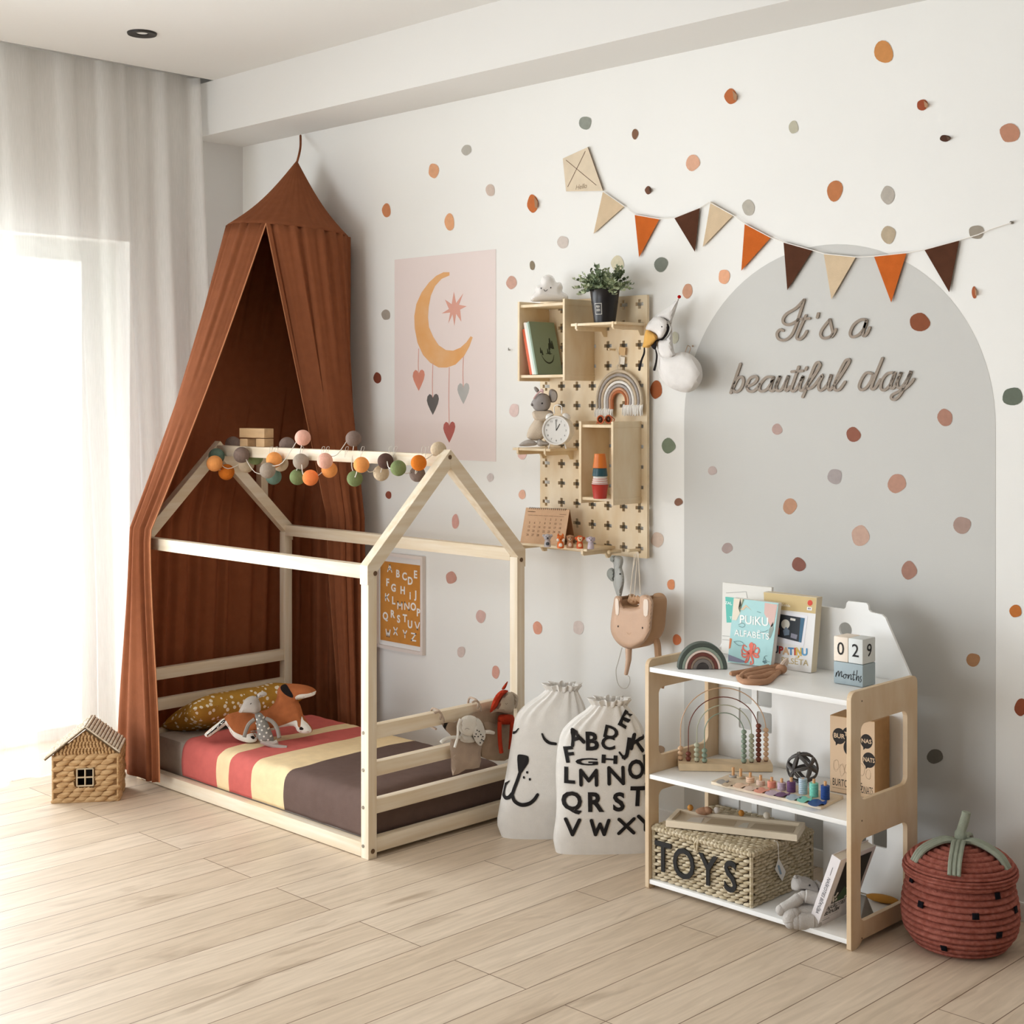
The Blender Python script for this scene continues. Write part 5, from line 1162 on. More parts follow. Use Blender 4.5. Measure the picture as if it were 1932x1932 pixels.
# alarm clock
cen = PY(1051.5, 812, -.158); PC = V((cen.x, cen.y, z2)); kC = (PC - CAMP).dot(FW) / FPX; R_ = 27.5 * kC
axd = V((cos(radians(-66)), sin(radians(-66)), 0)); sx = V((-axd.y, axd.x, 0)); pass
ck = thing('alarm_clock', 'white twin-bell alarm clock showing one o\'clock on the pegboard shelf', 'clock', PC)
CW = mat('clock_white', '#eae7e2', .3)
RM = Matrix((sx, V((0, 0, 1)), axd)).transposed().to_4x4(); RM.translation = cen
m = M(CW); m.lathe([(0, -.042), (R_ * .9, -.042), (R_, -.036), (R_, .010), (R_ * 1.02, .014), (R_ * .98, .017), (R_ * .9, .016), (R_ * .87, .010), (0, .010)], (0, 0, 0), 40, RM); m.build('case', ck)
m = M(mat('clock_dial', '#e3e1dc', .4)); m.lathe([(0, .011), (R_ * .86, .011)], (0, 0, 0), 40, RM, caps=False); dl = m.build('dial', ck)
fd = lambda x, y, d=0: cen + sx * x + V((0, 0, y)) + axd * (.0115 + d)
m = M(mat('dial_print', '#8d8a86', .7))
for k in range(1, 13):
    a = pi / 2 - tau * k / 12; m.text(str(k), lambda x, y, d, a=a: fd(R_ * .7 * cos(a) + x * .0095, R_ * .7 * sin(a) + y * .0095, .0003), 1, 0, .02)
m.build('numeral_print', dl, smooth=False)
for ang, ln, wd in ((92, .72, .0018), (60, .5, .0026)):
    a = radians(ang); m = M(BLACK); m.ribbon([(0, 0), (R_ * ln * cos(a), R_ * ln * sin(a))], wd, lambda x, y, d: fd(x, y, .0012), sm=1); m.build('clock_hand', ck, smooth=False)
for sg in (-1, 1):
    a = radians(90 - sg * 33); P = cen + sx * cos(a) * R_ * 1.12 + V((0, 0, sin(a) * R_ * 1.12)) - axd * .008; up = (sx * cos(a) + V((0, 0, sin(a)))).normalized()
    B_ = Matrix((up.cross(axd), axd, up)).transposed().to_4x4(); B_.translation = P
    m = M(CW); m.lathe([(.0, .012), (.010, .010), (.0165, .003), (.017, -.002), (.0, -.002)], (0, 0, 0), 20, B_); m.build('bell', ck)
    m = M(CW); a = radians(-90 + sg * 32); P = cen + sx * cos(a) * R_ * .95 + V((0, 0, sin(a) * R_ * .95)); e_ = cen + sx * cos(a) * R_ * 1.2; m.tube([P, V((e_.x, e_.y, z2 + .0006))], .0022, 6); m.build('foot', ck)
m = M(CW); m.tube(smooth3([cen + sx * -.014 + V((0, 0, R_ * 1.15)) - axd * .008, cen + sx * -.014 + V((0, 0, R_ * 1.62)) - axd * .008, cen + V((0, 0, R_ * 1.74)) - axd * .008, cen + sx * .014 + V((0, 0, R_ * 1.62)) - axd * .008, cen + sx * .014 + V((0, 0, R_ * 1.15)) - axd * .008], 5), .0022, 6); m.build('handle', ck)
# sunglasses on the tall box
P = UZ(1141, b2y + .025, Z2T + .0008); _ds = (P - CAMP).dot(FW); _vs = VZ(P)
sg_ = thing('toy_sunglasses', 'small orange-framed child sunglasses resting on the tall pegboard box', 'glasses', P)
fs_ = lambda u, v, h=0: CAMP + _ray(u, v + _vs - 796) * _ds - FW * h
for cx_, cy_ in ((1133, 786.5), (1148, 786)):
    ln_ = [(cx_ + 7.2 * cos(a) * cos(.9) - 9.5 * sin(a) * sin(.9) * .45, cy_ - 7.2 * cos(a) * sin(.9) * .75 - 9.5 * sin(a) * cos(.9)) for a in [tau * k / 20 for k in range(20)]]
    m = M(mat('frame_orange', '#c05a2b', .4)); m.tube([fs_(u, v, .006 + (u - cx_) * .0008) for u, v in ln_], .0026, 7, closed=True); m.build('lens_rim', sg_)
    m = M(mat('lens_dark', '#4a2a18', .15)); m.face([m.v(fs_(u, v, .006 + (u - cx_) * .0008)) for u, v in ln_]); m.build('lens', sg_, solid=.001)
m = M(mat('frame_orange', '#c05a2b')); m.tube([fs_(1138, 789, .006), fs_(1141, 787, .007), fs_(1143, 789, .006)], .0022, 6); m.tube([fs_(1154, 781, .006), fs_(1160, 786, -.02), fs_(1160, 790, -.05)], .0018, 6); m.tube([fs_(1128, 793, .006), fs_(1126, 794, -.02), fs_(1128, 792, -.04)], .0018, 6); m.build('temple_frame', sg_)
# stacking cups in the tall box
PCc = PZ(1147, 942, b2z0); PCc.x = min(PCc.x, b2x1 - .032); kc = (PCc - CAMP).dot(FW) / FPX; zc = b2z0 + .0006
for lab, h, r0, r1, col in (('red stacking cup at the bottom of the cup tower', 27, 12.5, 15.5, 'b8392f'), ('white and red ringed stacking cup above the red cup', 15, 15.5, 12.8, 'e5ded6'), ('dark teal stacking cup third in the cup tower', 15, 14.5, 13, '2f5058'), ('orange stacking cup on top of the cup tower', 27, 13.5, 10.5, 'd9772e')):
    m = M(mat('cup_' + col, '#' + col, .35)); hh = h * kc; r0 *= kc; r1 *= kc
    pr_ = [(0, 0), (r0 * .95, 0), (r0, .001)] + ([(r0, .003)] if col != 'e5ded6' else sum([[(r0 + (r1 - r0) * t, hh * t), (r0 + (r1 - r0) * t - .0012, hh * (t + .06)), (r0 + (r1 - r0) * t - .0012, hh * (t + .14))] for t in (.1, .35, .6)], [])) + [(r1, hh * .9), (r1 + (.002 if h > 20 and r1 > r0 else 0), hh - .002), (r1 * .97, hh), (0, hh - .0004)]
    m.lathe(pr_, (PCc.x, PCc.y, zc), 28)
    if col == 'e5ded6': m.use(mat('cup_stripe', '#c65b4c', .4)); [m.lathe([(r0 + (r1 - r0) * t + .0004, hh * t - .001), (r0 + (r1 - r0) * t + .0004, hh * t + .001)], (PCc.x, PCc.y, zc), 28, caps=False) for t in (.16, .42, .68)]
    tag(m.build('stacking_cup'), lab, 'cup', 'stacking cups'); zc += hh + .0004
# desk calendar
z3 = shf3[4] + .0006; BL = PZ(982, 1023.5, z3); BR = PZ(1064.5, 1028.5, z3); ex = (BR - BL).normalized(); W3 = (BR - BL).length; back = V((-ex.y, ex.x, 0)); Hc = .126
KR = mat('kraft_card', '#d3ad8b', .8, .05, 60); KRD = mat('kraft_dark', '#a87c58', .8)
ca = thing('desk_calendar', 'kraft card desk calendar standing on the lowest pegboard shelf', 'calendar', BL)
top_off = back * .042 + V((0, 0, Hc))
m = M(KR); fq = lambda x, y, d=0: BL + ex * x + top_off * y + (V((0, 0, -.3)) + back * -1).normalized() * d
m.prism([(0, 0), (W3, 0), (W3, 1), (0, 1)], fq, 0, .0025); fp_ = m.build('front_page', ca, smooth=False)
m = M(KRD); m.prism([(0, 0), (W3, 0), (W3, 1), (0, 1)], lambda x, y, d: BL + ex * x + back * .084 * (1 - y) + top_off * y + back * -d * .5, 0, .0025)
m.prism([(0, 0), (W3, 0), (W3, .084), (0, .084)], lambda x, y, d: BL + ex * x + back * y + V((0, 0, d)), 0, .001); m.build('stand', ca, smooth=False)
m = M(BLACK)
for k in range(19):
    x = W3 * (.09 + .82 * k / 18); c = BL + ex * x + top_off; m.tube([c + back * .004 * cos(a) + V((0, 0, .0045 * sin(a) - .002)) for a in [tau * q / 8 for q in range(8)]], .0009, 4, closed=True)
m.build('spiral_binding', ca)
m = M(mat('calendar_print', '#6f523b', .8)); nfn = lambda x0, y0, s: (lambda a, b, d: fq(x0 + a * s, y0 + b * s / Hc, .0028))
for i in range(28):
    k = i + 3; m.text(str(i + 1), nfn(W3 * (.14 + .118 * (k % 7)), .70 - .115 * (k // 7), .0105), 1, 0, .015)
m.ribbon([(W3 * .1, .9), (W3 * .19, .9)], .02, lambda x, y, d: fq(x, y, .0028), sm=1); m.ribbon([(W3 * .82, .86), (W3 * .92, .86)], .012, lambda x, y, d: fq(x, y, .0028), sm=1)
for q_ in range(7): m.ribbon([(W3 * (.1 + .118 * q_), .80), (W3 * (.17 + .118 * q_), .80)], .01, lambda x, y, d: fq(x, y, .0028), sm=1)
m.build('date_print', fp_, smooth=False)
# animal figures
def figure(kind, lab, u, v, body, face, belly, H_=.049):
    P = PZ(u, v, shf3[4]) + V((0, 0, .0005)); t = thing(kind + '_figure', lab, 'toy figure', P, AZ * 0 + atan2(-FW.y, -FW.x) + pi / 2, 'animal figures on the pegboard shelf'); k = H_ / .049
    mb = mat('fig_' + body, '#' + body, .4); mf = mat('fig_' + face, '#' + face, .4); mbl = mat('fig_' + belly, '#' + belly, .4)
    m = M(mb); m.lathe([(0, 0), (.0115 * k, 0), (.0125 * k, .003), (.011 * k, .018 * k), (.0085 * k, .026 * k), (0, .03 * k)], n=18); m.build('body', t, local=True)
    m = M(mb); m.ball((0, 0, .034 * k), (.0138 * k, .0118 * k, .0125 * k), seg=18, rings=12); h = m.build('head', t, local=True)
    m = M(mbl); m.ball((0, -.0088 * k, .011 * k), (.007 * k, .004 * k, .009 * k), seg=12, rings=8); m.build('belly', t, local=True)
    m = M(mf)
    if kind == 'monkey': m.ball((-.004, -.0085, .036), (.0055, .004, .006), seg=10, rings=8); m.ball((.004, -.0085, .036), (.0055, .004, .006), seg=10, rings=8); m.ball((0, -.009, .030), (.0075, .004, .0055), seg=10, rings=8)
    elif kind == 'fox': m.ball((-.0085, -.0065, .030), (.006, .004, .006), Matrix.Rotation(.6, 3, 'Y'), 10, 8); m.ball((.0085, -.0065, .030), (.006, .004, .006), Matrix.Rotation(-.6, 3, 'Y'), 10, 8)
    else: m.ball((0, -.010, .031), (.0058, .004, .005), seg=10, rings=8)
    m.build('muzzle', h, local=True)
    m = M(BLACK); m.ball((0, -.0142, .0325), (.0022, .0014, .0036 if kind == 'koala' else .0017), seg=8, rings=6); m.build('nose', h, local=True)
    for sg in (-1, 1):
        m = M(BLACK); m.ball((sg * .0055, -.0112, .0375), .0013, seg=8, rings=6); m.build('eye', h, local=True)
        m = M(mb)
        if kind == 'fox': m.lathe([(.005, 0), (.003, .006), (0, .010)], n=8, mx=Matrix.Translation((sg * .008, 0, .043)))
        elif kind == 'elephant': m.ball((sg * .0125, .001, .034), (.004, .0025, .008), seg=10, rings=8)
        else: m.ball((sg * (.0135 if kind != 'bear' else .0105), 0, .040 if kind != 'monkey' else .036), (.0055 if kind != 'bear' else .0042, .003, .0055 if kind != 'bear' else .0042), seg=10, rings=8)
        m.build('ear', h, local=True)
    return t
figure('koala', 'light grey koala figure, first from the left by the calendar', 1033, 1032, 'bdb9bd', '9c979c', '4c4f55')
figure('fox', 'orange fox figure between koala and bear', 1057.5, 1034.5, 'd96a22', 'f1e7da', 'f1e4d4')
figure('bear', 'light brown bear figure between fox and monkey', 1075.5, 1034, 'b58763', 'dcc1a2', 'e7c9b4')
figure('monkey', 'orange-red monkey figure between bear and elephant', 1094, 1035, 'd05a28', 'f0cfa6', 'eec49b')
figure('elephant', 'pale lilac elephant figure, last on the right of the row', 1114.5, 1036, 'bfb2bd', 'cdbfc6', 'c9bcc4', .047)
# elephant plush hanging below
z_ = -.075; f = on(z_); f2 = lambda u, v, h=0: PY(u, v, z_ - h)
el = thing('elephant_plush', 'pale grey elephant plush hanging from a wooden peg under the pegboard', 'soft toy', PY(1165, 1055, z_))
cH = lambda P: crop(1120, 1020, 6.44, P); EG = fab('elephant_grey', '#b0b1ad', .06, .45); EG2 = fab('elephant_grey_dark', '#9ea29d', .06, .45)
m = M(EG); H = puff(m, cH([(215, 190), (290, 180), (350, 200), (360, 260), (345, 330), (365, 400), (372, 500), (350, 620), (330, 690), (290, 680), (260, 600), (235, 500), (240, 400), (245, 300), (225, 250)]), .03, 10, f2, 3.5); m.build('body', el)
m = M(EG2); puff(m, cH([(240, 340), (200, 335), (165, 370), (165, 430), (200, 480), (235, 495), (250, 420)]), .012, 6, lambda u, v, h=0: f2(u, v, h + .01), 3); m.build('ear', el)
m = M(EG); puff(m, cH([(270, 370), (320, 330), (365, 400), (365, 520), (330, 620), (300, 640), (270, 560), (258, 460)]), .016, 8, lambda u, v, h=0: f2(u, v, h + .022), 3); m.build('ear', el)
m = M(BLACK); m.ball(f2(1170, 1083, .04), .003, seg=8, rings=6); m.build('eye', el)
m = M(EG2); puff(m, cH([(200, 200), (240, 180), (265, 210), (245, 260), (205, 250)]), .014, 5, lambda u, v, h=0: f2(u, v, h + .016), 3); m.build('foot', el)
for lab, u, v, r in (('wooden peg holding the elephant plush under the pegboard', 1166, 1040, .006), ('wooden peg holding the bunny backpack under the pegboard', 1203, 1037, .0055)):
    a = PY(u + 4, v, PB); m = M(PLY); m.tube([a, a + V((-.004, -.055, 0))], r, 10); m.ball(a + V((-.004, -.055, 0)), r * 1.25, seg=12, rings=8); tag(m.build('wooden_peg'), lab, 'peg')
# bunny backpack
z_ = -.14; f = lambda u, v, h=0: PY(u, v, z_ - h)
bg = thing('bunny_backpack', 'beige leather bunny-face backpack hanging by cords under the pegboard', 'backpack', PY(1195, 1175, z_))
LTH = mat('leather_beige', '#c9a78d', .5, .06, 20, .1, 200); LTD = mat('leather_tan', '#b58f6d', .55, .06, 20, .1, 200)
out = cH([(258, 690), (290, 672), (345, 690), (350, 790), (440, 815), (548, 800), (560, 690), (610, 660), (680, 670), (722, 730), (725, 820), (712, 950), (700, 1080), (660, 1180), (590, 1260), (490, 1310), (390, 1305), (290, 1240), (225, 1140), (208, 1040), (222, 900), (240, 790)])
m = M(LTH); H = puff(m, out, .022, 9, f, 4); fr2 = m.build('front_panel', bg)
for pp2 in ([(262, 720), (285, 705), (302, 740), (305, 890), (268, 890)], [(605, 735), (635, 712), (662, 740), (655, 905), (608, 905)]):
    m = M(mat('inner_ear_cream', '#e6d6c6', .6)); decal(m, cH(pp2), f, H, 3, 2, .0015); m.build('ear_patch', fr2, smooth=False)
for x, y in ((296, 1042), (591, 1060)):
    m = M(BLACK); decal(m, cH(circ(x, y, 6, 14, 8)), f, H, 2, 1, .0015); m.build('eye', fr2, smooth=False)
m = M(LTD); m.ribbon(cH([(403, 1115), (428, 1140), (455, 1115)]), .5, lambda u, v, d: f(u, v, H(u, v) + .002)); m.build('mouth', fr2, smooth=False)
bo = [(p.x, p.y) for p in smooth2(out, 3, True)]
m = M(LTD); n = len(bo); mid = n
A_ = [m.v(f(u, v, 0)) for u, v in bo]; B2 = [m.v(PY(u, v, z_) + V((0, .072, 0))) for u, v in bo]
for k in range(n):
    if bo[k][1] > 1128 : m.face([A_[k], A_[(k + 1) % n], B2[(k + 1) % n], B2[k]])
m.face(B2); m.build('gusset', bg, solid=.002)
m = M(LTD); m.ball(PY(1197, 1133, z_ + .03), (.026, .024, .014), seg=14, rings=8); 
for k in range(7): m.ball(PY(1188 + 3 * k, 1131 - (k % 2) * 2, z_ + .01), (.006, .006, .011), seg=8, rings=6)
m.build('gathered_top', bg)
m = M(mat('bag_cord', '#e6dac8', .7))
for a, b in (((1188, 1128), (1197, 1045)), ((1196, 1128), (1203, 1042)), ((1193, 1080), (1201, 1042)), ((1208, 1122), (1204, 1042))): m.tube([PY(*a, z_ + .02), PY(*b, z_ + .06)], .0016, 5)
m.build('drawcord', bg)
m = M(LTH); m.tube([f(1186, 1224, .0), f(1186, 1245, .006), f(1183, 1262, .004), f(1181, 1272, 0)], [.012, .010, .008, .007], 10); m.build('strap', bg)
m = M(LTD); m.tube(smooth3([PY(1232, 1195, z_ + .06), PY(1240, 1215, z_ + .065), PY(1243, 1245, z_ + .07), PY(1254, 1270, z_ + .07), PY(1248, 1298, z_ + .06)], 5), [.012] * 11 + [.009] * 10, 8); m.build('strap', bg)
m = M(mat('loop_cord', '#b7b1a6', .6)); m.tube(smooth3([f(*p, .002) for p in cH([(345, 1300), (300, 1470), (272, 1580), (290, 1720), (340, 1790), (400, 1790), (440, 1720), (435, 1660), (415, 1640)])], 5), .0014, 5); m.build('loop_cord', bg)
# swan plush
z_ = -.06; f = lambda u, v, h=0: PY(u, v, z_ - h); cW = lambda P: crop(1180, 520, 7.432, P)
sw = thing('swan_plush', 'white swan plush with a pointed cap and red pompom hung beside the arch', 'soft toy', PY(1285, 690, z_))
SWN = fab('swan_white', '#e3dfdb', .04, .35); 
m = M(SWN); H = puff(m, cW([(470, 1085), (600, 1100), (720, 1085), (800, 1072), (900, 1095), (990, 1160), (1055, 1250), (1080, 1360), (1075, 1450), (1030, 1540), (960, 1610), (850, 1640), (730, 1615), (610, 1560), (510, 1450), (460, 1330), (450, 1200)]), .045, 24, f, 7); m.build('body', sw)
m = M(SWN); puff(m, cW([(440, 900), (560, 880), (640, 760), (650, 700), (660, 850), (665, 950), (680, 1050), (700, 1130), (600, 1180), (480, 1130), (430, 1020)]), .03, 10, lambda u, v, h=0: f(u, v, h + .012), 5); m.build('neck', sw)
m = M(SWN); H = puff(m, cW([(290, 760), (310, 680), (360, 620), (450, 560), (560, 600), (610, 690), (590, 790), (530, 870), (440, 905), (430, 830)]), .034, 12, lambda u, v, h=0: f(u, v, h + .025), 4); hd = m.build('head', sw)
m = M(fab('swan_cap', '#d8d4d0', .04, .3)); puff(m, cW([(370, 610), (460, 530), (600, 440), (740, 320), (750, 335), (700, 500), (660, 620), (630, 720), (600, 640), (500, 600)]), .024, 12, lambda u, v, h=0: f(u, v, h + .022), 4); m.build('cap', sw)
m = M(fab('pompom_red', '#b5201c', .1, .5)); m.ball(f(1281.5, 560, .025), .0062, seg=12, rings=8); m.build('pompom', sw)
m = M(fab('beak_ochre', '#d9a75c', .08, .3)); puff(m, cW([(285, 770), (350, 775), (445, 850), (420, 930), (340, 1005), (290, 1010), (240, 1000), (255, 920)]), .02, 8, lambda u, v, h=0: f(u, v, h + .036), 3.5); m.build('beak', sw)
m = M(BLACK); m.ball(f(1249, 616.5, .058), .0028, seg=8, rings=6); m.build('eye', hd)
RB = fab('ribbon_black', '#262222', .1, .2); fr3 = lambda x, y, d: f(x, y, .055)
m = M(RB); m.ribbon(cW([(590, 680), (605, 730), (570, 830), (510, 895), (440, 912)]), [1.2, 4.2, 3.5, 2], lambda x, y, d: f(x, y, max(.02, H(x, y) + .027))); m.build('cap_ribbon', sw, smooth=False, solid=.001)
for pts in ([(265, 1010), (262, 1090), (225, 1190), (195, 1320)], [(425, 1040), (440, 1120), (430, 1220), (405, 1320)]):
    m = M(RB); m.ribbon(cW(pts), [2.2, 3.2, 3.4, 4.4], lambda x, y, d: f(x, y, .03)); m.build('ribbon_tail', sw, smooth=False, solid=.001)
m = M(RB); puff(m, cW([(360, 985), (400, 950), (435, 905), (430, 1020), (400, 1035)]), .006, 3, lambda u, v, h=0: f(u, v, h + .04), 2); m.build('ribbon_bow', sw)
m = M(mat('swan_loop', '#b99a80', .6)); a = PY(1300, 652, 0); m.tube(smooth3([f(1293, 664, .0), f(1297, 653, -.02), a + V((0, -.006, 0)), f(1303, 656, -.02), f(1300, 666, 0)], 4), .0013, 5); m.ball(PY(1307, 653, -.008), .0035, seg=8, rings=6); m.build('hanging_loop', sw)
# ================================================================ TOY SHELF ITEMS
T3, T2, T1 = .679, .351, .0295
# ---- top board
f = FACE(1326, 1263, T3)
rs = thing('stacking_rainbow', 'dark green, cream and maroon arched stacking rainbow on the top board', 'toy', f(1326, 1263))
rad = [(47, 39.5, '545d56'), (39.5, 34, '93a193'), (34, 29.5, 'f0dcd0'), (29.5, 23, '74423a'), (23, 18.5, '94806f'), (18.5, 11.5, '7d7570'), (11.5, 0, '453f3d')]
for r1, r0, c in rad:
    n = 28; o_ = [(1326 + (r1 - .35) * cos(pi * k / n), 1263 - (r1 - .35) * 1.07 * sin(pi * k / n)) for k in range(n + 1)]
    i_ = [(1326 + r0 * cos(pi * k / n), 1263 - r0 * 1.07 * sin(pi * k / n)) for k in range(n, -1, -1)] if r0 else []
    m = M(mat('arch_' + c, '#' + c, .6)); m.prism(o_ + i_, lambda u, v, d: f(u, v, -d) + V((0, 0, .0006)), 0, .034); tag(m.build('arch', rs, smooth=False, bev=.0015))
# picture books leaning on the back board
def LEAN(y0, z0, tilt):
    def f(u, v, h=0):
        r = _ray(u, v); return CAMP + r * ((y0 + tilt * (CAMP.z - z0) - CAMP.y) / (r.y - tilt * r.z)) - V((0, h, 0))
    return f
def slab(name, lab, cat, quad, th, base_v, z, tilt, cover, edge='#e9e6e0', y0=-.25):
    f = LEAN(y0, z, tilt)
    o = thing(name, lab, cat, f((quad[0][0] + quad[1][0]) / 2, base_v))
    m = M(mat('cover_' + cover, '#' + cover, .45)); m.prism(quad, lambda u, v, d: f(u, v, -d), 0, .0012); fc = m.build('front_cover', o, smooth=False)
    m = M(mat('pages_' + edge, edge, .8)); m.prism(quad, lambda u, v, d: f(u, v, -d), .0012, th); m.build('book_block', o, smooth=False)
    return o, fc, f
def art(parent, f, col, poly, up=.0006, sm=1, name='picture'):
    m = M(mat('ink_' + col, '#' + col, .6)); vs, fs = mesh2(smooth2(poly, sm, True) if sm > 1 else poly, 30); a = [m.v(f(p.x, p.y, up)) for p in vs]
    for t in fs: m.face([a[i] for i in t])
    return m.build(name, parent, smooth=False)
def words_on(parent, f, col, items, up=.001, name='title'):
    m = M(mat('ink_' + col, '#' + col, .6))
    for tx, u, v, s, xs, off, sl in items: m.text(tx, lambda a, b, d, u=u, v=v, s=s, sl=sl: f(u + a * s, v - b * s + a * s * sl, up), 1, 0, off, xs=xs)
    return m.build(name, parent, smooth=False)
cK = lambda P: crop(1330, 1080, 8.4, P)
o, fc, f = slab('picture_book', 'large pale picture book with a teal panel behind the alphabet book', 'book', [(1363.5, 1099), (1456, 1108.5), (1452, 1245), (1361, 1232)], .010, 1238, T3, .1, 'dedbd4', y0=-.247)
art(fc, f, '62bdb0', cK([(325, 385), (600, 415), (560, 790), (345, 795)]))
words_on(fc, f, 'e8f2ee', [('ZAĻ', 1375, 1138, 7, 1, .02, .12), ('T', 1379, 1166, 7, 1, .02, .1)])
m = M(mat('ink_8f8d88', '#8f8d88', .6))
for st in ([(340, 325), (655, 305)], [(655, 305), (675, 410)], [(280, 1005), (390, 1012)], [(280, 1065), (390, 1072)]): m.ribbon(cK(st), .7, lambda u, v, d: f(u, v, .0008), sm=1)
m.build('line_drawing', fc, smooth=False)
o, fc, f = slab('picture_book', 'turquoise alphabet picture book with a coral octopus on the cover', 'book', cK([(455, 405), (1165, 490), (1040, 1500), (360, 1420)]), .018, 1256, T3, .2, 'a9d3d3', y0=-.330)
fO = f
for col, pl_ in (('e6dcc8', [(460, 410), (600, 420), (560, 640), (500, 760), (430, 750)]), ('7b8a6e', [(560, 410), (625, 430), (590, 520), (555, 640), (530, 560)]), ('d9b7ae', [(950, 480), (1150, 510), (1100, 800), (1050, 880), (990, 740), (940, 650)]), ('8f9a92', [(1020, 900), (1080, 780), (1090, 900), (1040, 1040), (1005, 1040)]), ('d9c4a4', [(560, 590), (650, 510), (760, 620), (740, 600), (660, 545), (610, 600)]), ('8a8aa0', [(370, 1300), (480, 1340), (600, 1390), (700, 1430), (560, 1430), (375, 1400)]), ('5f7f84', [(910, 1410), (960, 1390), (990, 1430), (945, 1450)]), ('d57f4e', [(395, 1040), (430, 1050), (405, 1200), (380, 1210)])): art(fc, f, col, cK(pl_))
m = M(mat('ink_e8735f', '#e8735f', .6)); fo = lambda u, v, d: fO(u, v, .0012)
head = smooth2(cK([(700, 1150), (740, 1105), (775, 1150), (760, 1220), (790, 1260), (740, 1300), (690, 1290), (670, 1250), (715, 1220)]), 3, True); vs, fs = mesh2(head, 30); a = [m.v(fo(p.x, p.y, 0)) for p in vs]; [m.face([a[i] for i in t]) for t in fs]
for st in ([(700, 1280), (640, 1240), (600, 1200), (620, 1150), (660, 1180)], [(690, 1290), (620, 1290), (590, 1270), (585, 1220)], [(690, 1300), (650, 1340), (600, 1330), (585, 1290)], [(700, 1310), (680, 1390), (640, 1430), (660, 1360)], [(730, 1310), (760, 1390), (760, 1440), (720, 1450), (730, 1410)], [(760, 1290), (800, 1340), (850, 1340), (840, 1310), (815, 1320)], [(770, 1280), (830, 1290), (860, 1240), (840, 1190), (810, 1210)], [(770, 1260), (790, 1200), (800, 1160), (780, 1130)]): m.ribbon(cK(st), [3.6, 2.6, 1.6], fo)
m.build('octopus', fc, smooth=False)
words_on(fc, f, 'f4f6f2', [('PUiKU', *cK([(780, 770)])[0], 23, .86, .015, .1), ('ALFABĒTS', *cK([(745, 990)])[0], 17, .86, .01, .12)])
m = M(mat('ink_3e5a5c', '#3e5a5c', .6))
for st in ([(460, 1095), (560, 1090), (620, 1140), (540, 1160), (460, 1095)], [(870, 955), (960, 935), (1000, 910)], [(920, 1420), (950, 1330), (990, 1320)], [(940, 1340), (980, 1400), (1025, 1415)], [(830, 620), (890, 640)], [(535, 830), (590, 800), (640, 830), (600, 870), (540, 850)]): m.ribbon(cK(st), .6, fo, sm=2)
m.build('line_drawing', fc, smooth=False)
o, fc, f = slab('board_game_box', 'white boxed game with a tan top band and night picture on the top board', 'game box', cK([(930, 310), (1775, 400), (1680, 1590), (1060, 1510)]), .030, 1269, T3, .16, 'e6e4e2', '#d9cbb0', y0=-.288)
fg = f
art(fc, f, 'cdb582', cK([(932, 312), (1775, 402), (1755, 655), (945, 560)])); art(fc, f, 'e9e9ee', cK([(1130, 590), (1630, 690), (1565, 1170), (1110, 1100)]))
art(fc, f, '2c3138', cK([(1165, 655), (1585, 725), (1530, 1112), (1130, 1010)]), .0010); art(fc, f, '3f6a86', cK([(1520, 715), (1585, 725), (1530, 1112), (1490, 1100)]), .0013)
art(fc, f, 'd5d3c8', cK(circ(1280, 820, 68, 76, 20)), .0014); art(fc, f, '6d7c8c', cK([(1240, 920), (1290, 860), (1345, 920), (1340, 990), (1260, 1000)]), .0017); art(fc, f, '8b8a98', cK([(1370, 960), (1470, 990), (1455, 1060), (1360, 1030)]), .0014); art(fc, f, 'a8553e', cK([(1155, 870), (1190, 880), (1185, 990), (1145, 975)]), .0014); art(fc, f, 'e8e6de', cK([(1360, 720), (1440, 735), (1435, 770), (1355, 755)]), .0014)
art(fc, f, 'd2452f', cK(circ(1668, 483, 40, 46, 16)), .001, 1, 'badge'); art(fc, f, 'f2f1ee', cK([(1622, 545), (1700, 555), (1695, 605), (1618, 595)]), .001, 1, 'badge')
words_on(fc, f, '3b4a6a', [('4+', *cK([(1660, 575)])[0], 5.5, 1, .02, .1)], .0014, 'age_mark'); words_on(fc, f, 'f4efe0', [('mūzikla', *cK([(1270, 520)])[0], 6.5, 1, .01, .13)])
for ch, x, y, c in (('U', 1120, 1225, '46505e'), ('P', 1205, 1235, 'b5342f'), ('A', 1285, 1250, 'd3ad84'), ('T', 1365, 1255, '4a88b8'), ('I', 1428, 1260, 'c8482f'), ('Ņ', 1488, 1265, 'd5b24e'), ('U', 1580, 1265, '5a9ac4')): words_on(fc, f, c, [(ch, *cK([(x, y)])[0], 19, .9, .035, .08)])
words_on(fc, f, 'c4ae7a', [('PILSĒTA', *cK([(1425, 1415)])[0], 15.5, .92, .006, .12)])
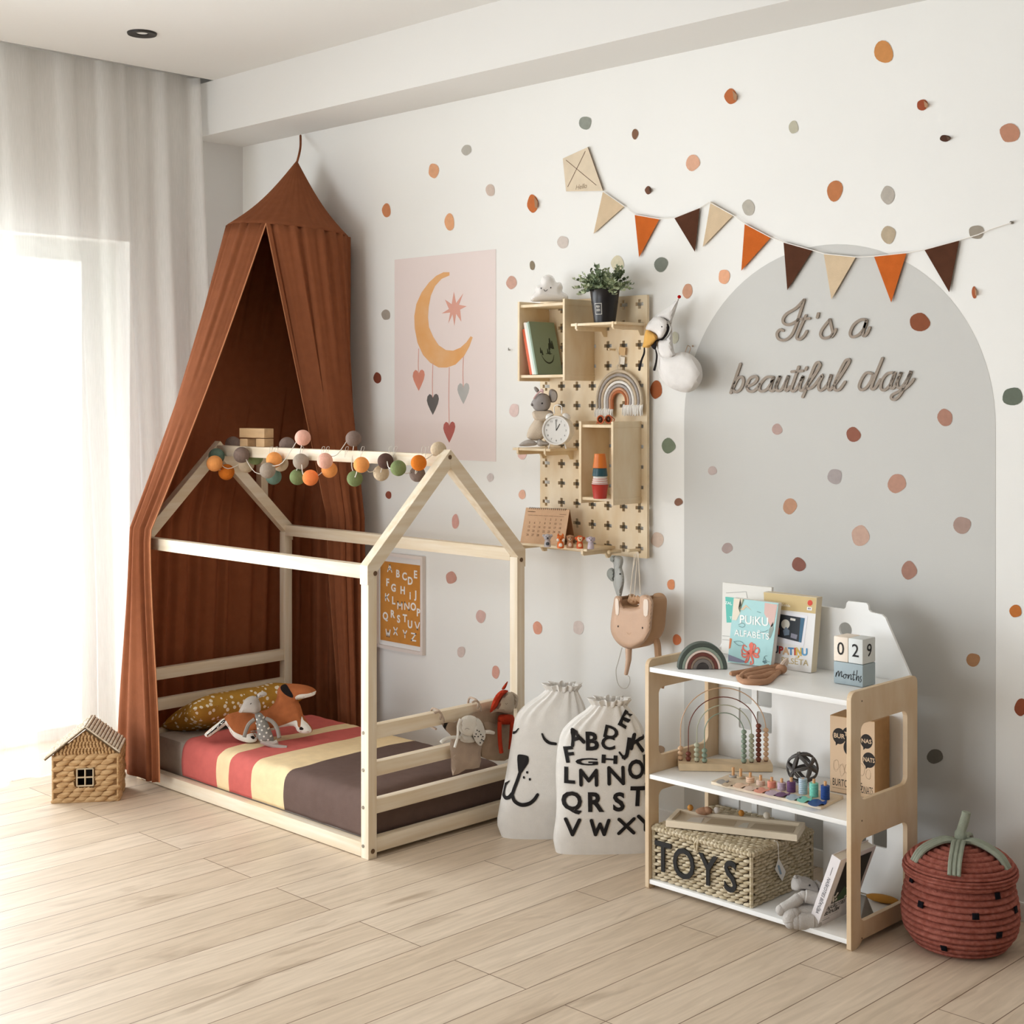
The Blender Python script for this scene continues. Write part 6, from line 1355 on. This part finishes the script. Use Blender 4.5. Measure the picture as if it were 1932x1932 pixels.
# folded tan muslin comforter
f = FACE(1428, 1284, T3, .0)
tc_ = thing('muslin_comforter', 'folded tan muslin comforter with long ears on the top board edge', 'soft toy', f(1428, 1284))
MUS = fab('muslin_tan', '#b98f72', .12, .5); d_ = (f(1428, 1284) - CAMP).dot(FW)
mf_ = lambda u, v, h=0: PZ(u, v, T3) if h == 0 else PZ(u, v, T3 + h)
for pts, r in (([(1378, 1271), (1400, 1268), (1430, 1262), (1465, 1256), (1476, 1262)], .008), ([(1396, 1280), (1408, 1270), (1440, 1263), (1470, 1258)], .010), ([(1400, 1285), (1425, 1287), (1450, 1284), (1462, 1274), (1474, 1264)], .0085), ([(1392, 1276), (1402, 1286), (1430, 1288), (1452, 1286)], .008), ([(1405, 1278), (1430, 1272), (1460, 1266)], .011), ([(1412, 1281), (1440, 1278), (1462, 1270)], .011)):
    m = M(MUS); m.tube(smooth3([PZ(u, v, T3 + r) for u, v in pts], 5), [r * .7] + [r] * (len(pts) * 5 - 6) + [r * .7], 9); m.build('fold', tc_)
m = M(MUS); P = PZ(1474, 1262, T3 + .016); m.ball(P, (.018, .016, .015), seg=14, rings=10); m.build('head', tc_)
m = M(fab('muslin_pale', '#cdb9a8', .08, .4)); m.tube(smooth3([P, P + RT * .004 + V((0, 0, .014)), P + RT * .016 + V((0, 0, .026)), P + RT * .012 + V((0, 0, .012))], 4), .007, 8); m.build('ear', tc_)
# milestone blocks
A0 = PZ(1572.5, 1287.5, T3); A1 = PZ(1627.5, 1297.5, T3); y0 = A1.y; bx_ = lambda u: PY(u, 1290, y0).x; xa, xb = bx_(1572.5), bx_(1628); zt_ = PY(1628, 1255, y0).z; zt2 = PY(1628, 1207, y0).z; xm_ = (xa + xb) / 2; dy_ = .07
def cube(lab, x0, x1, z0, z1, c, txt, side=None, script=False):
    t = thing('milestone_block', lab, 'block', ((x0 + x1) / 2, y0 + dy_ / 2, z0), group='milestone blocks')
    m = M(mat('block_' + c, '#' + c, .6)); m.box((x0 + .0004, y0, z0 + .0004), (x1 - .0004, y0 + dy_, z1), bev=.0035); m.build('block_body', t)
    m = M(BLACK); zc = (z0 + z1) / 2
    if script:
        cT = lambda P: [((x - 320) / 200 * (x1 - x0) * .86 + (x0 + x1) / 2, zc - (y - 790 - (x - 320) * .22) / 200 * (x1 - x0) * .86) for x, y in P]
        for st in ([(228, 770), (222, 800), (232, 775), (246, 762), (246, 800), (258, 775), (270, 768), (268, 802), (278, 800)], [(300, 790), (286, 792), (284, 810), (298, 815), (306, 798), (298, 788), (318, 798)], [(322, 792), (320, 822), (330, 800), (344, 796), (342, 828), (352, 824)], [(368, 772), (360, 832), (372, 830)], [(354, 795), (380, 800)], [(392, 770), (384, 838), (394, 815), (404, 812), (402, 840), (410, 838)], [(424, 812), (414, 826), (424, 836), (420, 852), (408, 848)]): m.ribbon(cT([(x, y) for x, y in st]), .0019, lambda a, b, d: V((a, y0 - .0008, b)), sm=4)
    else: m.text(txt, lambda a, b, d: V(((x0 + x1) / 2 + a, y0 - .0008, zc + b)), .052, 0, .004, xs=.95)
    if side: m.build('printed_mark', t, smooth=False); m = M(BLACK); m.text(side, lambda a, b, d: V((x1 + .0004, y0 + dy_ / 2 + a, zc + b)), .052, 0, .004, xs=1.1)
    m.build('printed_mark', t, smooth=False)
cube('grey-blue milestone block reading months under the two number cubes', xa, xb, T3, zt_, 'a3b1b6', 'months', script=True)
cube('cream milestone cube numbered 0 on the months block', xa, xm_, zt_ + .0004, zt2, 'f1e3d3', '0')
cube('pale grey milestone cube numbered 2 and 9 on the months block', xm_, xb, zt_ + .0004, zt2, 'd8dbd9', '2', '9')
# ---- middle board
f = FACE(1370, 1456, T2)
abt = thing('rainbow_abacus', 'wooden abacus with rainbow wires and coloured beads on the middle board', 'toy', f(1370, 1456))
k_ = (f(1370, 1456) - CAMP).dot(FW) / FPX; O = PZ(1281, 1455, T2); Oe = PZ(1458.5, 1457, T2); rx = (Oe - O).normalized(); rz_ = atan2(rx.y, rx.x); back = V((-rx.y, rx.x, 0)); Lb = (Oe - O).length
m = M(mat('beech_base', '#dfc7a3', .55, .1, 8, stretch=(1, 5, 5))); Mx = Matrix.Translation(O + V((0, 0, .0005))) @ Matrix.Rotation(rz_, 4, 'Z'); m.box((0, 0, 0), (Lb, .07, .022), Mx, bev=.002); m.build('base', abt)
zb2 = T2 + .0225; loc2 = lambda u, r=0: O + rx * ((u - 1281) / 177.5 * Lb) + back * (.024 + r)
cA = lambda x: 1200 + x / 4.39
for xl, xr_, vt, col, nl, nr_, rr_ in ((378, 1093, 190, 'dcb793', 3, 7, .034), (442, 1028, 262, '7b4334', 2, 8, .025), (510, 966, 324, 'b9bba3', 4, 6, .016), (572, 900, 384, '8fa08e', 3, 7, .007)):
    ul, ur = cA(xl), cA(xr_); a = loc2(ul, rr_ - .012); b = loc2(ur, rr_ - .012); c = (a + b) / 2; hw = (b - a).length / 2; ztop = PY(0, 0, 0).z if 0 else 1.5 - (1260 + vt / 4.39 - HORY) * k_; zs = ztop - hw * 1.0
    pts = [a + V((0, 0, zb2 - T2))] + [V((c.x, c.y, zs)) - rx * hw * cos(t) + V((0, 0, hw * sin(t))) for t in [pi * q / 24 for q in range(25)]] + [b + V((0, 0, zb2 - T2))]
    m = M(mat('wire_' + col, '#' + col, .4)); m.tube(pts, .0016, 6); m.build('wire_arch', abt)
    for base, n in ((a, nl), (b, nr_)):
        for q in range(n):
            m = M(mat('bead_' + col, '#' + col, .45)); m.ball((base.x, base.y, zb2 + .0078 + q * .0148), (.0088, .0088, .0076), seg=14, rings=8); m.build('bead', abt)
        m = M(mat('bead_foot', '#5a2c22', .6)); m.lathe([(0, 0), (.006, 0), (.006, .0015), (0, .0015)], (base.x, base.y, zb2 - .0004), 12); m.build('bead_stop', abt)
# lattice ball
P = PZ(1514, 1479, T2); kb = (P - CAMP).dot(FW) / FPX; rb_ = 30 * kb; cB_ = P + V((0, 0, rb_ + .001))
m = M(mat('rubber_grey', '#5b5856', .55)); ic = bmesh.new(); bmesh.ops.create_icosphere(ic, subdivisions=1, radius=1)
fc_ = [f_.calc_center_median().normalized() for f_ in ic.faces]; ed = [(e_.link_faces[0].index, e_.link_faces[1].index) for e_ in ic.edges]; ic.faces.ensure_lookup_table()
rot = Matrix.Rotation(.5, 3, 'X') @ Matrix.Rotation(.9, 3, 'Z')
for f_ in ic.faces:
    cen_ = f_.calc_center_median().normalized(); ring_ = []
    for l in f_.loops:
        for t in (0, .25, .5, .75): ring_.append(cB_ + rot @ (l.vert.co.lerp(l.link_loop_next.vert.co, t).lerp(cen_, .12).normalized() * rb_ * .94))
    m.tube(smooth3(ring_, 1, True), .0034, 6, closed=True)
ic.free()
tag(m.build('lattice_ball'), 'dark grey rubber lattice ball on the middle board', 'ball')
# montessori peg board
c0, c1, c2 = PZ(1341, 1480, T2), PZ(1549, 1528, T2), PZ(1592, 1507, T2); c3 = c0 + (c2 - c1)
mb = thing('counting_board', 'long pale wooden counting board with pegs at the front of the middle board', 'toy', c0)
mh = .0085; up_ = V((0, 0, 1)); uu, vv_ = (c1 - c0), (c2 - c1)
bf_ = lambda s, t, z=0: c0 + uu * s + vv_ * t + up_ * (z + .0005)
m = M(mat('board_beech', '#e4d3ba', .5, .08, 8, stretch=(1, 5, 5))); m.prism(rrect(0, 0, 1, 1, .02), lambda x, y, d: bf_(x, y, d), 0, mh); m.build('base', mb, smooth=False, bev=.0015)
cQ = lambda x, y: (1330 + x / 6.66, 1440 + y / 6.66)
PEGW = mat('peg_beech', '#d9a877', .5)
names = ['grey', 'sand', 'peach', 'cream', 'coral', 'lilac', 'purple', 'light blue', 'mint', 'navy blue']; cols = ['a9a5a0', 'c9b59a', 'eac8ac', 'e2c9b8', 'e79a84', 'c6b3c2', '6f4a72', 'aebfcb', '7fd0bd', '24488c']
tops = [(355, 175), (450, 185), (570, 195), (700, 235), (835, 245), (968, 262), (1085, 250), (1230, 210), (1370, 270), (1512, 300)]
bots = [(355, 195), (450, 212), (570, 262), (700, 296), (840, 325), (965, 355), (1085, 380), (1232, 405), (1370, 440), (1512, 474)]
for i, ((tx, ty), (bx2, by2)) in enumerate(zip(tops, bots)):
    u, v = cQ(bx2, by2); P = PZ(u, v - 3, T2 + mh); kk = (P - CAMP).dot(FW) / FPX; hh = max(.006, (by2 - ty) / 6.66 * kk)
    m = M(PEGW); m.tube([P, P + up_ * (max(hh + .012, .03) if i != 7 else hh + .001)], .0042, 8); m.build('peg', mb)
    t = thing('ring_stack', names[i] + ' stack of counting rings on the counting board', 'toy rings', P, group='ring stacks')
    nrg = i + 1; m_ = mat('ring_' + cols[i], '#' + cols[i], .5); th = hh / nrg
    for q in range(nrg):
        m = M(m_); m.lathe([(.0045, .0003), (.0118, .0003), (.0128, th * .25), (.0128, th * .75), (.0118, th - .0001), (.0045, th - .0001)], P + up_ * (q * th + .0004), 18); m.build('ring', t)
fish = [(215, 228, 9, 3.5), (290, 265, 11, 3.6), (445, 280, 13, 4), (580, 315, 13, 4), (710, 340, 13, 4.4), (850, 372, 13, 4.2), (970, 392, 12, 3.5), (1112, 428, 13, 4.8), (1245, 455, 12, 5), (1405, 497, 15, 5.6)]
fish[0] = (215, 232, 10, 3.6)
for i, (x, y, rx_, ry_) in enumerate(fish):
    rx_ *= 1.15; ry_ *= 1.25
    u, v = cQ(x, y); m = M(mat('fish_' + cols[i], '#' + cols[i], .5)); z_ = T2 + mh + .0006
    ol = smooth2([(u - rx_, v + .5), (u - rx_ * .5, v - ry_ * .85), (u + rx_ * .2, v - ry_), (u + rx_ * .65, v - ry_ * .3), (u + rx_ * 1.1, v - ry_ * .8), (u + rx_ * 1.0, v + ry_ * .5), (u + rx_ * .55, v + ry_ * .3), (u, v + ry_), (u - rx_ * .6, v + ry_ * .8)], 3, True)
    m.prism([(p.x, p.y) for p in ol], lambda a, b, d: PZ(a, b, z_ + d), 0, .005)
    tag(m.build('wooden_fish', bev=.001), names[i] + ' wooden fish lying flat in front of the matching ring stack', 'toy fish', 'wooden fish')
# kraft game box
q0, q1 = PZ(1566, 1493, T2), PZ(1651, 1509, T2); e_ = (q1 - q0).normalized(); Wb = (q1 - q0).length; bk_ = V((-e_.y, e_.x, 0)); Hb = PY(1566, 1349, q0.y).z - T2; Db = .098
kb_ = thing('kraft_box', 'brown kraft toy box printed BURTOŠANAS on the middle board', 'box', q0)
m = M(mat('kraft_brown', '#c29a6c', .8, .06, 60)); m.prism([(0, 0), (Wb, 0), (Wb, Hb), (0, Hb)], lambda x, y, d: q0 + e_ * x + up_ * (y + .0005) + bk_ * d, 0, Db); m.build('carton', kb_, smooth=False, bev=.001)
m = M(mat('kraft_label', '#dcbf9f', .7)); fk = lambda x, y, d=0: q0 + e_ * x + up_ * y - bk_ * (.0006 + d); m.prism([(.001, .002), (Wb - .001, .002), (Wb - .001, Hb - .001), (.001, Hb - .001)], fk, 0, .0003); m.build('front_label', kb_, smooth=False)
px2 = lambda u: (PY(u, 1400, q0.y).x - q0.x) / e_.x
ink = mat('ink_dark', '#2b2522', .7)
for tx, u, v, rx_ in (('BUR', 1582.5, 1389, 9.5), ('TO', 1598.5, 1386.5, 8.5), ('ŠA', 1602, 1412, 9.5), ('NAS', 1631, 1400, 8.5), ('NATS', 1635.5, 1435.5, 9)):
    x = px2(u); z = PY(u, v, q0.y).z - T2; r_ = rx_ / 2 * .0044
    m = M(ink); m.prism([(x + r_ * cos(tau * k / 20), z + r_ * 1.12 * sin(tau * k / 20)) for k in range(20)], fk, .0003, .0006); m.prism([(x - r_ * .55, z - r_ * .8), (x - r_ * .1, z - r_), (x - r_ * .5, z - r_ * 1.4)], fk, .0003, .0006); bb_ = m.build('speech_bubble', kb_, smooth=False)
    m = M(mat('kraft_label', '#dcbf9f')); m.text(tx, lambda a, b, d, x=x, z=z, r_=r_: fk(x + a * r_ * .9, z + b * r_ * .9, .0009), 1, 0, .02, xs=.8 if len(tx) > 3 else 1); m.build('bubble_text', bb_, smooth=False)
m = M(ink); m.text('BURTOŠANAS', lambda a, b, d: fk(.008 + a * .024, .030 + b * .03, .0005), 1, 0, 0, 'LEFT', xs=.62); m.text('TONATS', lambda a, b, d: fk(Wb - .006 + a * .022, .022 + b * .03, .0005), 1, 0, 0, 'RIGHT', xs=.5)
m.ribbon([(.008, .014), (Wb - .008, .014)], .0008, lambda x, y, d: fk(x, y, .0005), sm=1); m.build('box_title', kb_, smooth=False)
m = M(mat('ink_line', '#8a6f56', .7)); r7 = random.Random(5)
for cx_, cz_ in ((.02, .08), (.038, .07), (.055, .075), (.075, .085), (.1, .08), (.12, .07)):
    for _ in range(3): a0 = r7.uniform(0, tau); m.ribbon([(cx_ + .010 * cos(a0 + k * .8) * r7.uniform(.6, 1), cz_ + .02 * sin(a0 + k * .8) * r7.uniform(.6, 1)) for k in range(6)], .0005, lambda x, y, d: fk(x, y, .0005), sm=3)
m.build('line_drawing', kb_, smooth=False)
# ---- bottom board: tray on the hamper
zt3 = b1 + .0245; s0, s1_, s2_ = PZ(1256, 1560, zt3), PZ(1504, 1588, zt3), PZ(1500, 1543, zt3); s2_ = s1_ + V((-(s1_ - s0).y, (s1_ - s0).x, 0)).normalized() * .135
ty = thing('wooden_tray', 'pale wooden glazed frame tray lying on the TOYS hamper', 'tray', s0)
U3 = (s1_ - s0); W3_ = U3.length; u3 = U3.normalized(); v3 = V((-u3.y, u3.x, 0)); tf = lambda x, y, z: s0 + u3 * x + v3 * y + up_ * z
m = M(mat('tray_wood', '#e8dac2', .55, .1, 8)); 
for a, b in (((0, 0), (W3_, .014)), ((0, .121), (W3_, .135)), ((0, .014), (.014, .121)), ((W3_ - .014, .014), (W3_, .121))): m.prism([a, (b[0], a[1]), b, (a[0], b[1])], lambda x, y, d: tf(x, y, d), 0, .02)
m.build('rim', ty, smooth=False, bev=.0012)
m = M(mat('tray_bed', '#dccfba', .6)); m.prism([(.012, .012), (W3_ - .012, .012), (W3_ - .012, .123), (.012, .123)], lambda x, y, d: tf(x, y, d), .001, .010); m.build('bed', ty, smooth=False)
for x0, y0_, x1, y1, c in ((.05, .03, .10, .10, 'e2ddd4'), (.11, .03, .20, .11, 'c3b195'), (.21, .03, .24, .10, 'dad6cb'), (.245, .02, W3_ - .02, .11, 'bfae94')):
    m = M(mat('card_' + c, '#' + c, .6)); m.prism([(x0, y0_), (x1, y0_ + .006), (x1 - .006, y1), (x0 + .008, y1 - .01)], lambda x, y, d: tf(x, y, d), .010, .0108); m.build('picture_inlay', ty, smooth=False)
for lab, x, c, r in (('left ochre wooden bead on the tray rim', .045, 'c98a3a', .0095), ('white wooden bead on the tray rim', .128, 'e9e2da', .010), ('right ochre wooden bead on the tray rim', .205, 'c98a3a', .0095), ('cream wooden bead near the right tray end', .283, 'e8dfcf', .0105)):
    P = tf(x, .124, .0205 + r); m = M(mat('bead_' + c, '#' + c, .6)); m.ball(P, r, seg=12, rings=8); tag(m.build('wooden_bead'), lab, 'bead', 'beads on the tray')
P = tf(.09, .116, .026); m = M(mat('driftwood', '#b58a6c', .8, .2, 60, .4, 90)); m.ball(P, (.027, .014, .0125), Matrix.Rotation(rz_, 3, 'Z'), 14, 10, e=1.15); m.ball(P + u3 * .012 + up_ * .004, (.016, .012, .011), None, 12, 8); tag(m.build('wood_nugget'), 'brown knobbly piece of wood on the tray rim', 'wood piece')
# grey plush lying on the bottom board
cP = lambda P: crop(1440, 1620, 5.46, P)
f = FACE(1510, 1732, T1, .25)
gp = thing('bear_plush', 'light grey bear plush slumped between the hamper and the leaning book', 'soft toy', f(1510, 1735))
GP = fab('plush_pale_grey', '#bfbab5', .06, .45); GPD = fab('plush_mid_grey', '#a5a09b', .06, .45)
m = M(GP); H = puff(m, cP([(200, 450), (260, 420), (350, 400), (480, 395), (550, 400), (540, 470), (490, 620), (400, 625), (280, 600), (210, 560)]), .045, 12, lambda u, v, h=0: f(u, v, h + .02), 4.5); m.build('body', gp)
m = M(GPD); H = puff(m, cP([(280, 240), (300, 180), (360, 165), (450, 180), (530, 230), (560, 290), (550, 350), (480, 340), (400, 300), (320, 300), (285, 300)]), .04, 12, lambda u, v, h=0: f(u, v, h + .012), 4); hd = m.build('head', gp)
fh2 = lambda u, v, h=0: f(u, v, h + .012)
m = M(mat('stitch_dark', '#4a3b36', .8)); m.ribbon(cP([(340, 260), (400, 262), (450, 285), (465, 300)]), [1, 3, 4, 1.5], lambda u, v, d: fh2(u, v, H(u, v) + .002)); m.build('muzzle_stitch', hd, smooth=False)
m = M(BLACK); m.ball(fh2(1520.5, 1658.5, .04), .0028, seg=8, rings=6); m.build('eye', hd)
for pp2 in ([(295, 180), (315, 150), (345, 160), (340, 185)], [(530, 200), (590, 240), (600, 300), (560, 320), (535, 270)]): m = M(GPD); puff(m, cP(pp2), .012, 4, lambda u, v, h=0: f(u, v, h + .015), 3); m.build('ear', gp)
for pts, r in (([(380, 320), (470, 340), (560, 375)], .0185), ([(350, 330), (260, 400), (150, 465)], .0165)): m = M(GP); m.tube(smooth3([f(*p, .05) for p in cP(pts)], 5), [r * .7] + [r] * 9 + [r * .75], 12); m.ball(f(*cP(pts[-1:])[0], .05), r * .95, seg=12, rings=8); m.ball(f(*cP(pts[:1])[0], .05), r * .8, seg=12, rings=8); m.build('arm', gp)
for pts, r in (([(300, 565), (400, 565), (480, 570)], .024), ([(280, 500), (230, 520), (240, 580)], .02)): m = M(GP); m.tube(smooth3([f(*p, .058) for p in cP(pts)], 5), [r * .8] + [r] * 9 + [r * .8], 12); m.ball(f(*cP(pts[:1])[0], .058), r * .95, seg=12, rings=8); m.ball(f(*cP(pts[-1:])[0], .058), r * .9, seg=12, rings=8); m.build('leg', gp)
# big leaning book
S0 = PY(1540, 1756, SY0 + .022); dpt = .185; thk = .030; xB = PY(1524, 1752, SY0 + .022).x
lb = thing('photo_book', 'thick white photo book leaning right on the bottom board', 'book', (xB, SY0 + .022, T1 + .0006))
_t = PY(1570.5, 1612, SY0 + .022); hgt = sqrt((_t.x - xB) ** 2 + (_t.z - T1) ** 2); al = math.asin((_t.x - xB) / hgt); lb.rotation_euler = (0, al, 0)
lb.location.z += .0
BWH = mat('book_white', '#e4dfe0', .4)
m = M(BWH); m.box((0, 0, 0), (.003, dpt, hgt)); m.build('back_cover', lb, local=True, smooth=False, bev=.0006)
m = M(BWH); m.box((thk - .003, 0, 0), (thk, dpt, hgt)); fcv = m.build('front_cover', lb, local=True, smooth=False, bev=.0006)
m = M(BWH); m.box((.0, -.002, 0), (thk, .002, hgt)); spn = m.build('spine', lb, local=True, smooth=False, bev=.0006)
m = M(mat('pages_cream', '#e9e4da', .85)); m.box((.003, .002, .003), (thk - .003, dpt - .004, hgt - .003)); m.build('page_block', lb, local=True, smooth=False)
fb = lambda x, y, d=0: V((thk + .0004 + d, x, y)); fsn = lambda x, y, d=0: V((x, -.0024 - d, y))
def lart(col, poly, up=.0003, nm='cover_photo'):
    m = M(mat('photo_' + col, '#' + col, .5)); vs, fs = mesh2(poly, 9); a = [m.v(fb(p.x, p.y, up)) for p in vs]; [m.face([a[i] for i in t]) for t in fs]; return m.build(nm, fcv, local=True, smooth=False)
lart('22201e', [(.03, .078), (.168, .078), (.168, hgt - .014), (.03, hgt - .014)]); lart('3f5a3c', [(.05, .09), (.075, .125), (.1, .1), (.126, .1), (.126, .08), (.05, .08)], .0005); lart('c99a86', circ(.098, .165, .0105, .013, 14), .0008); lart('d9a58f', [(.085, .172), (.111, .176), (.109, .182), (.088, .184)], .0009); lart('c8b2bd', [(.092, .152), (.106, .152), (.112, .118), (.088, .112)], .0007)
for x, y in ((.034, .092), (.042, .1), (.038, .086), (.05, .088), (.046, .108), (.03, .1), (.1, .084)): lart('d8d3cb', circ(x, y, .0055, .005, 7), .0007, 'flower')
m = M(BLACK); m.text('NAŠKOTIES', lambda a, b, d: fb(.016 + a * .019, .066 + b * .019, .0004), 1, 0, .01, 'LEFT', xs=.95, shear=.2); m.text('BĒRNĪBA', lambda a, b, d: fb(.013 + a * .019, .049 + b * .019, .0004), 1, 0, .01, 'LEFT', xs=.95, shear=.2); m.ribbon([(.014, .036), (.09, .036)], .0005, lambda x, y, d: fb(x, y, .0004), sm=1); m.ribbon([(.014, .028), (.05, .028)], .0012, lambda x, y, d: fb(x, y, .0004), sm=1); m.build('cover_title', fcv, local=True, smooth=False)
m = M(mat('ink_44444c', '#44444c', .7)); m.text('NAŠKOTIES BĒRNĪBA', lambda a, b, d: fsn(thk * .5 + b * .014, .105 - a * .0125, .0003), 1, 0, 0, xs=.95, shear=.15); m.ribbon([(thk * .5, .17), (thk * .5, .195)], .0012, lambda x, y, d: fsn(x, y, .0003), sm=1); m.ribbon([(thk * .4, .016), (thk * .5, .011), (thk * .62, .016)], .001, lambda x, y, d: fsn(x, y, .0003)); m.build('spine_title', spn, local=True, smooth=False)
# ochre wedge and grey wedge at the right of the bottom board
P = PZ(1664, 1708, T1); m = M(mat('wedge_ochre', '#bd8636', .7, .1, 30)); m.ball(P + V((-.01, .02, .012)), (.05, .018, .0115), Matrix.Rotation(.2, 3, 'Z'), 16, 8); tag(m.build('ochre_cushion'), 'small flat ochre cushion at the back right of the bottom board', 'cushion')
P = PZ(1640, 1728, T1); m = M(fab('felt_grey', '#97958f', .08)); m.prism([(-.012, 0), (.075, 0), (.03, .07), (.022, .072)], lambda x, y, d: V((3.585 + d * .3 + .0, SY0 + .13 + x, T1 + .001 + y)), 0, .1); tag(m.build('felt_wedge', bev=.004, smooth=False), 'grey felt wedge beside the leaning book on the bottom board', 'toy')
